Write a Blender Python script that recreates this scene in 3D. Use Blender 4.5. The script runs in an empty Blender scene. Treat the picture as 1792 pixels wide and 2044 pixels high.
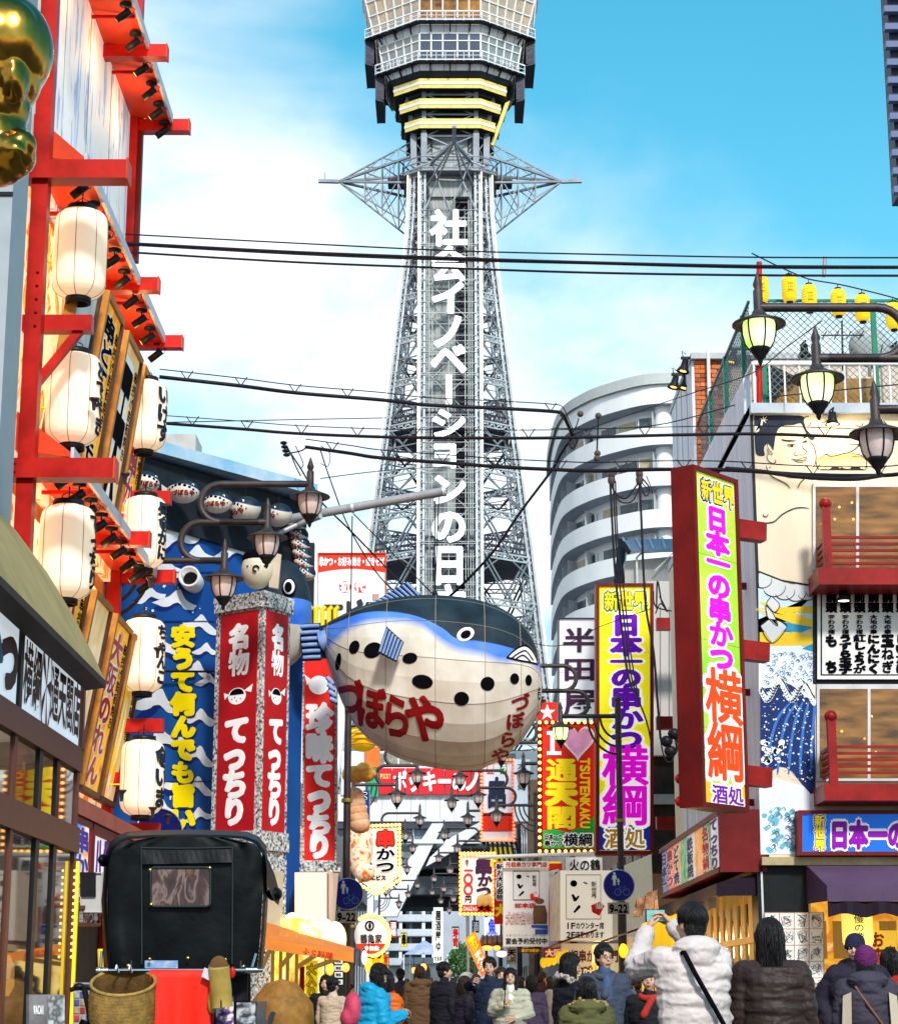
import bpy,bmesh,math,random
from mathutils import Vector,Matrix,noise
from math import sin,cos,tan,atan,atan2,pi,radians,sqrt,ceil,floor
random.seed(7)
SC=bpy.context.scene
F,CX,CY,EYE,PITCH=4004.0,896.0,1022.0,1.2,radians(13.5)
cam=bpy.data.objects.new('camera',bpy.data.cameras.new('camera'))
SC.collection.objects.link(cam);SC.camera=cam
cam.location=(0,0,EYE);cam.rotation_euler=(radians(90)+PITCH,0,0)
cam.data.sensor_fit='HORIZONTAL';cam.data.sensor_width=36;cam.data.lens=F/1792*36
cam.data.clip_start=0.1;cam.data.clip_end=6000
W=bpy.data.worlds.new('World');SC.world=W;W.use_nodes=True
SUN_EL,SUN_AZ=radians(38),radians(166)
def build_world():
 nt=W.node_tree;n=nt.nodes;L=nt.links;n.clear()
 out=n.new('ShaderNodeOutputWorld');bg=n.new('ShaderNodeBackground');bg.inputs[1].default_value=0.15
 sky=n.new('ShaderNodeTexSky');sky.sky_type='NISHITA';sky.sun_disc=False
 sky.sun_elevation=SUN_EL;sky.sun_rotation=SUN_AZ;sky.air_density=1.3;sky.dust_density=0.4;sky.ozone_density=2.0
 hs=n.new('ShaderNodeHueSaturation');hs.inputs['Saturation'].default_value=1.42;hs.inputs['Hue'].default_value=0.466;hs.inputs['Value'].default_value=1.12
 L.new(sky.outputs[0],hs.inputs['Color'])
 tc=n.new('ShaderNodeTexCoord')
 mp=n.new('ShaderNodeMapping');mp.inputs['Scale'].default_value=(1,1,1.7);mp.inputs['Location'].default_value=(0.02,0,0.05);L.new(tc.outputs['Generated'],mp.inputs[0])
 no=n.new('ShaderNodeTexNoise');no.inputs['Scale'].default_value=4.2;no.inputs['Detail'].default_value=6;no.inputs['Roughness'].default_value=0.46
 no.inputs['Distortion'].default_value=0.3
 L.new(mp.outputs[0],no.inputs[0])
 sp=n.new('ShaderNodeSeparateXYZ');L.new(tc.outputs['Generated'],sp.inputs[0])
 def m(op,a,b=None,c=None,clamp=False):
  q=n.new('ShaderNodeMath');q.operation=op;q.use_clamp=clamp
  for i,x in enumerate((a,b,c)):
   if x is None:continue
   if isinstance(x,(int,float)):q.inputs[i].default_value=x
   else:L.new(x,q.inputs[i])
  return q.outputs[0]
 g=m('ADD',m('MULTIPLY',sp.outputs[0],1.7),m('MULTIPLY',sp.outputs[2],1.6))
 d=m('SUBTRACT',m('ADD',m('MULTIPLY',no.outputs[0],3.0),-0.42),m('ADD',g,0.0))
 rp=n.new('ShaderNodeMapRange');rp.inputs[1].default_value=-0.12;rp.inputs[2].default_value=1.15;rp.interpolation_type='SMOOTHSTEP'
 L.new(d,rp.inputs[0])
 mx=n.new('ShaderNodeMix');mx.data_type='RGBA';L.new(rp.outputs[0],mx.inputs[0])
 L.new(hs.outputs[0],mx.inputs[6])
 n2=n.new('ShaderNodeTexNoise');n2.inputs['Scale'].default_value=7;n2.inputs['Detail'].default_value=9;n2.inputs['Roughness'].default_value=.6;L.new(mp.outputs[0],n2.inputs[0])
 cr=n.new('ShaderNodeValToRGB');cr.color_ramp.elements[0].position=.36;cr.color_ramp.elements[1].position=.58
 cr.color_ramp.elements[0].color=(3.0,4.7,5.9,1);cr.color_ramp.elements[1].color=(7.0,7.15,7.3,1)
 L.new(n2.outputs[0],cr.inputs[0]);L.new(cr.outputs[0],mx.inputs[7])
 L.new(mx.outputs[2],bg.inputs[0]);L.new(bg.outputs[0],out.inputs[0])
build_world()
sl=bpy.data.lights.new('sun','SUN');sl.energy=3.4;sl.angle=radians(7);sl.color=(1,.95,.88)
sun=bpy.data.objects.new('sun',sl);SC.collection.objects.link(sun)
sd=Vector((sin(SUN_AZ)*cos(SUN_EL),cos(SUN_AZ)*cos(SUN_EL),sin(SUN_EL)))
sun.rotation_euler=sd.to_track_quat('Z','Y').to_euler();sun.location=(20,-30,60)
SC.view_settings.view_transform='Standard';SC.view_settings.look='None';SC.view_settings.gamma=1
SC.view_settings.exposure=0.28;SC.view_settings.use_curve_mapping=False
SC.cycles.max_bounces=6;SC.cycles.transparent_max_bounces=8;SC.cycles.use_denoising=True
SP,CP=sin(PITCH),cos(PITCH)
def ray(px,py):
 u=(px-CX)/F;v=(CY-py)/F
 return Vector((u,CP-v*SP,SP+v*CP))
def at(px,py,Y):
 d=ray(px,py);t=Y/d.y
 return Vector((t*d.x,Y,EYE+t*d.z))
def atX(px,py,X):
 d=ray(px,py);t=X/d.x
 return Vector((X,t*d.y,EYE+t*d.z))
def atZ(px,py,z):
 d=ray(px,py);t=(z-EYE)/d.z
 return Vector((t*d.x,t*d.y,z))
V=Vector
class MB:
 def __init__(s):s.v=[];s.f=[];s.m=[];s.sm=[]
 def add(s,vs,fs,mi=0,smooth=False):
  k=len(s.v);s.v.extend(vs)
  for f in fs:s.f.append([i+k for i in f]);s.m.append(mi);s.sm.append(smooth)
  return s
 def quad(s,a,b,c,d,mi=0):return s.add([a,b,c,d],[(0,1,2,3)],mi)
 def poly(s,pts,mi=0):return s.add(list(pts),[tuple(range(len(pts)))],mi)
 def box(s,lo,hi,mi=0):
  (x0,y0,z0),(x1,y1,z1)=lo,hi
  if x0>x1:x0,x1=x1,x0
  if y0>y1:y0,y1=y1,y0
  if z0>z1:z0,z1=z1,z0
  return s.add([V(p)for p in((x0,y0,z0),(x1,y0,z0),(x1,y1,z0),(x0,y1,z0),(x0,y0,z1),(x1,y0,z1),(x1,y1,z1),(x0,y1,z1))],[(3,2,1,0),(4,5,6,7),(0,1,5,4),(1,2,6,5),(2,3,7,6),(3,0,4,7)],mi)
 def hexa(s,a,b,mi=0):
  "two quads (4 pts each) joined into a solid"
  return s.add([V(p)for p in list(a)+list(b)],[(3,2,1,0),(4,5,6,7),(0,1,5,4),(1,2,6,5),(2,3,7,6),(3,0,4,7)],mi)
 def bar(s,p,q,w,h=None,up=(0,0,1),mi=0):
  p=V(p);q=V(q);h=w if h is None else h;d=(q-p).normalized();u=V(up)
  if abs(d.dot(u))>.98:u=V((0,1,0))
  a=d.cross(u).normalized()*w/2;b=a.cross(d).normalized()*h/2
  return s.hexa([p-a-b,p+a-b,p+a+b,p-a+b],[q-a-b,q+a-b,q+a+b,q-a+b],mi)
 def tube(s,pts,r,n=8,cap=True,mi=0,smooth=True):
  pts=[V(p)for p in pts];k=len(pts);rs=r if isinstance(r,(list,tuple))else[r]*k
  vs=[];fs=[];prev=None
  for i,p in enumerate(pts):
   d=(pts[min(i+1,k-1)]-pts[max(i-1,0)]).normalized()
   if prev is None:
    u=V((0,0,1))if abs(d.z)<.9 else V((1,0,0));a=d.cross(u).normalized()
   else:a=(prev-d*prev.dot(d)).normalized()
   prev=a;b=d.cross(a)
   for j in range(n):
    t=2*pi*j/n;vs.append(p+(a*cos(t)+b*sin(t))*rs[i])
  for i in range(k-1):
   for j in range(n):
    j2=(j+1)%n;fs.append((i*n+j,i*n+j2,(i+1)*n+j2,(i+1)*n+j))
  s.add(vs,fs,mi,smooth)
  if cap:s.add([v.copy()for v in vs[:n]],[tuple(range(n))][::1],mi);s.add([v.copy()for v in vs[-n:]],[tuple(reversed(range(n)))],mi)
  return s
 def lathe(s,prof,c=(0,0,0),n=16,M=None,mi=0,smooth=True,a0=0,a1=2*pi):
  c=V(c);vs=[];fs=[];full=abs(a1-a0-2*pi)<1e-6;m=n if full else n+1
  for r,z in prof:
   for j in range(m):
    t=a0+(a1-a0)*j/n;p=V((r*cos(t),r*sin(t),z));vs.append((M@p if M else p)+c)
  for i in range(len(prof)-1):
   for j in range(n):
    j2=(j+1)%m;fs.append((i*m+j,i*m+j2,(i+1)*m+j2,(i+1)*m+j))
  return s.add(vs,fs,mi,smooth)
 def ball(s,c,r,n=12,k=8,mi=0,M=None):
  r=r if isinstance(r,(tuple,list))else(r,r,r);c=V(c);vs=[];fs=[]
  for i in range(k+1):
   th=pi*i/k
   for j in range(n):
    ph=2*pi*j/n;p=V((r[0]*sin(th)*cos(ph),r[1]*sin(th)*sin(ph),r[2]*cos(th)))
    vs.append((M@p if M else p)+c)
  for i in range(k):
   for j in range(n):fs.append((i*n+j,(i+1)*n+j,(i+1)*n+(j+1)%n,i*n+(j+1)%n))
  return s.add(vs,fs,mi,True)
 def prism(s,pts,d,mi=0):
  "closed outline extruded by vector d (front is pts)"
  pts=[V(p)for p in pts];n=len(pts);d=V(d)
  s.add(pts,[tuple(range(n))],mi);s.add([p+d for p in pts],[tuple(reversed(range(n)))],mi)
  vs=pts+[p+d for p in pts]
  return s.add([v.copy()for v in vs],[(i,i+n,(i+1)%n+n,(i+1)%n)for i in range(n)],mi)
 def build(s,name,mat,parent=None,label=None,off=None,kind=None):
  me=bpy.data.meshes.new(name)
  o0=V(off)if off is not None else(ORG.get(parent.name,V((0,0,0)))if parent else V((0,0,0)))
  me.from_pydata([tuple(V(v)-o0)for v in s.v],[],s.f)
  mats=mat if isinstance(mat,(list,tuple))else[mat]
  for m_ in mats:me.materials.append(m_)
  me.polygons.foreach_set('material_index',s.m);me.polygons.foreach_set('use_smooth',s.sm)
  me.update()
  o=link(name,me,parent,label,kind,o0 if parent is None else None)
  if parent:ORG[o.name]=V((0,0,0))if off is not None else o0
  else:ORG[o.name]=V((0,0,0))if off is None else V(off)
  return o
ORG={}
def link(name,me,parent=None,label=None,kind=None,loc=None):
 o=bpy.data.objects.new(name,me);SC.collection.objects.link(o)
 if parent:o.parent=parent
 if loc is not None:o.location=loc
 if label:o['label']=label
 if kind:o['kind']=kind
 return o
def thing(name,label,cat,loc=(0,0,0),group=None,world=True):
 "an Empty at the base; with world=True its parts are given in world coordinates"
 o=bpy.data.objects.new(name,None);SC.collection.objects.link(o);o.empty_display_size=.2
 o.location=loc;o['label']=label;o['category']=cat
 if group:o['group']=group
 ORG[o.name]=V(loc)if world else V((0,0,0))
 return o
def tag(o,label,cat,group=None):
 o['label']=label;o['category']=cat
 if group:o['group']=group
 return o
def dup(root,loc,rz=None,label=None,scale=None,mirror=False):
 def cp(o,par):
  c=o.copy();SC.collection.objects.link(c)
  if par is not None:c.parent=par
  for ch in KIDS.get(o.name,[]):cp(ch,c)
  return c
 def walk(o):
  KIDS[o.name]=[x for x in o.children]
  for x in o.children:walk(x)
 if root.name not in KIDS:walk(root)
 r=cp(root,None);r.location=loc
 if rz is not None:r.rotation_euler=(0,0,rz)
 if scale:r.scale=scale if isinstance(scale,(tuple,list))else(scale,)*3
 if label:r['label']=label
 return r
KIDS={}
MATS={}
def mat(name,col,rough=.6,metal=0,emit=0,ecol=None,var=.12,vs=3.0,bump=.0,bs=40,alpha=None,trans=0,spec=None,coat=0,kind='noise',col2=None,stretch=None):
 if name in MATS:return MATS[name]
 m=bpy.data.materials.new(name);m.use_nodes=True;MATS[name]=m
 nt=m.node_tree;n=nt.nodes;L=nt.links;b=n['Principled BSDF']
 b.inputs['Roughness'].default_value=rough;b.inputs['Metallic'].default_value=metal
 if coat:b.inputs['Coat Weight'].default_value=coat
 b.inputs['Specular IOR Level'].default_value=(.5 if metal or rough<.3 else .18)if spec is None else spec
 if trans:b.inputs['Transmission Weight'].default_value=trans
 if alpha is not None:b.inputs['Alpha'].default_value=alpha
 c=(*col,1);tc=n.new('ShaderNodeTexCoord');src=tc.outputs['Object']
 if stretch:
  mp=n.new('ShaderNodeMapping');mp.inputs['Scale'].default_value=stretch;L.new(src,mp.inputs[0]);src=mp.outputs[0]
 if var or col2:
  no=n.new('ShaderNodeTexNoise');no.inputs['Scale'].default_value=vs;no.inputs['Detail'].default_value=6;no.inputs['Roughness'].default_value=.65
  L.new(src,no.inputs[0])
  cr=n.new('ShaderNodeValToRGB');e=cr.color_ramp.elements;e[0].position=.3;e[1].position=.7
  d=col2 if col2 else tuple(x*(1-var*1.6)for x in col)
  e[0].color=(*d,1);e[1].color=(*(col if col2 else tuple(min(1,x*(1+var*.5))for x in col)),1)
  L.new(no.outputs[0],cr.inputs[0]);L.new(cr.outputs[0],b.inputs['Base Color'])
  mr=n.new('ShaderNodeMapRange');mr.inputs[3].default_value=max(0,rough-.1);mr.inputs[4].default_value=min(1,rough+.12)
  L.new(no.outputs[0],mr.inputs[0]);L.new(mr.outputs[0],b.inputs['Roughness'])
  if emit:
   L.new(cr.outputs[0],b.inputs['Emission Color'])
 else:b.inputs['Base Color'].default_value=c
 if emit:
  if ecol or not(var or col2):
   for l in list(b.inputs['Emission Color'].links):nt.links.remove(l)
   b.inputs['Emission Color'].default_value=(*(ecol or col),1)
  b.inputs['Emission Strength'].default_value=emit
 if bump:
  nb=n.new('ShaderNodeTexNoise');nb.inputs['Scale'].default_value=bs;nb.inputs['Detail'].default_value=4;L.new(src,nb.inputs[0])
  bp=n.new('ShaderNodeBump');bp.inputs['Strength'].default_value=bump;bp.inputs['Distance'].default_value=.02;L.new(nb.outputs[0],bp.inputs['Height']);L.new(bp.outputs[0],b.inputs['Normal'])
 return m
def ramp_mat(name,stops,scale=4,detail=6,rough=.6,emit=0,stretch=None,dist=0,const=False,tex='noise',bump=0):
 if name in MATS:return MATS[name]
 m=mat(name,(.5,.5,.5),rough=rough,var=0);nt=m.node_tree;n=nt.nodes;L=nt.links;b=n['Principled BSDF']
 tc=n.new('ShaderNodeTexCoord');mp=n.new('ShaderNodeMapping');L.new(tc.outputs['Object'],mp.inputs[0])
 if stretch:mp.inputs['Scale'].default_value=stretch
 if tex=='voronoi':
  t=n.new('ShaderNodeTexVoronoi');t.inputs['Scale'].default_value=scale
 else:
  t=n.new('ShaderNodeTexNoise');t.inputs['Scale'].default_value=scale;t.inputs['Detail'].default_value=detail;t.inputs['Distortion'].default_value=dist
 L.new(mp.outputs[0],t.inputs[0])
 cr=n.new('ShaderNodeValToRGB');
 if const:cr.color_ramp.interpolation='CONSTANT'
 e=cr.color_ramp.elements
 while len(e)<len(stops):e.new(.5)
 for i,(p,c)in enumerate(stops):e[i].position=p;e[i].color=(*c,1)
 L.new(t.outputs[0],cr.inputs[0]);L.new(cr.outputs[0],b.inputs['Base Color'])
 if emit:L.new(cr.outputs[0],b.inputs['Emission Color']);b.inputs['Emission Strength'].default_value=emit
 if bump:
  bp=n.new('ShaderNodeBump');bp.inputs['Strength'].default_value=bump;bp.inputs['Distance'].default_value=.02;L.new(t.outputs[0],bp.inputs['Height']);L.new(bp.outputs[0],b.inputs['Normal'])
 return m
RED=mat('red_paint',(.58,.014,.008),.38,var=.3,vs=1.5)
RED2=mat('crimson_paint',(.30,.010,.008),.4,var=.3,vs=2)
REDL=mat('red_hood_paint',(.75,.06,.015),.42,var=.2,vs=1.2)
DRED=mat('dark_red_paint',(.17,.008,.008),.45,var=.25,vs=2)
WHT=mat('white_paint',(.78,.78,.78),.5,var=.06)
BLK=mat('black_metal',(.012,.012,.014),.4,var=.2)
GRY=mat('grey_steel',(.32,.33,.34),.45,metal=.3,var=.15)
LGR=mat('light_steel',(.55,.57,.57),.45,metal=.2,var=.15,vs=.8)
LAMPM=mat('lamp_brown_iron',(.055,.04,.042),.5,metal=.3,var=.3,vs=6,bump=.15,bs=60)
YEL=mat('yellow_letter',(.9,.66,.01),.45,var=0,emit=.14)  # small emission added so the yellow does not turn olive in shade
WL=mat('white_letter',(.9,.9,.9),.5,var=0,emit=.1)  # faint glow put into the white to keep shaded lettering bright
KL=mat('black_letter',(.004,.004,.006),.9,var=0,spec=.02)
RL=mat('red_letter',(.6,.01,.01),.5,var=0)
WARM=mat('warm_bulb',(1,.7,.2),.4,emit=2.6,ecol=(1,.50,.10),var=0)
BULBW=mat('white_bulb',(1,.95,.85),.4,emit=6,ecol=(1,.93,.8),var=0)
GLASSD=mat('dark_glass',(.02,.03,.035),.06,var=.3,vs=1,spec=.9)
GL={}
TMP=bpy.data.scenes.new('scratch')
def evald(o):
 vl=TMP.view_layers[0];vl.update();return bpy.data.meshes.new_from_object(o.evaluated_get(vl.depsgraph))
def glyph(s,off=0.0):
 k=(s,off)
 if k not in GL:
  c=bpy.data.curves.new('t','FONT');c.body=s;c.size=1;c.offset=off;c.resolution_u=3
  o=bpy.data.objects.new('t',c);TMP.collection.objects.link(o);me=evald(o)
  GL[k]=([v.co.copy()for v in me.vertices],[tuple(p.vertices)for p in me.polygons])
  bpy.data.objects.remove(o);bpy.data.meshes.remove(me);bpy.data.curves.remove(c)
 return GL[k]
class Frame:
 "a flat rectangle given by three or four corners; p(u, v, d): u to the right, v down, d towards the viewer"
 def __init__(s,TL,TR,BL,BR=None):
  s.TL,s.TR,s.BL=V(TL),V(TR),V(BL);s.BR=V(BR)if BR is not None else s.TR+s.BL-s.TL
  s.w=(s.TR-s.TL).length;s.h=(s.BL-s.TL).length
  s.N=(s.BL-s.TL).cross(s.TR-s.TL).normalized()*1.0
  s.N=(s.BR-s.TL).cross(s.TR-s.BL).normalized()
  if s.N.dot(V((0,0,EYE))-s.TL)<0:s.N=-s.N
  s.N*=min(3,max(1,s.TL.y/28))
 def p(s,u,v,d=0):
  return s.TL*(1-u)*(1-v)+s.TR*u*(1-v)+s.BL*(1-u)*v+s.BR*u*v+s.N*d
 def slab(s,mb,u0,v0,u1,v1,d0,d1,mi=0):
  q=lambda d:[s.p(u0,v0,d),s.p(u1,v0,d),s.p(u1,v1,d),s.p(u0,v1,d)]
  return mb.hexa(q(d0),q(d1),mi)
def lay(fr,mb,s,rect,bold=.02,d=.01,vert=True,skew=0,cells=None,fill=1.0,rot=0,mi=0,off=.008,ring=8):
 "lays characters of s into rect=(u0,v0,u1,v1) of the frame, dilated by bold (in em)"
 u0,v0,u1,v1=rect;n=len(s)
 if cells is None:cells=[1]*n
 b0=bold
 tot=float(sum(cells));acc=0
 for i,ch in enumerate(s):
  a,b=acc/tot,(acc+cells[i])/tot;acc+=cells[i]
  if ch==' ' or ch=='\u3000':continue
  if vert:cu0,cu1,cv0,cv1=u0,u1,v0+(v1-v0)*a,v0+(v1-v0)*b
  else:cu0,cu1,cv0,cv1=u0+(u1-u0)*a,u0+(u1-u0)*b,v0,v1
  vs,fs=glyph(ch,off if b0 else 0)
  if not vs:continue
  nv=len(glyph(ch,0)[0]);bold=b0 if b0>.088 else b0*max(.36,min(1,1.6-nv/75));rings=[(0,0)]+([(bold*cos(2*pi*j/ring),bold*sin(2*pi*j/ring))for j in range(ring)]if bold>0 else[])
  if bold>.06:rings+=[(bold*.5*cos(2*pi*j/6),bold*.5*sin(2*pi*j/6))for j in range(6)]
  if ord(ch)<0x2000:
   xs=[q.x for q in vs];x0,x1=min(xs),max(xs);em=lambda q:((q.x-x0)/(x1-x0)*.86+.07 if(x1-x0)>.2 else(q.x-x0)/.5+.3,(.74-q.y)/.82+.05)
  else:em=lambda q:(q.x,.88-q.y)
  for k,(dx,dy)in enumerate(rings):
   out=[]
   for q in vs:
    x,y=em(q);x+=dx;y+=dy
    if rot:x,y=(x-.5)*cos(rot)-(y-.5)*sin(rot)+.5,(x-.5)*sin(rot)+(y-.5)*cos(rot)+.5
    x=.5+(x-.5)*fill;y=.5+(y-.5)*fill
    x+=skew*(.5-y)
    out.append(fr.p(cu0+(cu1-cu0)*x,cv0+(cv1-cv0)*y,d+k*.00035))
   mb.add(out,fs,mi)
 return mb
def letters(fr,par,mat_,items,name='lettering',**kw):
 mb=MB()
 for it in items:
  k=dict(kw);
  if len(it)>2:k.update(it[2])
  lay(fr,mb,it[0],it[1],**k)
 return mb.build(name,mat_,par)
def spline(pts,n=6):
 "Catmull-Rom through pts"
 out=[];P=[pts[0]]+list(pts)+[pts[-1]]
 for i in range(1,len(P)-2):
  for k in range(n):
   t=k/n;o=[]
   for a,b,c,d in zip(P[i-1],P[i],P[i+1],P[i+2]):
    o.append(.5*(2*b+(c-a)*t+(2*a-5*b+4*c-d)*t*t+(-a+3*b-3*c+d)*t**3))
   out.append(tuple(o))
 out.append(tuple(pts[-1]));return out
def remesh(mb,vox,smooth=2,name='m'):
 "voxel-joins overlapping closed shapes into one continuous skin; returns verts, faces"
 me=bpy.data.meshes.new('t');me.from_pydata([tuple(v)for v in mb.v],[],mb.f)
 bm=bmesh.new();bm.from_mesh(me);bmesh.ops.remove_doubles(bm,verts=bm.verts,dist=1e-5);bmesh.ops.recalc_face_normals(bm,faces=bm.faces);bm.to_mesh(me);bm.free()
 o=bpy.data.objects.new('t',me);TMP.collection.objects.link(o)
 r=o.modifiers.new('r','REMESH');r.mode='VOXEL';r.voxel_size=vox;r.use_smooth_shade=True
 if smooth:q=o.modifiers.new('s','SMOOTH');q.iterations=smooth;q.factor=.5
 m2=evald(o)
 res=([v.co.copy()for v in m2.vertices],[tuple(p.vertices)for p in m2.polygons])
 bpy.data.objects.remove(o);bpy.data.meshes.remove(me);bpy.data.meshes.remove(m2)
 return res
# ================================================================ ground
mb=MB().box((-1500,-400,-1),(1500,4500,-.004));mb.build('ground',mat('asphalt',(.06,.06,.062),.85,bump=.3,bs=30),kind='structure')
mb=MB().quad((-3.4,-20,.004),(3.4,-20,.004),(3.4,150,.004),(-3.4,150,.004));mb.build('road',mat('worn_asphalt',(.085,.08,.078),.8,bump=.3,bs=25,col2=(.06,.06,.06)),kind='structure')
PAVE=mat('paving_stone',(.3,.27,.24),.8,bump=.3,bs=30)
for x0,x1 in((-5.1,-3.4),(3.4,4.6)):
 o=MB().box((x0,-20,-.02),(x1,150,.12)).build('pavement',PAVE,kind='structure')
 stone=MB().box((0,0,0),(.58,.58,.02)).build('paving_slab',PAVE,o);k=0
 for i in range(2):
  for j in range(70):
   if k==0 and i==0:s_=stone
   else:s_=stone.copy();SC.collection.objects.link(s_)
   s_.location=(x0+.02+i*.6,10+j*.6,.118+.003*((i*7+j*5)%3));k+=1
# ================================================================ the tower
YT,XT=175.0,.1
def oct_(a,h,z,k=.75):
 b=h+k*(a-h)
 return[V((XT+x,YT+y,z))for x,y in((-h,-b),(h,-b),(a,-h),(a,h),(h,b),(-h,b),(-a,h),(-a,-h))]
def front_y(a,h,k=.75):return YT-(h+k*(a-h))
def zf(py,a,h=2.8):return at(896,py,front_y(a,h)).z
def side(W,py,h=2.5):
 p=at(896-W,py,YT-h);return abs(p.x),p.z
tower=thing('observation_tower','tall steel lattice tower with octagonal glazed observation deck and white vertical lettering','tower',(XT,YT,0))
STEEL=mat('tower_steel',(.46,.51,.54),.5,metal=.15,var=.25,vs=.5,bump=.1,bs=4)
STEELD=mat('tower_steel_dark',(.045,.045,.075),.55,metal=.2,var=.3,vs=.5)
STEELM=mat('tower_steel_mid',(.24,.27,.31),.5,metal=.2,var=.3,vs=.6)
TWHITE=mat('tower_white_cladding',(.80,.82,.86),.5,var=.14,vs=.5,stretch=(1,1,.3))
GOLD=mat('yellow_neon_housing',(.74,.60,.17),.4,emit=.08,ecol=(1,.75,.2),var=.18,vs=2)
NEON=mat('neon_tube',(.95,.88,.68),.4,emit=.6,ecol=(1,.88,.6),var=0)
prof=[side(W,p)for p,W in((345,75),(426,77),(510,84),(591,94),(677,104.5),(763,114.5),(852,125),(944,138),(1030,149),(1114,160),(1207,171),(1299,182),(1390,194),(1480,207),(1570,221),(1660,236))]
def a_at(z):
 for(a0,z0),(a1,z1)in zip(prof,prof[1:]):
  if z1<=z<=z0:return a1+(a0-a1)*(z-z1)/(z0-z1)
 return prof[-1][0]if z<prof[-1][1]else prof[0][0]
lev=[oct_(a,2.5,z)for a,z in prof]
for c in range(8):
 m=MB();n_=MB();lc=MB()
 ctr=V((XT,YT,0))
 for L0,L1 in zip(lev,lev[1:]):
  p,q=L0[c],L1[c];e=V((.2,0,0));m.bar(p-e,q-e,.2,.45,up=(0,1,0));m.bar(p+e,q+e,.2,.45,up=(0,1,0));lc.bar(p+V((0,.15,0)),q+V((0,.15,0)),.25,.1,up=(0,1,0))
  for i in range(9):a_=p.lerp(q,(i+.5)/9);m.bar(a_-e,a_+e+(q-p)/12*(-1)**i,.08,.1)
  r_=(p-ctr);r_.z=0;r_.normalize()
  s_=V((r_.x if abs(r_.x)>.3 else(1 if r_.x>0 else-1)*.2,-.5 if r_.y<0 else .5,0)).normalized()*.48
  n_.tube([p+s_,q+s_],.085,5)
  w_=V((-r_.x,-r_.y,0))*.95
  lc.bar(p+w_,q+w_,.16,.16)
  k=7
  for i in range(k):
   lc.bar(p.lerp(q,i/k)+(w_ if i%2 else w_*0),p.lerp(q,(i+1)/k)+(w_*0 if i%2 else w_),.09,.07)
   if i%2:lc.bar(p.lerp(q,i/k)+w_,p.lerp(q,i/k),.1,.1)
 m.build('leg',STEEL,tower);n_.build('neon_tube',NEON,tower,label='cream neon tube running up the leg edge')
 lc.build('leg_lacing',STEELM,tower,kind='stuff')
def truss(mb,p,q,h=.55,w=.12,k=8,dn=V((0,0,-1))):
 d=dn*h
 mb.bar(p,q,w*1.3,w);mb.bar(p+d,q+d,w*1.3,w)
 for i in range(k):
  a,b=p.lerp(q,i/k),p.lerp(q,(i+1)/k)
  mb.bar(a+(d if i%2 else d*0),b+(d*0 if i%2 else d),w*.7,w*.7)
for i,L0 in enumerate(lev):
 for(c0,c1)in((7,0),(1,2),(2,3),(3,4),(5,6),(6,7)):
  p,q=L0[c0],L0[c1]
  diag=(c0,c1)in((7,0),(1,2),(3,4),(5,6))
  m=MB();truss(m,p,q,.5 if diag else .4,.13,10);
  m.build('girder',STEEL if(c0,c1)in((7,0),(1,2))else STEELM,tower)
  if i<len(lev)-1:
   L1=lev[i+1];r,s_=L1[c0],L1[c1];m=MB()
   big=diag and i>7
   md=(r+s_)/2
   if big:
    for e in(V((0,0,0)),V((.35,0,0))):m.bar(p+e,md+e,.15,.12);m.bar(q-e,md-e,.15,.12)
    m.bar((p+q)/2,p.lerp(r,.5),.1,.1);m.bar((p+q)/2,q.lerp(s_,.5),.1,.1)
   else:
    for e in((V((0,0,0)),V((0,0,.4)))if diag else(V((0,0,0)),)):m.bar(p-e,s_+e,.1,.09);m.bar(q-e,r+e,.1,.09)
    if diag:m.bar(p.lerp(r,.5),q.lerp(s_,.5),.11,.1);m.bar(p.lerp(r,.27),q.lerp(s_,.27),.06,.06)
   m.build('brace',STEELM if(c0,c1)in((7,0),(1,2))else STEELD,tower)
m=MB()
for i in range(1,len(lev)-1):
 for t in(.45,):
  a=a_at(prof[i][1]);z=prof[i][1]*(1-t)+prof[i+1][1]*t;a=a_at(z)*.82
  for sx in(-1,1):
   for y in(-2.2,2.2):truss(m,V((XT+sx*2.6,YT+y,z)),V((XT+sx*a,YT+y,z)),.35,.09,7)
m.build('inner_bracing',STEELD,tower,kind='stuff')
for py,W in((866,118),(1130,155)):
 a,z=side(W,py);m=MB();o_=oct_(a,2.4,z);i_=oct_(2.75,1.4,z)
 for k in range(8):m.hexa([o_[k],o_[(k+1)%8],i_[(k+1)%8],i_[k]],[v+V((0,0,.5))for v in(o_[k],o_[(k+1)%8],i_[(k+1)%8],i_[k])])
 m.build('deck',STEELD,tower)
 m=MB()
 for dz in(.9,1.4,1.9):
  for k in range(8):m.bar(o_[k]+V((0,0,dz)),o_[(k+1)%8]+V((0,0,dz)),.12,.16)
 for k in range(8):
  for j in range(14):
   p=o_[k].lerp(o_[(k+1)%8],j/14);m.bar(p+V((0,0,.5)),p+V((0,0,1.9)),.09)
 m.build('deck_railing',STEELD,tower)
ZT0,ZT1=20.0,zf(260,4.5)
CORR=ramp_mat('corrugated_sheet',[(.35,(.26,.28,.28)),(.65,(.42,.45,.44))],scale=1.2,stretch=(7,.5,.06),rough=.5,bump=.3)
m=MB()
for i in range(26):
 x=XT-2.15+i*.165;d=.05 if i%2 else 0
 if 15<i<23:continue
 m.box((x,YT-2.1-d,ZT0),(x+.165,YT+2,ZT1))
m.build('lift_shaft',CORR,tower)
m=MB();z=ZT0
while z<ZT1:
 m.box((XT+.32,YT-2.1,z),(XT+1.64,YT-1.9,z+.13));m.bar((XT+.33,YT-2,z),(XT+1.6,YT-1.7,z+1.6),.09);z+=.8
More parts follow.
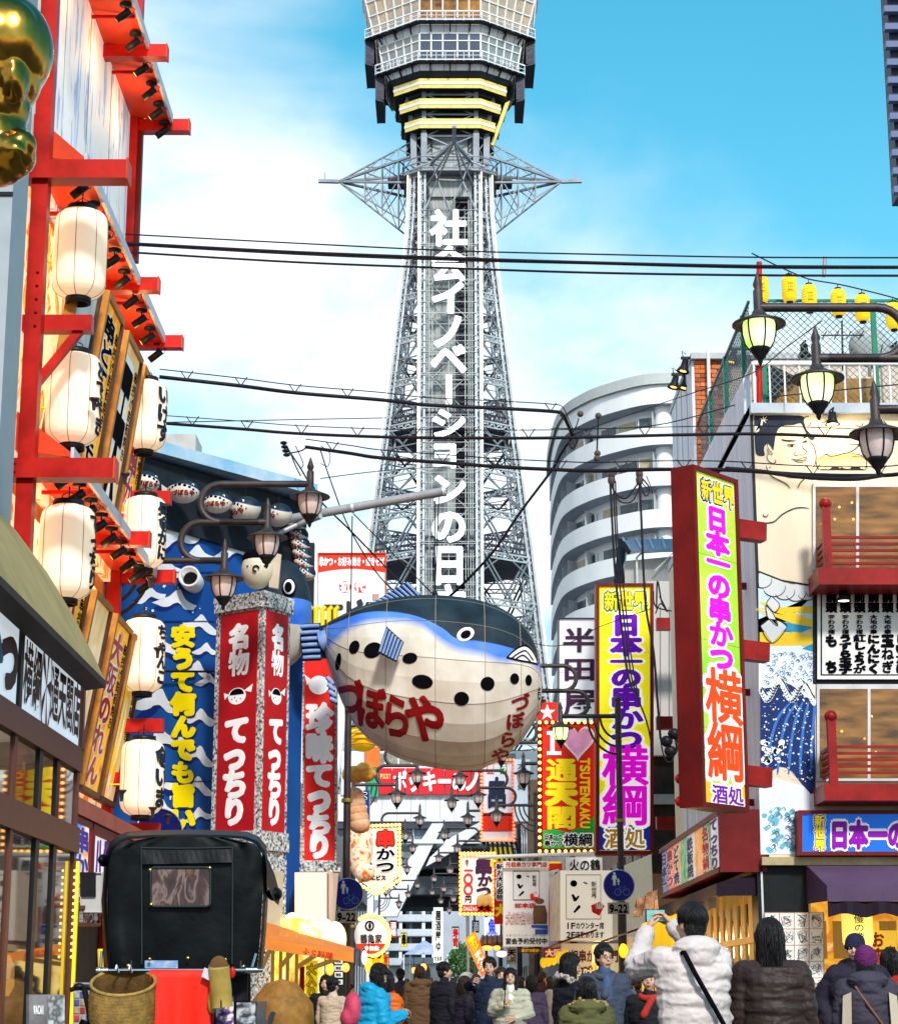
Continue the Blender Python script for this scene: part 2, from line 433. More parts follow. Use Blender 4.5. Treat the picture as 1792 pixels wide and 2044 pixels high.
m.box((XT+.32,YT-.9,ZT0),(XT+1.64,YT-.8,ZT1));m.build('stair_bay',STEELD,tower)
PIPE=mat('white_pipe',(.45,.48,.48),.45,var=.1)
def fy(z):return front_y(a_at(z),2.5)
m=MB()
for x in(-2.1,-1.95,-1.6,1.35,1.78,1.98):
 zs=[ZT0+(prof[1][1]-ZT0)*i/8 for i in range(9)]
 for z0,z1 in zip(zs,zs[1:]):m.bar((XT+x,fy(z0)+.25,z0),(XT+x,fy(z1)+.25,z1),.08)
m.build('frame_upright',PIPE,tower)
ZC=[(429,487),(500,558),(569,625),(634,693),(690,748),(754,814),(822,873),(891,936),(952,1005),(1023,1081),(1096,1162),(1177,1240)]
CH='社会イノベーションの日立'
CHM=mat('tower_letter_white',(.95,.95,.97),.4,emit=.3,ecol=(1,1,1),var=0)
for(p0,p1),ch in zip(ZC,CH):
 a=6.0;y=YT-6
 for _ in range(4):
  q0,q1=at(896,p0-2,y),at(896,p1+2,y);y=fy((q0.z+q1.z)/2)
 y0=fy(q0.z)-.35;y1=fy(q1.z)-.35
 xl,xr=at(861,(p0+p1)/2,y).x,at(930,(p0+p1)/2,y).x
 rot=pi/2 if ch=='ー' else 0
 fr=Frame((xl,y0,q0.z),(xr,y0,q0.z),(xl,y1,q1.z),(xr,y1,q1.z));m=MB()
 lay(fr,m,ch,(-.04,-.1,1.04,1.12)if ch!='ョ' else(-.12,-.45,.9,1.05),bold=.032,d=.06,rot=rot,off=.012);m.build('sign_character',CHM,tower,label='white character of the vertical tower lettering')
 m=MB();t_=.16
 for u in(-.06,.5,1.06):m.bar(fr.p(u,-.12),fr.p(u,1.12),.05)
 for v in(-.12,.25,.62,1.0):m.bar(fr.p(-.3,v,-.02),fr.p(1.3,v,-.02),.05)
 m.bar(fr.p(-.06,-.12,-.2),fr.p(.5,.5,-.2),.06);m.bar(fr.p(1.06,-.12,-.2),fr.p(.5,.5,-.2),.06)
 m.bar(fr.p(-.06,1.12,-.2),fr.p(.5,.5,-.2),.06);m.bar(fr.p(1.06,1.12,-.2),fr.p(.5,.5,-.2),.06)
 m.bar(fr.p(-.3,-.12,-.6),fr.p(1.3,-.12,-.6),.1);m.build('sign_frame',PIPE,tower)
def wing(ux,uy,tip_extra=1.0):
 "a triangular outrigger pointing along (ux, uy)"
 zc,ztop,zbot=at(896-215,362,YT).z,at(896-75,278,YT-2).z,at(896-80,452,YT-2).z
 R=at(896-222,360,YT).x*-1;r0=3.4
 d=V((ux,uy,0));s_=V((-uy,ux,0));c0=V((XT,YT,0))
 P=lambda r,z,w=0:c0+d*r+s_*w+V((0,0,z))
 m=MB();tip=P(R,zc)
 ends=[P(r0,ztop,1.7),P(r0,ztop,-1.7),P(r0,zbot,1.7),P(r0,zbot,-1.7)]
 mids=[P(r0,zc+1.6,2.3),P(r0,zc+1.6,-2.3),P(r0,zc-.9,1.9),P(r0,zc-.9,-1.9)]
 for e in ends:m.bar(tip,e,.13)
 for e in mids:m.bar(tip,e,.22,.2)
 for t in(.35,.58,.8):
  k=[tip.lerp(e,t)for e in ends+mids]
  for a,b in((0,4),(1,5),(2,6),(3,7),(4,5),(6,7),(4,6),(5,7)):m.bar(k[a],k[b],.11)
  k2=[tip.lerp(e,t+.2)for e in ends+mids]
  for a,b in((0,4),(1,5),(2,6),(3,7)):m.bar(k[a],k2[b],.1);m.bar(k2[a],k[b],.07)
 m.bar(tip,P(R+1.9,zc+.05),.34,.3,up=(0,0,1));m.bar(P(R+1.3,zc),P(R+1.3,zc+.9),.1)
 m.build('outrigger_wing',STEELM,tower)
 m=MB();z=zc-.3
 m.hexa([P(r0-1,z,1.5),P(r0+2.4,z,1.1),P(r0+2.4,z,-1.1),P(r0-1,z,-1.5)],[P(r0-1,z+.25,1.5),P(r0+2.4,z+.25,1.1),P(r0+2.4,z+.25,-1.1),P(r0-1,z+.25,-1.5)])
 for j in range(9):m.bar(P(r0-1+j*.4,z+.25,1.4),P(r0-1+j*.4,z+1.2,1.4),.06);m.bar(P(r0-1+j*.4,z+.25,-1.4),P(r0-1+j*.4,z+1.2,-1.4),.06)
 m.build('wing_platform',STEELD,tower)
wing(-1,0);wing(1,0);wing(0,1)
m=MB()
zt,zc_=at(901,278,YT-11).z,at(901,262,YT-11).z
tip=V((XT+.35,YT-10.5,zt));yb=YT-4.6
m.bar(tip,tip+V((0,-1.2,.9)),.35)
for px,py in((862,323),(938,320)):m.bar(tip,at(px,py,yb),.28,.24)
for px,py in((873,358),(923,360),(851,372),(946,372)):m.bar(tip,at(px,py,yb),.13)
for a,b in(((873,358),(896,421)),((923,360),(896,421)),((873,358),(850,415)),((923,360),(948,415)),((862,323),(873,358)),((938,320),(923,360)),((873,358),(923,360)),((862,323),(832,333)),((938,320),(968,333))):
 m.bar(at(*a,yb),at(*b,yb),.14)
m.build('outrigger_wing',STEELM,tower)
a_=3.6;z0=zf(338,a_,2.5);m=MB()
for k in range(8):
 for dz in(0,.55,1.1):
  q=oct_(4.3,2.6,z0+dz);m.bar(q[k],q[(k+1)%8],.1)
q,q2=oct_(4.3,2.6,z0-.3),oct_(2.3,1.4,z0-.3)
for k in range(8):m.hexa([q[k],q[(k+1)%8],q2[(k+1)%8],q2[k]],[v+V((0,0,.2))for v in(q[k],q[(k+1)%8],q2[(k+1)%8],q2[k])])
m.build('ring_gallery',STEELM,tower)
zA,zB=zf(345,3.4,2.5),zf(165,5.1)
for k in range(8):
 m=MB()
 for L0,L1,w in((oct_(3.3,2.4,zA),oct_(3.4,2.4,zf(262,4)),.55),(oct_(3.4,2.4,zf(262,4)),oct_(4.0,2.4,zB),.4)):m.bar(L0[k],L1[k],w)
 m.build('neck_column',STEELM,tower)
m=MB();zs=[zf(p,4.5)for p in(345,300,262,222,185,150)]
for z0,z1 in zip(zs,zs[1:]):
 t0,t1=(z0-zs[0])/(zs[-1]-zs[0]),(z1-zs[0])/(zs[-1]-zs[0])
 q0,q1=oct_(2.6+1.9*t0,2.2,z0),oct_(2.6+1.9*t1,2.2,z1)
 for k in range(8):m.bar(q0[k],q1[(k+1)%8],.12);m.bar(q0[(k+1)%8],q1[k],.12);m.bar(q0[k],q0[(k+1)%8],.16)
 for x in(-1.95,1.95):
  for j in range(4):m.bar((XT+x-.25,YT-2.6,z0+(z1-z0)*j/4),(XT+x+.25,YT-2.6,z0+(z1-z0)*(j+1)/4),.07);m.bar((XT+x+.25*(-1)**j,YT-2.6,z0),(XT+x+.25*(-1)**j,YT-2.6,z1),.08)
m.build('neck_bracing',STEELM,tower,kind='stuff')
MB().box((XT-2.55,YT-2.45,zA-2),(XT+2.55,YT+2.4,zB)).build('neck_core',CORR,tower)
def band(name,a0,z0,a1,z1,mt,h0=2.8,h1=2.8,cap=True,par=tower):
 q0,q1=oct_(a0,h0,z0),oct_(a1,h1,z1);m=MB()
 m.add(q0+q1,[(k,(k+1)%8,8+(k+1)%8,8+k)for k in range(8)])
 if cap:m.poly(list(reversed(q0)));m.poly(q1)
 return m.build(name,mt,par)
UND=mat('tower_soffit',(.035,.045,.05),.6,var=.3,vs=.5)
for pt,pb,a in((156,175,5.2),(196,215,4.65),(236,255,4.15)):
 z1,z0=zf(pt,a),zf(pb,a)
 band('neon_band',a,z0,a+.05,z1,GOLD,cap=False)
 zz=z0+(z1-z0)*.38;ring=band('band_strip',a+.07,zz,a+.09,zz+(z1-z0)*.28,WHT,cap=False);band('band_backing',a-.06,z0+.03,a-.02,z1-.02,UND)
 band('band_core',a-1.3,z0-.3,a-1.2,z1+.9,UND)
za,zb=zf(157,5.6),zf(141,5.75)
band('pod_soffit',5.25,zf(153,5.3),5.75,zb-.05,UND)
zw0,zw1=zf(140,5.75),zf(124,6.0)
w4=band('lower_wall',5.75,zw0,6.1,zw1,TWHITE)
z41,z42,z43=zf(119,6.2),zf(66,6.6),zf(43,6.95)
z51,z52=zf(36,7.2),zf(-75,8.2)
band('storey_core',5.6,zw1,6.0,z42,mat('pod_interior',(.25,.2,.16),.7,emit=.12,ecol=(1,.8,.55),var=.3,vs=.8))
w45=band('upper_wall',6.62,z42,6.98,z43,TWHITE)
band('storey_core',6.3,z43+.05,6.9,z52-.2,MATS['pod_interior'])
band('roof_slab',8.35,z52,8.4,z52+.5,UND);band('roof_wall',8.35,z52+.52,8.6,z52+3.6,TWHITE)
PANE=mat('pod_glass',(.16,.20,.21),.12,var=.35,vs=.6,emit=.12,ecol=(.75,.72,.62))
PANEF=mat('pod_glass_front',(.03,.04,.06),.1,var=.4,vs=.5,emit=.1,ecol=(.5,.55,.9))
PANEW=mat('pod_glass_warm',(.02,.01,.008),.15,col2=(.35,.15,.02),vs=.9,emit=.5)
PANEL5=mat('pod_glass_lit',(.20,.21,.20),.1,col2=(.52,.36,.2),vs=.9,emit=.22)
def glazing(a0,z0,a1,z1,cols,rows,matf,mats_):
 q0,q1=oct_(a0,2.8,z0),oct_(a1,2.8,z1)
 for k in range(8):
  A,B,C,D=q0[k],q0[(k+1)%8],q1[(k+1)%8],q1[k]
  n=cols if k!=0 else 5
  P=lambda u,v:(A*(1-u)+B*u)*(1-v)+(D*(1-u)+C*u)*v
  nn=(B-A).cross(D-A).normalized();m=MB()
  us=[0,.19,.38,.62,.81,1]if k==0 else[i/n for i in range(n+1)]
  for i in range(len(us)):
   m.bar(P(us[i],0)+nn*.03,P(us[i],1)+nn*.03,.14,.1,up=nn)
  for v in[0]+rows+[1]:m.bar(P(0,v)+nn*.05,P(1,v)+nn*.05,.12,.1)
  m.build('mullion',WHT,tower)
  vs=[0]+rows+[1]
  for i in range(len(us)-1):
   for j in range(len(vs)-1):
    mt=matf if k==0 else mats_
    if k==0 and j==len(vs)-2:mt=PANEF
    MB().quad(P(us[i],vs[j]),P(us[i+1],vs[j]),P(us[i+1],vs[j+1]),P(us[i],vs[j+1])).build('window_pane',mt,tower)
glazing(6.15,z41,6.6,z42,5,[.72],PANEF,PANE)
glazing(7.15,z51,8.3,z52,6,[.35,.62],PANEW,PANEL5)
band('sill_panel',6.1,zw1,6.14,z41,TWHITE,cap=False)
m=MB()
for a0,z0,a1,z1 in((5.75,zw0,6.1,zw1),(6.62,z42,6.98,z43)):
 q0,q1=oct_(a0+.01,2.81,z0),oct_(a1+.01,2.81,z1)
 for k in range(8):
  for j in range(0,6):m.bar(q0[k].lerp(q0[(k+1)%8],j/5),q1[k].lerp(q1[(k+1)%8],j/5),.045)
m.build('panel_joint',STEELM,tower)
for a,ai,z in((6.95,6.1,zf(121,6.9)),(7.95,7.05,zf(41,7.9))):
 q,qi=oct_(a,2.95,z),oct_(ai,2.8,z);m=MB()
 for k in range(8):m.hexa([q[k],q[(k+1)%8],qi[(k+1)%8],qi[k]],[v+V((0,0,.12))for v in(q[k],q[(k+1)%8],qi[(k+1)%8],qi[k])])
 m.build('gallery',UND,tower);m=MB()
 for k in range(8):
  for dz,w in((.12,.1),(.55,.05),(.95,.12)):m.bar(q[k]+V((0,0,dz)),q[(k+1)%8]+V((0,0,dz)),w)
  for j in range(7):p=q[k].lerp(q[(k+1)%8],j/7);m.bar(p,p+V((0,0,.95)),.05)
 m.build('gallery_railing',TWHITE,tower);m=MB()
 for k in range(8):
  for t in(.18,.5,.82):p,pi_=q[k].lerp(q[(k+1)%8],t),qi[k].lerp(qi[(k+1)%8],t);m.bar(p,pi_+V((0,0,-.1)),.09);m.bar(p.lerp(pi_,.4),pi_+V((0,0,-.75)),.12)
 m.build('bracket',BLK,tower)
 for sx in(-1,1):
  m=MB();x0,x1=XT+sx*(a-.05),XT+sx*(ai+.1)
  for y in(-2.6,-1.3,0,1.3,2.6):
   m.bar((x0,YT+y,z),(x0,YT+y,z-2.3),.1);m.bar((x1,YT+y,z),(x1,YT+y,z-2.3),.08)
   m.bar((x0,YT+y,z-.8),(x1,YT+y,z-1.4),.07)
  for dz in(0,.6,1.2,1.8,2.3):m.bar((x0,YT-2.6,z-dz),(x0,YT+2.6,z-dz),.12);m.bar((x0,YT-2.6,z-dz),(x1,YT-2.6,z-dz-.2),.08)
  [m.bar((x0+(x1-x0)*i/8,YT-2.6,z-.05),(x0+(x1-x0)*i/8,YT-2.6,z-2.25),.06)for i in range(9)];m.box((x0,YT-2.6,z-2.32),(x1,YT+2.6,z-2.27));m.box((x0-sx*.02,YT-2.5,z-2.3),(x0-sx*.06,YT+2.5,z));m.build('side_cage',STEELD,tower)
m=MB()
m.hexa([at(1008,205,YT-2),at(1018,200,YT-2),at(985,290,YT-2),at(979,287,YT-2)],[v+V((0,.6,0))for v in(at(1008,205,YT-2),at(1018,200,YT-2),at(985,290,YT-2),at(979,287,YT-2))])
m.build('neck_fascia',GOLD,tower)
m=MB()
for px,py in((892,96),(898,98),(917,99),(866,99),(950,99)):
 p=at(px,py,front_y(6.15,2.8)-.0);m.ball((p.x,YT-5.15,p.z+.1),(.2,.15,.25),8,5);m.ball((p.x,YT-5.15,p.z-.4),(.3,.15,.5),8,5)
BW=mat('annex_white',(.72,.73,.75),.5,var=.08,vs=.5)
def fx(px,Y=162,py=1600):return at(px,py,Y).x
YB=161.0
Z=lambda py,Y=YB:at(896,py,Y).z
m=MB().box((-10,YB,Z(1640)),(10,YB+22,Z(1586)));m.build('annex_storey',BW,tower)
m=MB().box((-8.6,YB-.15,Z(1588)),(8.2,YB+20,Z(1500)));m.build('annex_upper',BW,tower)
m=MB().box((-9.6,YB+.4,Z(1700)),(9.6,YB+20,Z(1640)-.02));m.build('annex_glass',mat('annex_glass',(.04,.10,.13),.12,col2=(.18,.28,.30),vs=.5),tower)
for i in range(15):
 x=-9.4+i*1.3
 MB().box((x,YB+.2,Z(1700)),(x+.12,YB+.4,Z(1645))).build('annex_mullion',BW,tower)
for i in range(12):
 x=fx(735)+i*1.15
 MB().box((x,YB-.05,Z(1645)),(x+.02,YB-.002,Z(1590))).build('annex_joint',GRY,tower)
MB().box((-9.8,YB-.3,Z(1655)),(9.8,YB+1,Z(1646))).build('annex_cornice',STEELD,tower)
for i in range(11):
 x=fx(745)+i*1.05
 MB().box((x,YB-.17,Z(1530)),(x+.92,YB-.152,Z(1505))).build('annex_window',mat('annex_window',(.3,.3,.24),.15,var=.3),tower)
fr=Frame((fx(757),YB-.2,Z(1535)),(fx(992),YB-.2,Z(1535)),(fx(757),YB-.2,Z(1587)))
m=MB();ADR=mat('advert_red',(.72,.02,.03),.4,var=.08,vs=1)
for i in range(9):fr.slab(MB(),i/9+.004,0,(i+1)/9-.004,1,0,.1).build('advert_panel',ADR,tower,label='red advertising panel')
letters(fr,tower,WL,[('ポッキーめ',(.115,.1,.74,.92)),('ノ',(.72,.1,.86,.92))],vert=False,bold=.05,d=.13)
letters(fr,tower,mat('pale_gold',(.85,.6,.2),.4,var=0),[('POCKY',(.012,.2,.1,.42))],vert=False,bold=.03,d=.12)
fr2=Frame((fx(732),YB-.2,Z(1535)),(fx(756),YB-.2,Z(1535)),(fx(732),YB-.2,Z(1592)))
fr2.slab(MB(),0,0,1,1,0,.1).build('advert_panel',mat('advert_green',(.02,.4,.2),.4,var=.1),tower,label='green advertising panel')
fr2.slab(MB(),-.1,-.75,1.1,-.02,0,.12).build('advert_panel',mat('advert_orange',(.85,.18,.03),.4,var=.1),tower,label='orange advertising panel')
YD=YB-.9
def strip(name,pts,d,mt,Y=YD):
 return MB().prism([at(px,py,Y)for px,py in pts],(0,d,0)).build(name,mt,tower)
strip('arch_leg',[(862,1644),(886,1644),(792,1830),(742,1830)],1.8,BW)
strip('arch_leg',[(900,1672),(960,1640),(960,1655),(905,1700),(850,1730),(858,1712)],1.2,BW,YD-.5)
ARC=mat('arch_panel',(.20,.22,.25),.5,var=.15,vs=.6)
for i,(y0,y1,xl0,xl1)in enumerate(((1648,1672,900,893),(1700,1712,846,838),(1712,1734,838,822),(1750,1786,800,776))):
 strip('arch_soffit',[(xl0,y0),(1040,y0),(1040,y1),(xl1,y1)],6+i,ARC,YD+.9+i)
strip('arch_soffit',[(850,1694),(1040,1694),(1040,1701),(846,1701)],9,UND,YD+.5)
strip('arch_soffit',[(822,1734),(1040,1734),(1040,1751),(800,1751)],9,UND,YD+6)
strip('arch_soffit',[(776,1786),(1040,1786),(1040,1811),(752,1811)],9,UND,YD+7)
strip('arch_side',[(700,1640),(862,1640),(846,1680),(700,1700)],1.0,BW,YD+4)
strip('arch_beam',[(780,1676),(1040,1676),(1040,1684),(776,1684)],1.0,BW,YD-.2)
for px in(1000,1046):
 strip('base_pier',[(px-14,1640),(px+14,1640),(px+14,2010),(px-14,2010)],2.5,BW,YD+2)
for px in(700,735):strip('base_pier',[(px-10,1640),(px+10,1640),(px+10,2010),(px-10,2010)],2.5,BW,YD+2)
# ================================================================ curved apartment block behind the street
apt=thing('apartment_building','white curved apartment tower with stacked rounded balconies behind the signs','building',at(1250,1985,135))
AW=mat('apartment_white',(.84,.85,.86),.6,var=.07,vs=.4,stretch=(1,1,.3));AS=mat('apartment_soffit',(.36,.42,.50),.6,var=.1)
zt=at(1348,745,130).z
plan=[atZ(px,py,zt)for px,py in((1470,741),(1348,745),(1280,750),(1200,772),(1160,790),(1135,806),(1117,827),(1105,865),(1098,905),(1096,950))]
plan=[(p.x,p.y)for p in plan];plan=spline(plan,4)
cx_,cy_=22.0,152.0
def offp(d):
 out=[]
 for x,y in plan:
  v_=V((cx_-x,cy_-y));v_.normalize();out.append((x+v_.x*d,y+v_.y*d))
 return out
def wall(mb,pl,z0,z1,mi=0):
 vs=[V((x,y,z0))for x,y in pl]+[V((x,y,z1))for x,y in pl];n=len(pl)
 return mb.add(vs,[(i+1,i,n+i,n+i+1)for i in range(n-1)],mi,True)
def slabp(mb,p0,p1,z,flip=False):
 n=len(p0);vs=[V((x,y,z))for x,y in p0]+[V((x,y,z))for x,y in p1]
 return mb.add(vs,[(i,i+1,n+i+1,n+i)if not flip else(i+1,i,n+i,n+i+1)for i in range(n-1)])
o0,o1,oi=offp(0),offp(.2),offp(1.35)
m=MB();wall(m,offp(-.25),zt-.75,zt);slabp(m,offp(-.25),oi,zt);m.build('roof_parapet',mat('parapet_grey',(.5,.53,.52),.6,var=.08),apt)
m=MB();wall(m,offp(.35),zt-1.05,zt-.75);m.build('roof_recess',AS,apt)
m=MB();wall(m,oi,0,zt-.8);m.build('wall',AW,apt)
zs_=[at(1348,804,130).z-i*2.86 for i in range(14)]
DKW=mat('apartment_pane',(.05,.08,.1),.15,var=.3);BGE=mat('apartment_blind',(.45,.4,.25),.6)
for i,z in enumerate(zs_):
 if z<1:break
 top=z+(1.25 if i else 2.15)
 m=MB();wall(m,o0,z,top);wall(m,o1,z,top);slabp(m,o0,o1,top);m.build('balcony',AW,apt)
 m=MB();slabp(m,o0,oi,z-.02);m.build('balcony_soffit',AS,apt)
 for k,(t,w,kind)in enumerate(((.03,1.6,0),(.1,1.6,0),(.17,1.7,1),(.25,1.7,1),(.33,1.6,0),(.42,1.5,1),(.52,1.5,0),(.62,1.5,0),(.75,1.5,1))):
  n=len(oi);j=int(t*(n-1));x,y=oi[j];x2,y2=oi[min(j+1,n-1)]
  d=V((x2-x,y2-y,0)).normalized();nn=V((d.y,-d.x,0));nn=nn if nn.y<0 else-nn
  b=V((x,y,z-1.62))+nn*.06
  fr=Frame(b+V((0,0,1.05)),b-d*-w+V((0,0,1.05)),b)
  m=MB();fr.slab(m,0,0,1,1,0,.05);wn=m.build('window',WHT,apt)
  m=MB();fr.slab(m,.05,.08,.49,.94,.05,.07);fr.slab(m,.52,.08,.95,.94,.05,.065);
  c=m.build('pane',BGE if(k+i)%3==0 else DKW,wn)
 for t in(.22,.45,.62,.7,.78,.86,.93):
  n=len(oi);j=int(t*(n-1));a,b=V((*o1[j],z-1.6)),V((*oi[j],z-1.6));q=a.lerp(b,.0)
  MB().hexa([q,q+V((0,.08,0)),b+V((0,.08,0)),b],[v+V((0,0,1.15))for v in(q,q+V((0,.08,0)),b+V((0,.08,0)),b)]).build('balcony_divider',mat('divider_grey',(.5,.52,.56),.5),apt)
 j=int(.17*(len(oi)-1));MB().lathe([(.6,0),(.6,1.62)],(oi[j][0],oi[j][1]-.2,z-1.64),14).build('column',AW,apt)
ap2=thing('apartment_building','pale grey apartment block with open balconies seen far down the street','building',at(840,1985,235))
YF=235;Zq=lambda py:at(840,py,YF).z;Xq=lambda px:at(px,1900,YF).x
G2=mat('far_block_grey',(.40,.44,.50),.6,var=.1,vs=.3)
MB().box((Xq(744),YF+1.6,0),(Xq(1075),YF+14,Zq(1796))).build('wall',G2,ap2)
for i in range(4):
 y0=1826+i*29
 MB().box((Xq(770),YF,Zq(y0+13)),(Xq(862),YF+.15,Zq(y0))).build('balcony',mat('far_balcony',(.55,.6,.66),.5,var=.1),ap2)
 MB().box((Xq(770),YF,Zq(y0+14.5)),(Xq(862),YF+1.6,Zq(y0+13.1))).build('balcony_slab',AS,ap2)
 for x in(772,793,800,822,846):MB().box((Xq(x),YF+1.5,Zq(y0)),(Xq(x+16),YF+1.58,Zq(y0-12))).build('window',DKW,ap2)
 for x in(770,796,842,862):MB().box((Xq(x),YF+.2,Zq(y0+14)),(Xq(x)+.35,YF+1.6,Zq(y0-16))).build('pier',AW,ap2)
hs=thing('shop_house','small pale house with arched window under the arch far down the street','building',at(850,1985,200))
MB().box((at(800,1940,200).x,200,0),(at(880,1940,200).x,208,at(850,1925,200).z)).build('wall',mat('house_cream',(.6,.58,.55),.7),hs)
MB().prism([at(800,1925,199.7),at(880,1925,199.7),at(872,1912,199.7),at(806,1912,199.7)],(0,9,0)).build('roof',G2,hs)
MB().lathe([(0,0),(.8,0)],(at(842,1941,199.9).x,199.93,at(842,1941,199.9).z),16,Matrix.Rotation(pi/2,4,'X').to_3x3()).build('window',DKW,hs)
MB().box((at(842,1941,199.9).x-.8,199.9,at(842,1955,199.9).z),(at(842,1941,199.9).x+.8,199.94,at(842,1941,199.9).z)).build('window',DKW,hs)
tn=thing('canopy_tent','small blue and white pointed canopy tent far down the street','tent',at(847,1985,150))
q=[at(px,py,Y)for px,py,Y in((806,1906,150),(893,1906,150),(880,1900,156),(818,1900,156))];ap_=at(847,1877,153)
m=MB()
for i in range(4):m.poly([q[i],q[(i+1)%4],ap_])
m.build('canopy',mat('tent_blue',(.03,.14,.42),.5,col2=(.5,.55,.65),vs=.5),tn)
m=MB()
for p in q:m.bar((p.x,p.y,0),p,.07)
m.build('pole',WHT,tn)
tr=thing('street_tree','dark green rounded tree at the far end of the street','tree',(at(925,1985,140).x,140,0))
c=at(925,1920,140);m=MB();m.tube([(c.x,140,0),(c.x+.1,140,1.2),(c.x,140,c.z-.4)],[.16,.13,.09],8)
for i in range(7):t=i*2.4;m.tube([(c.x,140,c.z-.8),(c.x+cos(t)*.9,140+sin(t)*.9,c.z+.3+.2*(i%3))],[.06,.02],5)
m.build('trunk',mat('bark',(.09,.06,.04),.8),tr)
m=MB();rnd=random.Random(3)
for i in range(2600):
 v_=V((rnd.gauss(0,1),rnd.gauss(0,1),rnd.gauss(0,1))).normalized();r=rnd.uniform(.45,1)**.5
 nn=1+.35*noise.noise(v_*2.2)
 p=V((c.x+v_.x*1.15*r*nn,140+v_.y*1.15*r*nn,c.z+v_.z*1.3*r*nn-.1))
 a=V((rnd.gauss(0,1),rnd.gauss(0,1),rnd.gauss(0,1))).normalized()*.085;b=a.orthogonal().normalized()*.06
 m.quad(p-a,p+b,p+a,p-b)
m.build('crown',mat('leaf_green',(.05,.16,.02),.6,col2=(.02,.07,.012),vs=1.5),tr)
# ================================================================ left-hand buildings
def vplane(A,B):
 A=V((A[0],A[1],0));B=V((B[0],B[1],0));t=(B-A).normalized();n=V((t.y,-t.x,0))
 if n.dot(-A)<0:n=-n
 def f(px,py,d=0):
  r=ray(px,py);o=V((0,0,EYE));k=(A+n*d-o).dot(n)/r.dot(n);return o+r*k
 f.n=n;return f
def pframe(f,x0,y0,x1,y1,d=0):return Frame(f(x0,y0,d),f(x1,y0,d),f(x0,y1,d),f(x1,y1,d))
def signboard(name,label,cat,f,box,mats,depth=.25,border=.03,frame_mat=None,base=None,d=0,group=None):
 "a box sign: body, face, four frame rails. box in photograph coordinates on vertical plane f"
 fr=pframe(f,*box,d=d)if not isinstance(f,Frame)else f
 c=fr.p(.5,1);t=thing(name,label,cat,(c.x,c.y,c.z),group)
 fm=frame_mat or RED
 m=MB();fr.slab(m,0,0,1,1,-depth,-.01);m.build('body',fm,t)
 m=MB();fr.slab(m,border*.5,border*.5*fr.w/fr.h,1-border*.5,1-border*.5*fr.w/fr.h,-.01,0);m.build('face',mats,t)
 if fr.h>3:m=MB();[fr.slab(m,.01,q_,.99,q_+.004/fr.h,-.002,.003)for q_ in(.26,.515,.77)];m.build('panel_joint',mat('joint_dark',(.12,.10,.09),.7,var=0),t)  # dark lines for the joints between panels of tall signs
 if border:
  b=border;bv=border*fr.w/fr.h
  for u0,v0,u1,v1 in((0,0,1,bv),(0,1-bv,1,1),(0,bv,b,1-bv),(1-b,bv,1,1-bv)):
   m=MB();fr.slab(m,u0,v0,u1,v1,-.008,.03);m.build('frame_rail',fm,t)
 return t,fr
def bulb_border(t,fr,n,r,mt=None,u0=0,v0=0,u1=1,v1=1,d=.05):
 b0=None
 per=[(u0+(u1-u0)*i/n,v0)for i in range(n)];nv=max(3,int(n*fr.h*(v1-v0)/(fr.w*(u1-u0))))
 per+=[(u1,v0+(v1-v0)*i/nv)for i in range(nv)]+[(u1-(u1-u0)*i/n,v1)for i in range(n)]+[(u0,v1-(v1-v0)*i/nv)for i in range(nv)]
 for u,v in per:
  p=fr.p(u,v,d)
  if b0 is None:
   b0=MB().ball((0,0,0),r,8,5).build('bulb',mt or WARM,t,off=(0,0,0));b=b0
  else:b=b0.copy();SC.collection.objects.link(b)
  b.location=p-ORG[t.name]
FAC=mat('facade_panel',(.42,.1,.03),.5,col2=(.75,.32,.05),vs=.8)
rb=thing('restaurant_building','red framed restaurant building with hooded billboards on the left','building',(-6,26,0))
MB().box((-12,22.95,0),(-5.3,30.4,21)).build('wall',FAC,rb)
MB().box((-12,22.6,0),(-5.24,22.94,21)).build('end_wall',mat('brown_cladding',(.035,.012,.008),.45,var=.4,vs=1,bump=.1),rb)
BILL=ramp_mat('billboard_print',[(.30,(.75,.78,.85)),(.42,(.25,.42,.70)),(.47,(.80,.82,.86)),(.60,(.86,.82,.78)),(.70,(.75,.45,.25)),(.74,(.85,.84,.82))],scale=1.1,stretch=(1,2.8,.45),dist=1.2,detail=9,emit=.25)
MB().box((-5.3,23.1,11.25),(-5.18,30.2,20.5)).build('billboard',BILL,rb)
for y in(24.85,26.6,28.4):MB().box((-5.18,y,11.25),(-5.172,y+.015,20.5)).build('billboard_joint',GRY,rb)
ART=ramp_mat('lit_artwork',[(.3,(.95,.55,.05)),(.42,(.75,.12,.02)),(.48,(.95,.75,.35)),(.6,(.85,.75,.6)),(.68,(.9,.4,.03))],scale=1.3,stretch=(1,1.6,1),dist=1.6,detail=4,emit=.55)
MB().box((-5.3,23.1,7.35),(-5.2,30.2,10.95)).build('artwork_panel',ART,rb)
MB().box((-5.3,23.1,3.75),(-5.2,30.2,7.0)).build('artwork_panel',ART,rb)
for y,x in((23.0,-5.0),(30.3,-5.15)):MB().box((x-.10,y-.1,0),(x+.10,y+.1,21)).build('post',RED,rb)
for i in range(5):MB().ball((-5.0+.03,22.9,9.0+i*.17),.022,6,4).build('bolt',DRED,rb)
for z in(11.0,7.22):
 for i in range(2):
  for j in range(3):MB().ball((-5.35+j*.12,22.83,z-.05+i*.1),.018,6,4).build('bolt',DRED,rb)
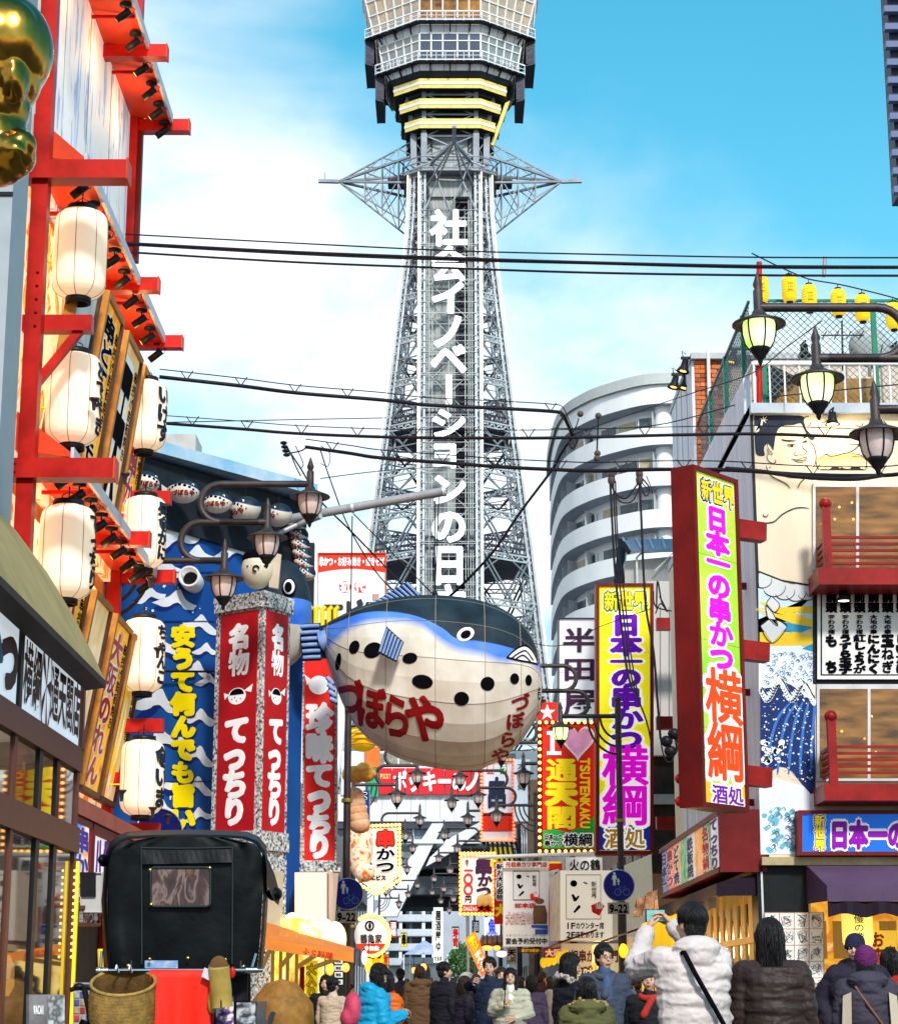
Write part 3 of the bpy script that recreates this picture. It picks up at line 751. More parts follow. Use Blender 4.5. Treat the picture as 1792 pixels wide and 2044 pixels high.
for y,z,x1 in((23.0,11.0,-3.94),(23.0,7.22,-3.95)):
 MB().box((-6.3,y-.17,z-.12),(x1,y+.1,z+.12)).build('beam',RED,rb)
 MB().box((x1,y-.19,z-.135),(x1+.02,y+.12,z+.135)).build('beam_cap',REDL,rb)
for z in(11.25,7.45,14.95,18.4):
 for y in(27.7,30.35):
  MB().box((-5.3,y-.1,z-.1),(-4.24,y+.1,z+.1)).build('beam',RED,rb)
  MB().box((-4.24,y-.11,z-.11),(-4.22,y+.11,z+.11)).build('beam_cap',REDL,rb)
for z in(9.15,8.62,5.1,4.3,3.55):
 for y,x1 in((23.3,-4.35),(30.0,-4.28)):
  if(z,y)in((8.62,23.3),(9.15,30.0),(5.1,23.3)):continue
  MB().box((-5.3,y-.09,z-.1),(x1,y+.09,z+.1)).build('lantern_bracket',RED,rb)
MB().bar((-5.0,23.3,8.4),(-4.5,23.3,9.08),.1).build('bracket_strut',RED,rb)
for z0,z1 in((15.0,15.9),(11.25,12.0),(7.45,8.1)):
 m=MB();y0,y1=23.2,30.25
 if z0>14:y0=22.9
 m.hexa([(-4.53,y0,z0),(-4.53,y1,z0),(-5.3,y1,z0+.1),(-5.3,y0,z0+.1)],[(-4.53,y0,z0+.06),(-4.53,y1,z0+.06),(-5.3,y1,z1),(-5.3,y0,z1)])
 m.build('hood',REDL,rb)
 MB().box((-4.53,y0,z0-.03),(-4.49,y1,z0+.12)).build('hood_trim',mat('pale_trim',(.6,.58,.66),.4),rb)
 for y in(24.85,26.6,28.4):MB().box((-5.3,y-.02,z0-.05),(-4.55,y+.02,z0-.002)).build('hood_rib',RED,rb)
MB().box((-5.3,30.26,12.6),(-4.98,30.4,16)).build('fin',DRED,rb)
m=MB();m.hexa([(-5.3,22.9,3.3),(-4.45,22.9,3.3),(-4.45,30.4,3.3),(-5.3,30.4,3.3)],[(-5.3,22.9,3.62),(-4.45,22.9,3.5),(-4.45,30.4,3.5),(-5.3,30.4,3.62)]);m.build('ledge',mat('salmon_ledge',(.55,.13,.09),.5,var=.2),rb)
def make_spot():
 t=thing('spotlight','small black cylinder spotlight clamped under the red hood','spotlight',(0,0,0),None,world=False)
 m=MB();m.lathe([(.0,.0),(.09,.0),(.09,-.03),(.03,-.05),(0,-.05)],(0,0,0),12);m.tube([(0,0,-.04),(0,0,-.12)],.012,6);m.build('mount',BLK,t)
 M=Matrix.Rotation(radians(55),3,'Y');m=MB();m.lathe([(0,.12),(.055,.12),(.055,-.12),(.045,-.12),(.045,-.1),(0,-.1)],(-.03,0,-.18),12,M);b=m.build('barrel',BLK,t)
 MB().lathe([(0,-.118),(.043,-.118)],(-.03,0,-.18),12,M).build('lens',WARM,b)
 MB().tube([(.05,0,-.03),(.13,.02,-.08),(.1,.03,-.15),(.03,0,-.16)],.006,5).build('cable',BLK,t)
 return t
spot0=make_spot();first=True
NTH=['nearest','second','third','fourth','fifth','sixth','seventh','eighth','ninth']
rows=[(14.98,[26.2,27.1,27.95,28.75,29.5,30.2],'black spotlight under the topmost red hood'),(11.22,[23.6+i*.84 for i in range(9)],'black spotlight under the middle red hood'),(7.42,[23.5+i*.82 for i in range(9)],'black spotlight under the lowest red hood')]
for z,ys,lab in rows:
 for yi,y in enumerate(ys):
  s=spot0 if first else dup(spot0,(0,0,0));first=False
  s.location=(-4.62,y,z-.01);s['label']=lab+', %s from the near end'%NTH[yi];s['group']='spotlights under the red hoods';s.rotation_euler.z=radians(random.uniform(-14,8))
spot0.scale=(1.0,)*3
BFR=mat('board_frame',(.10,.035,.015),.5,var=.4,vs=4);BFR2=mat('board_frame_gold',(.45,.2,.03),.5,var=.3,vs=3)
faces=[ramp_mat('board_pale',[(.35,(.45,.52,.58)),(.5,(.75,.74,.7)),(.62,(.6,.58,.5))],scale=1.5,dist=1,emit=.1),ramp_mat('board_orange',[(.35,(.75,.27,.02)),(.5,(.95,.50,.03)),(.65,(.6,.15,.02))],scale=1.8,dist=1,emit=.4),ramp_mat('board_cream',[(.4,(.85,.68,.42)),(.6,(.7,.42,.12))],scale=1.4,dist=1,emit=.35)]
YS=[(24.0,25.4),(25.8,27.1),(27.5,28.9),(29.1,30.28)]
spec=[[(0,'',None,'pale blank menu board behind the uppermost big lantern'),(1,'串どてホルモン',KL,'orange menu board with black lettering, second from the post in the upper row'),(2,'天',KL,'cream picture board, third from the post in the upper row'),(1,'名物串かつ',RL,'orange menu board with red lettering at the far end of the upper row')],[(1,'八丁鍋',RL,'dark orange menu board nearest the post in the lower row'),(2,'',None,'cream picture board, second from the post in the lower row'),(1,'大阪のれん',RL,'orange menu board with red and yellow writing, third in the lower row'),(2,'の',YEL,'pale menu board at the far end of the lower row')]]
for r,(zt_,zb_,xt_,xb_)in enumerate(((10.5,7.75,-4.62,-4.98),(6.35,3.9,-4.62,-5.02))):
 for(y0,y1),(fi,tx,lm,lab)in zip(YS,spec[r]):
  fr=Frame((xt_,y0,zt_),(xt_,y1,zt_),(xb_,y0,zb_),(xb_,y1,zb_))
  t=thing('menu_board',lab,'menu board',((xt_+xb_)/2,(y0+y1)/2,zb_),'menu boards hung on the red facade')
  m=MB();fr.slab(m,.04,.02,.96,.98,-.08,-.02);m.build('panel',faces[fi],t)
  for u0,v0,u1,v1,fm in((0,0,1,.03,BFR2),(0,.97,1,1,BFR),(0,.03,.07,.97,BFR2),(.93,.03,1,.97,BFR)):
   m=MB();fr.slab(m,u0,v0,u1,v1,-.12,.02);m.build('frame_rail',fm,t)
  if tx:
   letters(fr,t,WL,[(tx,(.12,.08,.72,.95))],bold=.09,d=-.016,name='lettering_outline');letters(fr,t,lm,[(tx,(.12,.08,.72,.95))],bold=.04,d=-.010)
   letters(fr,t,KL,[('串揚げ鉄板焼き',(.74,.1,.9,.6))],bold=.03,d=-.010,name='small_lettering')
  for u in(.2,.8):MB().tube([fr.p(u,.02,0),fr.p(u,-.02,.02)+V((-.3,0,.1))],.015,5).build('stay',YEL,t)
PAPER=mat('lantern_paper',(.80,.70,.60),.7,emit=.45,ecol=(1,.70,.40),var=.06,vs=5,bump=.1,bs=70)
INKM=mat('ink',(.012,.025,.05),.6,var=0)
LPROF=[(.19,.60),(.2,.585),(.28,.555),(.325,.50),(.34,.42),(.345,.2),(.345,-.25),(.34,-.40),(.315,-.48),(.27,-.535),(.2,-.575),(.16,-.59)]
def lr(z):
 for(r0,z0),(r1,z1)in zip(LPROF,LPROF[1:]):
  if z1<=z<=z0:return r0+(r1-r0)*(z0-z)/(z0-z1)
 return .16
def lantern(loc,label,text=None,phi=0,scale=1,group='big white paper lanterns on the red facade'):
 t=thing('paper_lantern',label,'lantern',(0,0,0),group,world=False)
 m=MB();n=32;pr=[]
 for i in range(len(LPROF)-1):
  for k in range(3):a=k/3;pr.append((LPROF[i][0]*(1-a)+LPROF[i+1][0]*a,LPROF[i][1]*(1-a)+LPROF[i+1][1]*a))
 pr.append(LPROF[-1])
 vs=[];fs=[]
 for r,z in pr:
  for j in range(n):
   th=2*pi*j/n;q=r*(1-.012*(j%4==0));vs.append(V((q*cos(th),q*sin(th),z)))
 for i in range(len(pr)-1):
  for j in range(n):fs.append((i*n+j,(i+1)*n+j,(i+1)*n+(j+1)%n,i*n+(j+1)%n))
 m.add(vs,fs,0,True);m.build('paper_body',PAPER,t)
 m=MB()
 for j in range(0,n,4):
  th=2*pi*j/n;m.tube([((r+.002)*cos(th),(r+.002)*sin(th),z)for r,z in LPROF],.0045,4,cap=False)
 m.build('rib',mat('lantern_rib',(.28,.16,.08),.6,var=0),t)
 m=MB();m.lathe([(.10,.66),(.195,.66),(.2,.59),(.18,.58)],(0,0,0),20);m.build('top_ring',BLK,t)
 m=MB();m.lathe([(.15,-.57),(.165,-.585),(.165,-.66),(.13,-.665),(.13,-.60),(0,-.6)],(0,0,0),20);m.build('bottom_ring',BLK,t)
 m=MB();m.tube([(0,0,.64),(0,0,.85)],.01,5);m.tube([(-.1,0,.65),(-.08,0,.74),(0,0,.78),(.08,0,.74),(.1,0,.65)],.008,5);m.build('hook',BLK,t)
 MB().tube([(-.34,0,-.1),(-.5,.02,-.1)],.012,5).build('side_stay',YEL,t)
 if text:
  m=MB();n_=len(text);top,bot=.48,-.48;h=(top-bot)/n_;wd=min(.34,h*1.15)
  for i,ch in enumerate(text):
   gv,gf=glyph(ch,.01)
   for k in range(9):
    dx,dy=(0,0)if k==0 else(.05*cos(k*pi/4),.05*sin(k*pi/4));out=[]
    for q in gv:
     z=top-h*(i+.5)+h*1.05*(q.y-.38+dy);r=lr(z)+.012+k*.0004
     a=phi+wd*(q.x-.5+dx)/.34;out.append(V((r*cos(a),r*sin(a),z)))
    m.add(out,gf)
  m.build('lettering',INKM,t)
 t.location=loc;t.scale=(scale,)*3;t.rotation_euler=(0,0,0);return t
for z,tx,lab in((10.32,None,'big blank white paper lantern, topmost of the near stack'),(8.40,'どてやき','big white paper lantern with dark writing, middle of the near stack'),(6.45,'てっちり','big white paper lantern with dark writing, lowest of the near stack')):
 lantern((-4.68,24.0,z),lab,tx,radians(-8),.985)
for i,(z,tx,lab)in enumerate(((9.82,'いけす','white paper lantern partly behind menu boards, top of the far stack'),(7.98,'昼食かに','white paper lantern, second from the top of the far stack'),(6.1,'ちゃんこ','white paper lantern, third from the top of the far stack'),(4.28,'食いま','white paper lantern, lowest of the far stack above the ledge'))):
 lantern((-4.66+.05*i,29.6,z),lab,tx,radians(-22),.93)
for i,(y,z,x)in enumerate(((26.1,7.95,-4.35),(27.7,6.85,-4.2),(28.6,6.0,-4.2),(23.6,8.25,-4.35),(26.5,3.75,-4.3),(29.0,3.75,-4.25),(30.2,3.75,-4.2))):
 m=MB().lathe([(.02,-.1),(.03,0),(.055,.025),(.07,.05),(.05,.05),(.0,.03)],(x,y,z),12);o=m.build('uplight',LAMPM,off=(x,y,z-.2))
 tag(o,'small dark cup-shaped uplight on the red facade, '+('near upper one below the menu boards','upper one beside the second far lantern','upper one farthest along','one on the strut by the near post','lower one nearest the viewer','lower one in the middle','lower one farthest along')[i],'light','uplights on the red beams')
L2=vplane((-4.5,22),(-4.5,30))
fr=Frame((-4.5,22.9,3.28),(-4.5,25.4,3.28),(-4.5,22.9,2.2),(-4.5,25.4,2.2))
t,fr=signboard('box_sign','glowing blue and orange box sign below the red ledge','sign',fr,None,ramp_mat('sign_blue_glow',[(.3,(.02,.08,.7)),(.5,(.1,.2,.8)),(.62,(.9,.4,.1)),(.7,(.9,.85,.9))],scale=1.2,dist=1,emit=.7),.15,.03,DRED)
letters(fr,t,WL,[('新世界',(.1,.15,.5,.9)),('串かつ',(.55,.1,.95,.95))],vert=True,bold=.09,d=.012,name='lettering_outline');letters(fr,t,mat('indigo_letter',(.08,.03,.5),.5,var=0),[('新世界',(.1,.15,.5,.9)),('串かつ',(.55,.1,.95,.95))],vert=True,bold=.03,d=.02)
fr=Frame((-4.5,25.5,3.28),(-4.5,29.8,3.28),(-4.5,25.5,2.2),(-4.5,29.8,2.2))
t,fr=signboard('box_sign','glowing white box sign with purple and red writing next to the blue one','sign',fr,None,mat('sign_white_glow',(.85,.85,.9),.4,emit=.6,var=.05),.15,.03,DRED)
letters(fr,t,mat('purple_letter',(.18,.02,.3),.5,var=0),[('八重勝',(.05,.1,.5,.95))],vert=False,bold=.06,d=.012);letters(fr,t,RL,[('串かつ',(.55,.1,.95,.95))],vert=False,bold=.05,d=.012)
ns=thing('corner_shop','near shop at the left edge with copper framed windows and a tan canopy','shop',(-3.8,18,0))
COP=mat('copper_frame',(.14,.036,.022),.4,metal=.3,var=.25,vs=2);NX=-3.8
MB().box((-9,12,0),(NX-.9,20.5,4.4)).build('inner_wall',mat('dark_interior',(.05,.03,.02),.7,col2=(.20,.09,.02),vs=1.2),ns)
MB().box((-9,12,4.4),(NX-.05,20.6,4.5)).build('roof',BLK,ns)
NPL=lambda y0,y1,z0,z1:Frame((NX,y0,z1),(NX,y1,z1),(NX,y0,z0),(NX,y1,z0))
for(y0,y1)in((12,17.5),(17.62,20.55)):
 m=MB();NPL(y0,y1,3.65,4.38).slab(m,0,0,1,1,-.2,0);m.build('sign_panel',mat('sign_added_glow',(.66,.74,.82),.4,emit=.6,var=.08,vs=.7),ns)  # panel emission added to lift the sign out of the canopy shade
fr=NPL(17.62,20.55,3.65,4.38)
SHK=mat('dark_brown_letter',(.06,.02,.02),.5,var=0)
letters(fr,ns,SHK,[('横綱',(.03,.1,.30,.93)),('通天閣店',(.46,.12,.98,.9))],vert=False,bold=.03,d=.012,off=.01)
m=MB();c=fr.p(.385,.5,.012);
for r0,r1 in((.30,.35),):
 n=28;vs=[c+V((0,r1*.75*cos(2*pi*i/n),r1*1.4*sin(2*pi*i/n)))for i in range(n)]+[c+V((0,r0*.75*cos(2*pi*i/n),r0*1.4*sin(2*pi*i/n)))for i in range(n)]
 m.add(vs,[(i,(i+1)%n,n+(i+1)%n,n+i)for i in range(n)])
for k in range(5):
 a=2*pi*k/5;m.quad(c+V((0,.02,0)),c+V((0,.22*cos(a-.2),.42*sin(a-.2))),c+V((0,.22*cos(a+.2),.42*sin(a+.2))),c)
m.build('crest',SHK,ns)
fr=NPL(16.2,17.5,3.65,4.38);letters(fr,ns,mat('teal_letter',(.02,.12,.22),.5,var=0),[('か',(-.45,.1,.5,.95))],vert=False,bold=.07,d=.012);letters(fr,ns,SHK,[('つ',(.45,.1,.98,.95))],vert=False,bold=.07,d=.012)
MB().box((NX-.2,17.5,3.65),(NX+.03,17.62,4.38)).build('sign_divider',BLK,ns)
MB().box((NX-.2,12,4.38),(NX+.05,20.6,4.44)).build('sign_rail',BLK,ns);MB().box((NX-.2,20.55,3.62),(NX+.04,20.65,4.4)).build('sign_rail',COP,ns)
m=MB();R=lambda x,y,z:V((x,y,z))
prof_c=[(-4.9,6.35),(-4.5,6.0),(-4.15,5.55),(-3.85,5.08),(-3.62,4.65),(-3.5,4.42)]
TAN=mat('tan_canopy',(.42,.31,.13),.7,var=.2,vs=1.2,bump=.2,bs=15)
Y0c,Y1c=12,20.3
top0=[R(x,Y0c,z)for x,z in prof_c];top1=[R(x,Y1c,z-.12)for x,z in prof_c]
n=len(prof_c)
vs=top0+[top0[i].lerp(top1[i],.5)for i in range(n)]+top1
m.add(vs,[(r*n+i,r*n+i+1,(r+1)*n+i+1,(r+1)*n+i)for r in range(2)for i in range(n-1)],0,True);m.build('canopy',TAN,ns)
m=MB();a,b=top0[-1],top1[-1]
m.hexa([a,b,b+V((-.2,0,-.03)),a+V((-.2,0,-.03))],[v+V((0,0,-.07))for v in(a,b,b+V((-.2,0,-.03)),a+V((-.2,0,-.03)))]);m.build('canopy_fascia',mat('dark_fascia',(.03,.014,.012),.5),ns)
m=MB();m.poly([top1[i]for i in range(n)]+[R(-4.9,Y1c,4.3)]);m.build('canopy_end',TAN,ns)
m=MB();MB().box((NX-.12,12,3.40),(NX+.04,20.65,3.64)).build('frame_beam',COP,ns);MB().box((NX-.12,12,2.58),(NX+.04,20.65,2.84)).build('frame_beam',COP,ns)
for y,w in((17.5,.12),(20.53,.12),(18.6,.16),(19.45,.16),(16.5,.12)):
 MB().box((NX-.12,y,0),(NX+.012,y+w,3.4)).build('frame_post',COP if w<.15 else BLK,ns)
GLR=mat('shop_glass',(.012,.016,.02),.02,var=0,spec=1,coat=1,alpha=.9)
for y0,y1 in((16.62,17.5),(17.62,18.6),(18.76,19.45),(19.61,20.53)):
 MB().quad((NX-.01,y0,2.84),(NX-.01,y1,2.84),(NX-.01,y1,3.4),(NX-.01,y0,3.4)).build('window_pane',GLR,ns)
 MB().quad((NX-.01,y0,0),(NX-.01,y1,0),(NX-.01,y1,2.58),(NX-.01,y0,2.58)).build('window_pane',GLR,ns)
m=MB();rnd=random.Random(5)
WG=mat('interior_glow',(.9,.5,.1),.5,emit=2.2,ecol=(1,.5,.08),var=0)
for i in range(9):
 y=16.4+i*.5;z=.9+rnd.random()*.5
 MB().lathe([(.04,.2),(.09,.1),(.1,-.1),(.05,-.2)],(NX-.6,y,z),10).build('interior_lamp',WG,ns)
for i,y in enumerate((16.5,17.3,18.2,19.1,20.0)):
 m=MB();m.box((NX-.85,y,1.5+.1*(i%3)),(NX-.8,y+.5,2.5));m.build('interior_poster',ramp_mat('interior_poster',[(.35,(.5,.3,.1)),(.45,(.05,.1,.05)),(.55,(.6,.5,.4)),(.65,(.4,.02,.02))],scale=4,detail=3,emit=.3),ns)
fr=Frame((NX-.5,18.75,2.45),(NX-.5,19.2,2.45),(NX-.5,18.75,1.75));letters(fr,ns,mat('pink_neon',(.8,.25,.2),.5,emit=.6,var=0),[('営業中',(0,0,1,1))],bold=.05)
m=MB()
for i in range(14):m.ball((NX+.05,20.40,1.55+i*.065),.014,6,4)
m.build('bulb_string',WARM,ns,kind='stuff')
MB().box((NX+.03,20.56,0),(NX+.06,20.62,2.5)).build('yellow_strip',mat('yellow_strip',(.8,.55,.02),.5,emit=.5,var=0),ns)
t=thing('poster_stand','grey poster board leaning behind the glass at the lower left corner','poster',at(135,2044,16.9))
f_=vplane((-3.3,17.0),(-3.0,17.3));fr=pframe(f_,58,1986,129,2120);m=MB();fr.slab(m,0,0,1,1,-.04,0);m.build('board',mat('poster_grey',(.12,.10,.10),.5,col2=(.3,.28,.28),vs=4),t)
letters(fr,t,WL,[('WACAI',(.1,.15,.4,.3))],vert=False,bold=.02);m=MB();fr.slab(m,.52,.02,.98,.98,0,.01);m.build('photo',ramp_mat('poster_photo',[(.4,(.5,.48,.48)),(.5,(.1,.1,.1)),(.6,(.6,.6,.6))],scale=7,detail=2),t)
f_=vplane((-4.4,24),(-3.5,24))
t,fr=signboard('projecting_sign','small white sign box with black panel just right of the near shop window','sign',f_,(161,1742,205,1822),mat('dull_white',(.5,.48,.45),.5),.3,.04,LGR)
m=MB();fr.slab(m,0,0,.7,.6,.0,.04);m.build('panel',BLK,t)
t,fr=signboard('shop_fascia','dark red fascia with pale lettering below the white sign box','sign',vplane((-4.35,22),(-4.2,28)),(150,1808,196,1850),DRED,.3,.03,DRED)
letters(fr,t,mat('faded_letter',(.6,.5,.5),.5,var=0),[('串かつ亭',(.1,.2,.95,.9))],vert=False,bold=.03)
MB().box((-4.9,22.2,0),(-4.55,22.6,2.4)).build('shop_pier',DRED,rb)
MB().box((-5.25,23.1,0),(-5.15,30.4,3.2)).build('shopfront',mat('shopfront_dark',(.02,.012,.01),.5,var=.3),rb)
gw=thing('near_building','pale grey edge of a building cut by the left edge of the frame','building',(-5.5,19.5,0))
MB().box((-7,19.4,5.3),(-4.51,20.1,20)).build('wall',mat('pale_grey_wall',(.36,.39,.42),.5,var=.08),gw)
MB().box((-7,19.38,9.22),(-4.505,19.398,9.26)).build('wall_joint',BLK,gw)
for z in(8,10.2,12.4,14.6):MB().bar((-5.6,22.55,z+.9),(-5.25,22.58,z),.03).build('cladding_joint',BLK,rb)
YG=15.5
def gp(px,py,dy=0):p=at(px,py,YG);return V((p.x,YG+dy,p.z))
k_=YG/F*1.09
m=MB()
m.ball(gp(-2,98),(108*k_,108*k_,118*k_),28,20)
m.ball(gp(-14,150),(98*k_,94*k_,96*k_),24,16)
m.ball(gp(-22,215),(82*k_,78*k_,80*k_),24,16)
m.ball(gp(-20,280),(76*k_,70*k_,76*k_),24,16)
m.ball(gp(40,180,-.2),(26*k_,40*k_,52*k_),16,12)
m.ball(gp(22,315,-.05),(52*k_,60*k_,44*k_),20,14)
m.ball(gp(48,300,-.12),(31*k_,34*k_,30*k_),16,12)
m.ball(gp(40,322,-.22),(22*k_,22*k_,18*k_),16,12)
m.ball(gp(-10,330),(60*k_,60*k_,40*k_),16,12)
m.ball(gp(30,95,-.25),(60*k_,40*k_,75*k_),16,12)
vs,fs=remesh(m,.022,6)
m=MB();m.add(vs,fs,0,True)
gh=m.build('golden_sculpture',mat('polished_gold',(.42,.22,.035),.17,metal=1,var=.35,vs=2.5,bump=.08,bs=6),off=gp(0,370));tag(gh,'polished golden bulbous head sculpture cut by the upper left corner','sculpture')
# ================================================================ blue fish restaurant
fb=thing('restaurant_building','blue restaurant facade painted with white wave crests left of the red column sign','building',(-4,36,0))
FA,FB=(-5.05,34.0),(-2.72,37.0);bp_=vplane(FA,FB)
BLUE=mat('wave_blue',(.01,.10,.36),.5,col2=(.006,.055,.26),vs=.7,stretch=(1,1,.5))
top_z=bp_(320,916).z
A_,B_=V((-6.4,32.26,0)),V((FB[0],FB[1],0));back=V((-1.2,5,0))
m=MB();m.prism([A_,B_,B_+back,A_+back],(0,0,top_z-.1));m.build('wall',BLUE,fb)
m=MB();A2,B2=A_+V((0,-.35,top_z)),B_+V((.25,-.35,top_z));m.hexa([A2,B2,B2+back,A2+back],[v+V((0,0,.22))for v in(A2,B2,B2+back,A2+back)]);m.build('roof_edge',mat('pale_blue_coping',(.12,.42,.68),.5,col2=(.6,.68,.72),vs=1),fb)
m=MB();A3,B3=A_+V((.05,-.1,top_z-1.15)),B_+V((0,-.1,top_z-1.35));m.hexa([A3,B3,B3+V((0,0,1.25)),A3+V((0,0,1.08))],[v+V((-.05,.1,0))for v in(A3,B3,B3+V((0,0,1.25)),A3+V((0,0,1.08)))]);m.build('dark_frieze',mat('frieze_dark',(.015,.022,.03),.6,var=.4,vs=2),fb)
def wave(mb,cx,cy,s,fl=1,d=.01,mi=0,rnd=random.Random(1)):
 up=[(-1.15,.42),(-.75,.16),(-.42,-.02),(-.2,-.3),(-.06,-.42),(.06,-.44),(.14,-.3),(.34,-.02),(.62,.14),(.95,.2)]
 lo=[(.8,.42),(.6,.50),(.4,.46),(.22,.30),(.04,.22),(-.16,.28),(-.36,.46),(-.66,.56),(-.95,.52)]
 pts=[(x*fl,y)for x,y in up+lo]
 ra=rnd.uniform(-.35,.2)*fl;rt_=lambda x,y:(x*cos(ra)-y*sin(ra),x*sin(ra)+y*cos(ra))
 w=[bp_(cx+rt_(x,y)[0]*s*(1+rnd.uniform(-.04,.04)),cy+rt_(x,y)[1]*s*1.0,d)for x,y in pts]
 n=len(up);L_=lo[::-1];wl=[bp_(cx+rt_(x*fl,y)[0]*s*(1+rnd.uniform(-.06,.06)),cy+rt_(x*fl,y)[1]*s*(1+rnd.uniform(-.08,.08)),d)for x,y in L_];wu=w[:n]
 k=14
 def samp(a,t):t*=len(a)-1;i=min(int(t),len(a)-2);return a[i].lerp(a[i+1],t-i)
 vs=[];
 for i in range(k+1):vs+=[samp(wu,i/k),samp(wl,i/k)]
 mb.add(vs,[(2*i,2*i+1,2*i+3,2*i+2)for i in range(k)],mi)
m=MB();sh=MB();rnd=random.Random(2)
WV=[(a_,b_+4,c_*1.3,d_)for a_,b_,c_,d_ in[(355,1190,32,1),(400,1238,28,-1),(322,1288,36,1),(392,1328,24,-1),(318,1392,38,1),(400,1425,26,-1),(322,1470,38,1),(396,1500,28,-1),(318,1560,30,1),(393,1560,26,-1),(322,1605,26,1),(398,1620,22,1),(350,1062,42,1),(395,1100,30,1),(430,1055,30,-1),(470,1090,34,1),(330,1130,34,-1),(300,1180,26,1),(275,1240,26,1),(560,1080,30,1),(285,1330,28,-1),(418,1352,20,1),(412,1290,20,1),(290,1500,26,-1)]]
for x,y,s,f_ in WV:wave(m,x,y,s,f_,.012,0,rnd);wave(sh,x+2,y+5,s,f_,.006,0,rnd)
for i in range(46):
 x,y,s,f_=WV[rnd.randrange(len(WV))];px,py=x+rnd.uniform(-1,1)*s*.6+18*f_,y-s*.5+rnd.uniform(-14,10);r=rnd.uniform(1,3.2)
 m.poly([bp_(px+r*cos(a*pi/4),py+r*sin(a*pi/4),.013)for a in range(8)])
sh.build('wave_shadow',mat('wave_navy',(.006,.02,.16),.5,var=0),fb,kind='stuff');m.build('painted_wave',mat('wave_white',(.78,.80,.84),.5,var=.05),fb,kind='stuff')
fr=pframe(bp_,338,1248,388,1662)
letters(fr,fb,mat('navy_letter',(.006,.02,.16),.5,var=0),[('安うて何んでも旨い',(.07,.007,1.04,1.0))],bold=.085,d=.02,name='lettering_shadow')
letters(fr,fb,mat('yellow_sign_letter',(.88,.68,.0),.4,var=0,emit=.12),[('安うて何んでも旨い',(0,0,.97,.99))],bold=.085,d=.03)
for y in(1142,1240,1560):
 a,b=bp_(250,y,.02),bp_(427,y,.02);MB().bar(a,b,.012).build('panel_joint',MATS['wave_navy'],fb)
MB().tube([bp_(282,1340,.2),bp_(450,1341,.2)],.02).build('conduit',BLK,fb)
m=MB();q=bp_(385,1163,.0);M=Matrix.Rotation(radians(90),3,'X');m.lathe([(.19,-.05),(.19,.55),(.15,.56),(.13,.2),(0,.2)],q,18,M);m.build('vent_pipe',WHT,fb)
MB().lathe([(0,.3),(.128,.3)],q,16,M).build('vent_dark',BLK,fb)
m=MB();q=bp_(318,1660,.05);n=30;m.poly([bp_(318+46*cos(2*pi*i/n),1660+46*sin(2*pi*i/n),.05)for i in range(n)]);o=m.build('round_emblem',mat('navy_disc',(.008,.01,.12),.4,var=.1),fb)
MB().tube([bp_(318+46*cos(2*pi*i/n),1660+46*sin(2*pi*i/n),.06)for i in range(n+1)],.012,5).build('emblem_rim',LGR,fb)
rbx=MB().box((-6.0,38.2,10),(-5.0,39.2,at(340,866,38.2).z)).build('rooftop_shed',mat('dull_white',(.5,.48,.45),.5),fb)
WP=mat('pole_white',(.42,.42,.45),.4,metal=.3,var=.15)
pl=thing('mast_arm','long pale steel pole reaching over the street to the tower lettering','pole',at(430,1060,36))
MB().tube([at(430,1062,36.6),at(885,981,35.6)],.085,12).build('tube',WP,pl);MB().tube([at(882,981.6,35.6),at(889,980,35.6)],.1,12).build('end_cap',LGR,pl);MB().tube([at(700,1014,36),at(706,1013,36)],.1,12).build('collar',LGR,pl)
pl=thing('mast_arm','thinner second pale pole below the long one, crossing the blue wave wall','pole',at(330,1170,35))
MB().tube([at(330,1173,35.3),at(596,1046,36.3)],.05,10).build('tube',WP,pl);MB().tube([at(593,1047.5,36.3),at(640,1030,36.0)],.06,10).build('tube_end',LGR,pl)
from mathutils.bvhtree import BVHTree
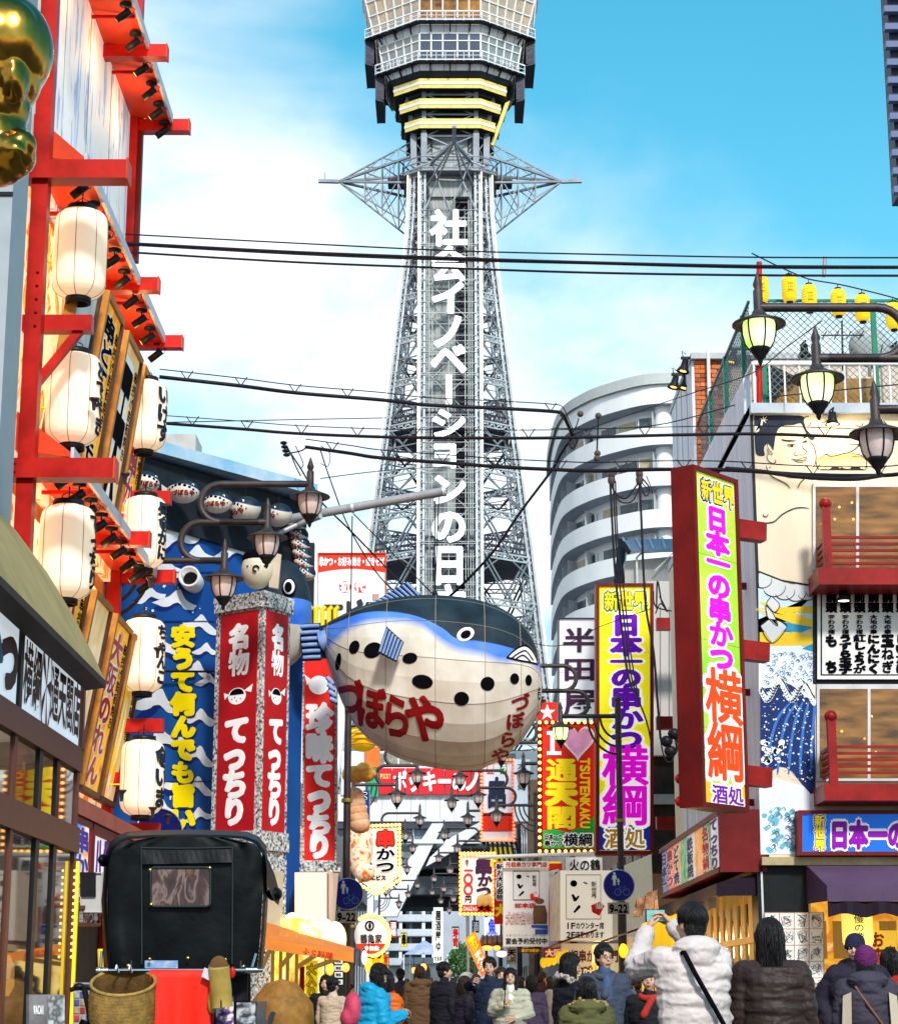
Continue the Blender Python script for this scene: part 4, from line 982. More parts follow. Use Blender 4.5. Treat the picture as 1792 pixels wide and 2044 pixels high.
def fish_mat(name,x0,x1,blk,blu,zs):
 "back / flank / belly colours split along two painted curves z(x) in object space (object units)"
 m=mat(name,(.5,.5,.5),.55,var=0);nt=m.node_tree;n=nt.nodes;L=nt.links;b=n['Principled BSDF']
 tc=n.new('ShaderNodeTexCoord');sp=n.new('ShaderNodeSeparateXYZ');L.new(tc.outputs['Object'],sp.inputs[0])
 mr=n.new('ShaderNodeMapRange');mr.inputs[1].default_value=x0;mr.inputs[2].default_value=x1;L.new(sp.outputs[0],mr.inputs[0])
 z0,z1=zs;outs=[]
 for cv in(blk,blu):
  fc=n.new('ShaderNodeFloatCurve');c=fc.mapping.curves[0]
  pts=[((x-x0)/(x1-x0),(z-z0)/(z1-z0))for x,z in cv]
  c.points[0].location=pts[0];c.points[1].location=pts[-1]
  for p in pts[1:-1]:c.points.new(*p)
  fc.mapping.update();L.new(mr.outputs[0],fc.inputs['Value'])
  q=n.new('ShaderNodeMapRange');q.inputs[1].default_value=0;q.inputs[2].default_value=1;q.inputs[3].default_value=z0;q.inputs[4].default_value=z1;L.new(fc.outputs[0],q.inputs[0])
  s=n.new('ShaderNodeMath');s.operation='SUBTRACT';L.new(sp.outputs[2],s.inputs[0]);L.new(q.outputs[0],s.inputs[1]);outs.append(s.outputs[0])
 no=n.new('ShaderNodeTexNoise');no.inputs['Scale'].default_value=1.6;no.inputs['Detail'].default_value=7;L.new(tc.outputs['Object'],no.inputs[0])
 def ramp(a,b_):
  r=n.new('ShaderNodeValToRGB');r.color_ramp.elements[0].color=(*a,1);r.color_ramp.elements[1].color=(*b_,1);r.color_ramp.elements[0].position=.35;r.color_ramp.elements[1].position=.68;L.new(no.outputs[0],r.inputs[0]);return r.outputs[0]
 belly=ramp((.60,.53,.42),(.84,.79,.70));flank=ramp((.03,.14,.60),(.12,.30,.80));backc=ramp((.006,.014,.022),(.022,.04,.055))
 def mix(fac,a,b_,w):
  f=n.new('ShaderNodeMapRange');f.inputs[1].default_value=-w;f.inputs[2].default_value=w;L.new(fac,f.inputs[0])
  x=n.new('ShaderNodeMix');x.data_type='RGBA';L.new(f.outputs[0],x.inputs[0]);L.new(a,x.inputs[6]);L.new(b_,x.inputs[7]);return x.outputs[2]
 c1=mix(outs[1],belly,flank,.09 if abs(x1-x0)>2 else .01);c2=mix(outs[0],c1,backc,.008);L.new(c2,b.inputs['Base Color'])
 return m
YFI=36.0
def fz(px,py):p=at(px,py,YFI);return p.x,p.z
top_=[(646,1252),(655,1243),(672,1234),(700,1221),(735,1208),(775,1198),(820,1192),(870,1190),(920,1194),(965,1203),(1003,1218),(1035,1240),(1058,1268),(1071,1298),(1078,1330),(1081,1365)]
bot_=[(646,1300),(655,1322),(660,1372),(683,1432),(722,1474),(768,1503),(815,1522),(865,1534),(915,1539),(962,1533),(1003,1512),(1035,1482),(1057,1450),(1070,1425),(1078,1402),(1081,1375)]
C0=V((at(865,1365,YFI).x,YFI,at(865,1365,YFI).z))
bf=thing('pufferfish_balloon','giant pufferfish lantern with dark back, cream belly and red lettering hanging over the street','lantern',C0)
m=MB();NR=26;vs=[];fs=[];st=[]
sp_t,sp_b=spline(top_,2),spline(bot_,2)
for(tx,ty),(bx,by)in zip(sp_t,sp_b):
 x,z1=fz(tx,ty);_,z0=fz(bx,by);h=(z1-z0)/2;zc=(z1+z0)/2;dw=min(h*.95,1.45);st.append((x,zc,h,dw))
for x,zc,h,dw in st:
 for j in range(NR):
  t=2*pi*(j+.5)/NR;vs.append(V((x,YFI+dw*cos(t),zc+h*sin(t))))
k=len(st)
for i in range(k-1):
 for j in range(NR):fs.append((i*NR+j,i*NR+(j+1)%NR,(i+1)*NR+(j+1)%NR,(i+1)*NR+j))
fs.append(tuple(reversed(range(NR))));fs.append(tuple(range((k-1)*NR,k*NR)))
m.add(vs,fs,0,False)
cvt=lambda L:[(fz(*p)[0]-C0.x,fz(*p)[1]-C0.z)for p in L]
xa,xb=fz(640,1300)[0]-C0.x,fz(1084,1300)[0]-C0.x
FM=fish_mat('pufferfish_skin',xa,xb,cvt([(640,1256),(671,1252),(723,1238),(766,1238),(816,1247),(855,1262),(888,1282),(908,1299),(954,1305),(1014,1314),(1050,1322),(1084,1330)]),cvt([(640,1318),(674,1290),(723,1264),(789,1262),(839,1272),(872,1298),(905,1320),(954,1331),(1004,1343),(1040,1334),(1065,1341),(1084,1352)]),(-2.2,2.2))
body=m.build('body',FM,bf)
bvh=BVHTree.FromPolygons(vs,[list(f)for f in fs])
def onfish(px,py,off=.015):
 o=V((0,0,EYE));d=ray(px,py).normalized();h=bvh.ray_cast(o,d)
 if h[0]is None:
  return at(px,py,YFI)
 return h[0]-d*off
def paint(mb,vs2,fs2,off=.015,cut=7):
 bm=bmesh.new();vv=[bm.verts.new((x,y,0))for x,y in vs2]
 for f in fs2:
  try:bm.faces.new([vv[i]for i in f])
  except ValueError:pass
 bmesh.ops.triangulate(bm,faces=bm.faces)
 for _ in range(3):
  es=[e for e in bm.edges if e.calc_length()>cut]
  if not es:break
  bmesh.ops.subdivide_edges(bm,edges=es,cuts=1);bmesh.ops.triangulate(bm,faces=bm.faces)
 bm.verts.index_update();mb.add([onfish(v.co.x,v.co.y,off)for v in bm.verts],[tuple(v.index for v in f.verts)for f in bm.faces]);bm.free()
def disc(cx,cy,rx,ry,rot=0,n=20):
 return[(cx+rx*cos(2*pi*i/n)*cos(rot)-ry*sin(2*pi*i/n)*sin(rot),cy+rx*cos(2*pi*i/n)*sin(rot)+ry*sin(2*pi*i/n)*cos(rot))for i in range(n)],[tuple(range(n))]
for x,y,rx,ry,ro in((707,1292,10,14,.4),(744,1298,19,15,-.5),(818,1314,15,11,-.2),(675,1321,5.5,18,.15),(843,1361,21,14,.15),(921,1395,15,14,0),(973,1365,14,14,0),(1027,1355,9,11,0),(1055,1358,6.5,11,0),(1076,1385,3,13,0)):
 m=MB();paint(m,*disc(x,y,rx,ry,ro));m.build('spot',KL,bf)
m=MB();paint(m,*disc(929,1266,18,13,-.45),off=.015);m.build('eye_ring',WL,bf)
m=MB();paint(m,*disc(929.5,1266.5,11,8,-.5),off=.022);m.build('pupil',KL,bf)
m=MB();paint(m,[(1012,1312),(1028,1297),(1046,1289),(1059,1296),(1069,1312),(1073,1326),(1058,1322),(1036,1318)],[(0,1,2,3,4,5,6,7)],off=.015);m.build('mouth',WL,bf)
m=MB()
for line in(((1012,1312),(1028,1297),(1046,1289),(1059,1296),(1069,1312),(1073,1326)),((1022,1313),(1038,1302),(1050,1300),(1064,1318)),((1030,1315),(1044,1308),(1058,1320)),((1012,1312),(1036,1318),(1058,1322),(1073,1326))):
 m.tube([onfish(x,y,.03)for x,y in spline(line,4)],.014,5)
m.build('mouth_line',KL,bf)
DR=mat('fish_letter_red',(.30,.006,.008),.5,var=.1)
def fglyph(mb,ch,box,sk=0,bold=.05):
 gv,gf=glyph(ch,.01);x0,y0,x1,y1=box
 for k in range(9):
  dx,dy=(0,0)if k==0 else(bold*cos(k*pi/4),bold*sin(k*pi/4))
  paint(mb,[(x0+(x1-x0)*(q.x+dx),y0+(y1-y0)*(.88-q.y+dy)+sk*(q.x-.5))for q in gv],gf,.016+.0012*k,12)
m=MB()
for ch,bx,sk in(('づ',(674,1350,724,1432),14),('ぼ',(710,1366,770,1458),16),('ら',(760,1384,822,1476),14),('や',(806,1386,890,1484),22)):fglyph(m,ch,bx,sk,.034)
m.build('lettering',DR,bf);m=MB()
for ch,bx in(('づ',(1020,1384,1058,1421)),('ぼ',(1010,1422,1047,1456)),('ら',(996,1460,1031,1494)),('や',(980,1493,1018,1524))):fglyph(m,ch,bx,-5,.03)
m.build('side_lettering',DR,bf)
m=MB()
for i in range(2,k-2,4):
 for j in range(NR):
  a,b=vs[i*NR+j],vs[i*NR+(j+1)%NR]
  ctr=V((st[i][0],YFI,st[i][1]));m.bar(a+(a-ctr).normalized()*.002,b+(b-ctr).normalized()*.002,.010,.006)
for j in range(NR):
 if j%2:continue
 pts=[vs[i*NR+j]+(vs[i*NR+j]-V((st[i][0],YFI,st[i][1]))).normalized()*.004 for i in range(1,k-1)];m.tube(pts,.005,4,cap=False)
m.build('seam',mat('seam_brown',(.30,.25,.19),.8,var=0),bf)
FINB=mat('fin_blue',(.12,.26,.60),.5,col2=(.35,.45,.72),vs=3);FINK=mat('fin_dark',(.01,.015,.03),.5,var=0)
def fin(quadP,n,Y,d,par,label=None,off=None):
 "ribbed fin between edge AB and edge DC (photograph points)"
 A,B,C_,D=[at(*p,Y)if len(p)==2 else at(p[0],p[1],p[2])for p in quadP]
 m=MB();m.hexa([A,B,C_,D],[v+V((0,.03,0))for v in(A,B,C_,D)]);f=m.build('fin',FINK,par)
 for i in range(n):
  t=(i+.5)/n;a,b=A.lerp(B,t),D.lerp(C_,t);w=(B-A).length/n*.33
  MB().tube([a.lerp(b,.06)+V((0,-.03,0)),a.lerp(b,.5)+V((0,-.05,0)),a.lerp(b,.94)+V((0,-.03,0))],w,6).build('fin_ray',FINB,f)
fin([(596,1246),(604,1320),(642,1318),(640,1243)],6,YFI-.15,0,bf)
fin([(640,1250),(640,1316),(660,1312),(664,1240)],1,YFI-.1,0,bf)
fin([(771,1250),(806,1282),(791,1322),(754,1303)][::1],6,YFI-1.75,0,bf)
fin([(740,1205),(814,1160),(842,1190),(760,1208)],9,YFI-.1,0,bf)
fin([(694,1228),(740,1204),(757,1210),(700,1229)],5,YFI-.1,0,bf)
fin([(651,1345),(660,1402),(674,1408),(664,1360)],4,YFI-.5,0,bf)
m=MB()
for p,q in(((868,1190),(868,1000)),((868,1190),(876,985)),((700,1222),(703,1030)),((868,1190),(705,1025))):m.tube([at(*p,YFI),at(*q,YFI)],.012,5)
m.build('hanging_wire',BLK,bf);MB().ball(at(868,1186,YFI),.06).build('shackle',BLK,bf)
sf=thing('pufferfish_lantern','x','lantern',(0,0,0),'small pufferfish lanterns under the eaves',world=False)
sfm=fish_mat('small_fish_skin',-.4,.4,[(-.4,.06),(-.2,.10),(0,.11),(.2,.06),(.4,-.02)],[(-.4,.05),(-.2,.09),(0,.10),(.2,.05),(.4,-.03)],(-.4,.4))
m=MB();m.ball((0,0,0),(.34,.27,.25),22,16);m.build('body',sfm,sf)
for x,z,r in((-.22,.04,.03),(-.16,.07,.035),(-.08,.085,.04),(.02,.07,.04),(.12,.04,.035),(.2,0,.03),(.27,-.05,.02),(-.28,-.0,.02)):
 y=-.27*sqrt(max(0,1-(x/.34)**2-(z/.25)**2));MB().ball((x,y,z),(r,.012,r*.8),8,5).build('spot',KL,sf)
MB().ball((.19,-.18,.10),(.035,.02,.035),8,5).build('eye',WL,sf);MB().ball((.195,-.197,.10),(.016,.012,.016),8,5).build('pupil',KL,sf)
MB().prism([(-.32,0,.05),(-.46,0,.14),(-.44,0,-.08),(-.32,0,-.04)],(0,.02,0)).build('tail',mat('fin_pale',(.6,.6,.6),.5),sf)
m=MB()
for i,ch in enumerate('づぼらや'):
 gv,gf=glyph(ch,.01)
 for kk in range(7):
  dx,dy=(0,0)if kk==0 else(.05*cos(kk*pi/3),.05*sin(kk*pi/3));out=[]
  for q in gv:
   x=-.24+.12*(i+q.x+dx);z=-.13+.12*(q.y+dy);out.append(V((x,-.275*sqrt(max(0,1-(x/.34)**2-(z/.25)**2))-.012-kk*.0005,z)))
  m.add(out,gf)
m.build('lettering',DR,sf)
MB().tube([(0,0,.24),(0,0,.4)],.008,5).build('hook',BLK,sf)
fishes=[(366,981,1.12,8,'white pufferfish lantern with readable red lettering, leftmost clear one under the eaves'),(434,1003,1.05,-8,'pufferfish lantern behind the curved lamp arm under the eaves'),(490,1017,1.0,-52,'pufferfish lantern turned sideways, third under the eaves'),(556,1028,.92,-60,'pufferfish lantern turned sideways, fourth under the eaves beside the pale pole'),(287,963,1.1,30,'dark-backed pufferfish lantern just above the second paper lantern')]
for i,(px,py,s,rz,lab)in enumerate(fishes):
 o=sf if i==0 else dup(sf,(0,0,0));o.location=bp_(px,py,.5);o.scale=(s*(.74 if abs(rz)<40 else .95),)*3;o.rotation_euler.z=radians(rz);o['label']=lab
for i in range(6):
 o=dup(sf,bp_(0,0));o.location=at(592+i*3.6,1048+i*19,36.6);o.scale=(.62,)*3;o.rotation_euler=(0,radians(20),radians(-35));o['label']='small pufferfish lantern in the corner chain of the blue building, %s from the top'%('topmost','second','third','fourth','fifth','sixth')[i];o['group']='chain of small pufferfish lanterns'
f2=thing('pufferfish_sculpture','big cream and blue pufferfish sculpture half hidden behind the red column sign','sculpture',at(580,1330,36))
m=MB();c=at(566,1225,36.2);m.ball(c,(.52,.6,1.0),26,18)
b_=m.build('body',fish_mat('second_fish_skin',-1,1,[(-1,1.2),(0,1.2),(1,1.2)],[(-1,.7),(0,.72),(1,.72)],(-3,3)),f2)
q=at(577,1172,35.6);MB().ball(q,(.13,.05,.17),14,9).build('eye_ring',KL,f2);MB().ball(q+V((0,-.03,0)),(.105,.04,.14),14,9).build('eye_white',WL,f2);MB().ball(q+V((-.01,-.06,-.01)),(.07,.03,.1),12,8).build('pupil',KL,f2)
f3=thing('pufferfish_lantern','little pufferfish face with a yellow crown standing on top of the red column sign','lantern',at(521,1180,33.3))
c=at(514,1138,33.3);m=MB();m.ball(c,(.28,.26,.33),20,14)
m.build('body',mat('small_fish_cream',(.62,.52,.30),.5,col2=(.7,.68,.6),vs=2),f3)
m=MB();m.ball(c+V((0,.02,.2)),(.27,.25,.17),20,12);m.build('back',KL,f3)
m=MB();m.tube([c+V((.05*cos(a),-.28,-.03+.05*sin(a)))for a in[i*.7 for i in range(8)]],.015,5);m.build('mouth',KL,f3)
for x in(-.15,-.08,.08,.14):MB().ball(c+V((x,-.235,.02)),(.016,)*3,6,4).build('spot',KL,f3)
MB().prism([c+V(p)for p in((.2,-.05,-.3),(.36,-.05,-.33),(.4,-.05,.26),(.24,-.05,.3))],(0,.1,0)).build('fin',mat('fin_cream',(.6,.5,.38),.5),f3)
MB().prism([c+V(p)for p in((.0,-.05,.32),(.02,-.05,.52),(.10,-.05,.6),(.12,-.05,.42),(.2,-.05,.36))],(0,.06,0)).build('crown',YEL,f3)
yc=at(650,1228,36.5);m=MB()
for i in range(5):m.tube([yc+V((-.3+i*.12,0,-.2)),yc+V((-.3+i*.12,0,.1)),yc+V((-.24+i*.12,0,.16))],.045,8)
o=m.build('crown_ornament',YEL,off=yc);tag(o,'yellow crown-shaped ornament just above the tail of the giant fish','ornament')
GRAN=ramp_mat('granite_frame',[(.38,(.04,.045,.05)),(.5,(.45,.47,.47)),(.62,(.75,.76,.75))],scale=22,detail=3,rough=.6)
rc=thing('column_sign','tall three-sided red column sign framed in speckled granite with white lettering','sign',at(521,1665,33))
z1,z0=at(521,1190,33.0).z,at(521,1665,33.0).z
K=V((at(521,1430,33).x,33.0,0));Lp=V((at(427,1430,33.7).x,33.7,0));Rp=V((at(576,1430,33.75).x,33.75,0));Bp=Lp+Rp-K
m=MB();m.prism([Lp+V((0,0,z0)),K+V((0,0,z0)),Rp+V((0,0,z0)),Bp+V((0,0,z0))],(0,0,z1-z0));m.build('body',GRAN,rc)
REDS=mat('sign_red',(.52,.012,.016),.45,var=.12,vs=1)
for(a,b,u0,u1,wf)in((Lp,K,.11,.90,1),(K,Rp,.10,.90,.92)):
 fr=Frame(a+V((0,0,z1)),b+V((0,0,z1)),a+V((0,0,z0)),b+V((0,0,z0)))
 m=MB();fr.slab(m,0,0,1,.045,0,.05);m.build('cap_rail',GRAN,rc);m=MB();fr.slab(m,0,.985,1,1.02,0,.04);m.build('base_rail',GRAN,rc)
 m=MB();fr.slab(m,u0,.055,u1,.985,.0,.012);m.build('red_panel',REDS,rc)
 letters(fr,rc,WL,[('名',(.3,.105,.75,.215)),('物',(.3,.215,.75,.33)),('て',(.25,.50,.78,.62)),('っ',(.2,.60,.75,.735)),('ち',(.22,.72,.78,.85)),('り',(.24,.84,.76,.96))],bold=.07,d=.016)
 n=20;cu,cv=.5,.415;m=MB();m.poly([fr.p(cu+.19*cos(2*pi*i/n),cv+.034*sin(2*pi*i/n)*1.05,.016)for i in range(n)]);m.poly([fr.p(cu+.15,cv-.02,.016),fr.p(cu+.33,cv-.045,.016),fr.p(cu+.3,cv-.01,.016)]);m.poly([fr.p(cu-.17,cv-.01,.016),fr.p(cu-.28,cv-.02,.016),fr.p(cu-.26,cv+.01,.016)]);m.build('fish_print',WL,rc)
 m=MB();m.poly([fr.p(cu+.15*cos(pi+pi*i/n),cv-.006+.026*sin(pi+pi*i/n),.02)for i in range(n+1)])
 for x,y in((-.1,.012),(0,.02),(.08,.012),(-.04,.006)):m.poly([fr.p(cu+x+.014*cos(i),cv+y+.003*sin(i),.02)for i in range(6)])
 m.build('fish_print_back',KL,rc)
T_=[Lp,K,Rp,Bp];c_=(Lp+Rp)/2
m=MB();m.prism([c_+(p-c_)*1.1+V((0,0,z1+.0))for p in T_],(0,0,.09));m.build('top_slab',GRAN,rc)
for s_,za_,zb_ in((1.08,z0-.05,z0-.25),(1.0,z0-.25,.0)):
 m=MB();m.prism([c_+(p-c_)*s_+V((0,0,zb_))for p in T_],(0,0,za_-zb_));m.build('plinth',GRAN,rc)
fr=Frame(K+V((0,-.03,z0-.35)),Rp+V((0,-.03,z0-.35)),K+V((0,-.03,z0-1.9)),Rp+V((0,-.03,z0-1.9)))
for k_ in range(3):m=MB();fr.slab(m,.1*k_+.05,.06*k_+.02,1-.1*k_,.98-.06*k_,.02*k_,.02*k_+.015);m.build('window_surround',GRAN if k_<2 else mat('cream_panel',(.6,.52,.38),.6),rc)
f_=vplane((-2.75,38),(-2.0,38))
t,fr=signboard('banner_sign','long bright red sign with white lettering below the tail of the giant fish','sign',f_,(604,1250,672,1722),mat('sign_scarlet',(.78,.018,.012),.45,var=.08,vs=1,emit=.1),.3,.05,GRAN)
letters(fr,t,WL,[('珍',(.1,.33,.9,.46)),('味',(.1,.455,.88,.585)),('て',(.1,.585,.9,.69)),('っ',(.08,.66,.88,.80)),('ち',(.1,.79,.88,.89)),('り',(.12,.88,.85,.985))],bold=.08,d=.012)
m=MB();cu,cv=.48,.255;n=20;m.poly([fr.p(cu+.3*cos(2*pi*i/n),cv+.04*sin(2*pi*i/n),.012)for i in range(n)]);m.poly([fr.p(cu-.2,cv-.02,.012),fr.p(cu-.42,cv-.045,.012),fr.p(cu-.35,cv,.012)]);m.build('fish_print',WL,t)
MB().box((fr.p(0,1).x-.05,37.8,fr.p(0,1).z-.18),(fr.p(1,1).x+.08,38.3,fr.p(0,1).z-.01)).build('sill',GRAN,t)
# ================================================================ right-hand buildings
YR=30.0
pR=vplane((3,YR),(8,YR))
def pr(px,py,d=0):return pR(px,py,d)
mb_=thing('mural_building','corner building with a painted wrestler mural and red balconies on the right','building',pr(1700,1985))
XL=pr(1505,1000).x;zroof=pr(1600,828).z
CREAM=mat('mural_cream',(.72,.62,.47),.6,var=.05,vs=1)
XR_=9.0
z_led=pr(1600,1712).z
MB().box((XL,YR,z_led),(XR_,YR+12,zroof)).build('wall',CREAM,mb_)
MB().box((XL-.02,YR-.12,zroof),(XR_,YR+12,zroof+.16)).build('roof_edge',mat('pale_blue_grey',(.42,.48,.56),.5,var=.1),mb_)
MB().box((XL-.015,YR-.004,z_led),(XL+.03,YR+.2,zroof)).build('corner_trim',BLK,mb_)
SIDE=ramp_mat('side_cladding',[(.35,(.58,.63,.75)),(.6,(.74,.77,.84))],scale=1.0,stretch=(1,3,.2),bump=.1)
MB().box((XL-.02,YR+.02,z_led),(XL-.002,YR+9,zroof+.15)).build('side_cladding',SIDE,mb_)
MB().box((XL-.03,YR+.5,zroof+.16),(XL+.1,YR+8,zroof+.75)).build('parapet',SIDE,mb_)
def mpoly(mb,pts,d=.006,mi=0):return mb.poly([pr(x,y,d)for x,y in pts],mi)
def mline(mb,pts,w=2.2,d=.012,taper=True):
 pts=spline(pts,6);n=len(pts);vs=[]
 for i,(x,y)in enumerate(pts):
  x0,y0=pts[max(i-1,0)];x1,y1=pts[min(i+1,n-1)];l=sqrt((x1-x0)**2+(y1-y0)**2)or 1
  ww=w/2*(min(1,.45+3*min(i,n-1-i)/n)if taper else 1)
  nx,ny=-(y1-y0)/l*ww,(x1-x0)/l*ww;vs+=[pr(x+nx,y+ny,d),pr(x-nx,y-ny,d)]
 mb.add(vs,[(2*i,2*i+1,2*i+3,2*i+2)for i in range(n-1)])
INK2=mat('mural_ink',(.012,.008,.012),.6,var=0);SKIN=mat('mural_skin',(.80,.72,.56),.6,var=.04)
c5=lambda L:[(1451.6+.3656*u,806.5+.3656*v)for u,v in L]
c8=lambda L:[(1469.4+.2104*u,645.2+.2104*v)for u,v in L]
m=MB();mpoly(m,spline(c8([(170,875),(600,875),(640,930),(668,1010),(735,1070),(742,1095),(715,1110),(680,1085),(660,1040),(640,1000),(610,948),(540,965),(460,968),(400,1000),(370,1080),(352,1200),(330,1170),(300,1140),(275,1150),(262,1200),(270,1250),(230,1258),(190,1240),(178,1180),(168,1000)]),3),.008);m.build('mural_hair',mat('mural_hair',(.012,.018,.04),.6,var=0),mb_)
m=MB();mpoly(m,spline(c8([(172,975),(235,975),(250,950),(240,900),(215,1020),(172,1040)]),2),.011);mpoly(m,c8([(255,872),(262,905),(290,880),(272,910),(302,915),(268,922),(285,950),(255,925),(240,955),(246,920),(222,905),(248,908)]),.012);m.build('mural_knot',SKIN,mb_)
m=MB()
for L,w in(([(675,1095),(730,1160),(755,1240),(752,1320),(715,1390)],1.6),([(612,1150),(640,1190),(665,1210),(655,1238),(625,1250),(590,1240)],1.3),([(570,1218),(552,1235),(560,1252),(590,1250)],1.2),([(480,1155),(510,1150),(545,1150),(558,1160)],1.8),([(485,1160),(510,1172),(545,1170)],1),([(620,1135),(645,1120),(672,1105)],1.6),([(630,1140),(665,1125)],1),([(525,1285),(580,1292),(620,1280),(660,1270),(665,1282),(630,1298),(580,1300),(525,1288)],1.3),([(545,1298),(590,1318),(640,1312),(668,1290)],1.2),([(270,1160),(290,1140),(300,1180),(320,1210),(345,1240),(310,1240),(290,1210)],1.1),([(300,1235),(290,1270),(310,1310),(350,1330),(375,1310),(365,1292)],1.6),([(285,1185),(300,1210),(315,1235)],.9),([(285,1350),(300,1410),(350,1460),(430,1500),(480,1530),(512,1568)],2),([(655,1470),(610,1510),(582,1565)],2),([(475,1450),(530,1462),(600,1445)],1.6),([(310,1380),(330,1350)],1.2),([(640,910),(660,888),(690,880)],1.6),([(675,980),(700,960),(705,935)],1.6),([(812,945),(850,930),(885,905)],1.6),([(1130,965),(1165,978),(1195,965),(1200,942)],1.6),([(1250,905),(1300,912),(1340,905)],1.6),([(1395,925),(1430,960)],1.6),([(765,1283),(810,1270),(850,1240),(900,1262),(1000,1240),(1090,1215),(1150,1170),(1165,1150),(1090,1150),(1045,1118)],1.8),([(1090,1235),(1180,1250),(1230,1300),(1235,1360),(1215,1400)],1.6),([(1095,1262),(1200,1268)],1.2),([(755,1290),(765,1360),(785,1390)],1.6),([(252,1810),(262,1832),(290,1832),(302,1808)],1.8),([(195,1895),(280,1895),(360,1880),(440,1810),(540,1760),(620,1748),(692,1756)],2.2),([(780,1470),(800,1486)],1.3)):
 mline(m,c8(L),w)
mpoly(m,spline(c8([(428,1097),(470,1105),(530,1108),(575,1112),(540,1122),(480,1122),(440,1112)]),2),.012);mpoly(m,spline(c8([(630,1085),(660,1065),(690,1055),(668,1080),(640,1095)]),2),.012)
for cx,cy in((527,1163),(660,1122)):mpoly(m,c8([(cx+14*cos(i),cy+9*sin(i))for i in[k*.7 for k in range(9)]]),.013)
m.build('mural_line',INK2,mb_,kind='stuff')
m=MB();mpoly(m,c8([(768,1290),(850,1255),(1000,1245),(1100,1225),(1180,1258),(1230,1310),(1222,1380),(790,1388)]),.007);m.build('mural_sunset',ramp_mat('mural_sunset',[(.35,(.75,.30,.06)),(.55,(.9,.65,.3)),(.7,(.85,.7,.45))],scale=1.5,stretch=(.5,1,2)),mb_)
m=MB()
rr=random.Random(4);pts=[(790,1392)]+[(800+i*20,1385-rr.uniform(2,34)*(1 if 880<800+i*20<1200 else .2))for i in range(21)]+[(1222,1392)]
mpoly(m,c8(pts),.010);m.build('mural_treeline',INK2,mb_)
m=MB();mpoly(m,c5([(168,1005),(470,1045),(470,1176),(170,1176)])+[(1624,1290),(1515,1290)],.005);m.build('mural_sky',mat('mural_sky',(.55,.72,.80),.6,var=.05),mb_)
m=MB();O=(1505,1215)
for a,b in(((1625,1210),(1625,1225)),((1625,1242),(1625,1262)),((1625,1280),(1625,1292))):mpoly(m,[O,a,b],.008)
mpoly(m,[(1515,1200),(1560,1212),(1625,1240),(1625,1252),(1530,1215)],.009);mpoly(m,[(1516,1262),(1560,1262),(1625,1268),(1625,1288),(1516,1290)],.009);m.build('mural_ray',mat('mural_yellow',(.85,.55,.02),.5,var=.05),mb_)
m=MB();mpoly(m,[(1545,1238),(1600,1248),(1625,1252),(1600,1262),(1555,1260)],.010);mpoly(m,[(1600,1295),(1625,1283),(1625,1302)],.010);m.build('mural_teal',mat('mural_teal',(.02,.30,.50),.5,var=.2,vs=4),mb_)
m=MB();ol=MB()
for cx,cy,r in((1522,1158,18),(1545,1172,22),(1566,1180,20),(1588,1183,20),(1610,1182,19),(1622,1180,14)):
 pts=[(cx+r*cos(a*pi/10),cy+r*.85*sin(a*pi/10))for a in range(20)];mpoly(m,[(max(1514,min(x,1624)),y)for x,y in pts],.011+cx*1e-6);mline(ol,[(max(1514,min(cx+r*cos(t),1624)),cy+r*.85*sin(t))for t in[(-.2+.25*k)for k in range(13)]],1.5,.016)
for pts in([(1540,1190),(1556,1208),(1545,1222),(1530,1205)],[(1528,1208),(1543,1225),(1552,1250),(1532,1232)],[(1536,1236),(1556,1240),(1570,1252),(1541,1284),(1518,1250)]):
 mpoly(m,pts,.017);mline(ol,pts+[pts[0]],1.5,.02,False)
m.build('mural_rope',mat('mural_grey',(.62,.64,.66),.6,var=.05),mb_)
mpoly(ol,[(1514,1142),(1560,1160),(1625,1172),(1625,1168),(1560,1157),(1514,1139)],.018);ol.build('mural_outline',INK2,mb_,kind='stuff')
m=MB();mpoly(m,spline([(1514,1298),(1535,1290),(1560,1284),(1590,1286),(1612,1296),(1625,1300),(1625,1440),(1627,1580),(1600,1560),(1570,1530),(1545,1480),(1530,1400),(1514,1380)],2),.008);mpoly(m,[(1514,1545),(1625,1575),(1625,1706),(1518,1706)],.007);m.build('mural_foam',mat('mural_foam',(.74,.82,.88),.6,var=.08,vs=5),mb_)
m=MB();mpoly(m,spline([(1517,1375),(1540,1372),(1565,1362),(1590,1375),(1608,1392),(1625,1402),(1626,1480),(1627,1582),(1606,1572),(1580,1540),(1556,1530),(1530,1545),(1517,1530)],2),.010);m.build('mural_sea',mat('mural_sea',(.006,.025,.14),.5,var=.15,vs=4),mb_)
m=MB()
for k in range(5):mline(m,[(1530+k*22,1545),(1536+k*21,1490),(1552+k*18,1435),(1578+k*12,1402)],5.5,.013)
m.build('mural_current',mat('mural_current',(.03,.16,.50),.5,var=0),mb_)
m=MB();rr=random.Random(9)
for i in range(230):
 x,y=rr.uniform(1520,1623),rr.uniform(1385,1560);r=rr.choice((.7,1,1.4,2.0));mpoly(m,[(x+r*cos(a),y+r*sin(a))for a in(0,1.05,2.1,3.14,4.2,5.25)],.016)
for i in range(26):
 x,y=1520+rr.uniform(0,45),1500+rr.uniform(-18,22);r=rr.uniform(3,7);mpoly(m,[(x+r*cos(a)*rr.uniform(.8,1.1),y+r*sin(a))for a in[k*.8 for k in range(8)]],.015)
for i in range(40):
 x=1518+i*2.7;y=1378+16*sin(i*.35)+(i>30)*8;mline(m,[(x,y-12),(x+5,y-2),(x+2,y+7),(x-3,y+5)],3.2,.017)
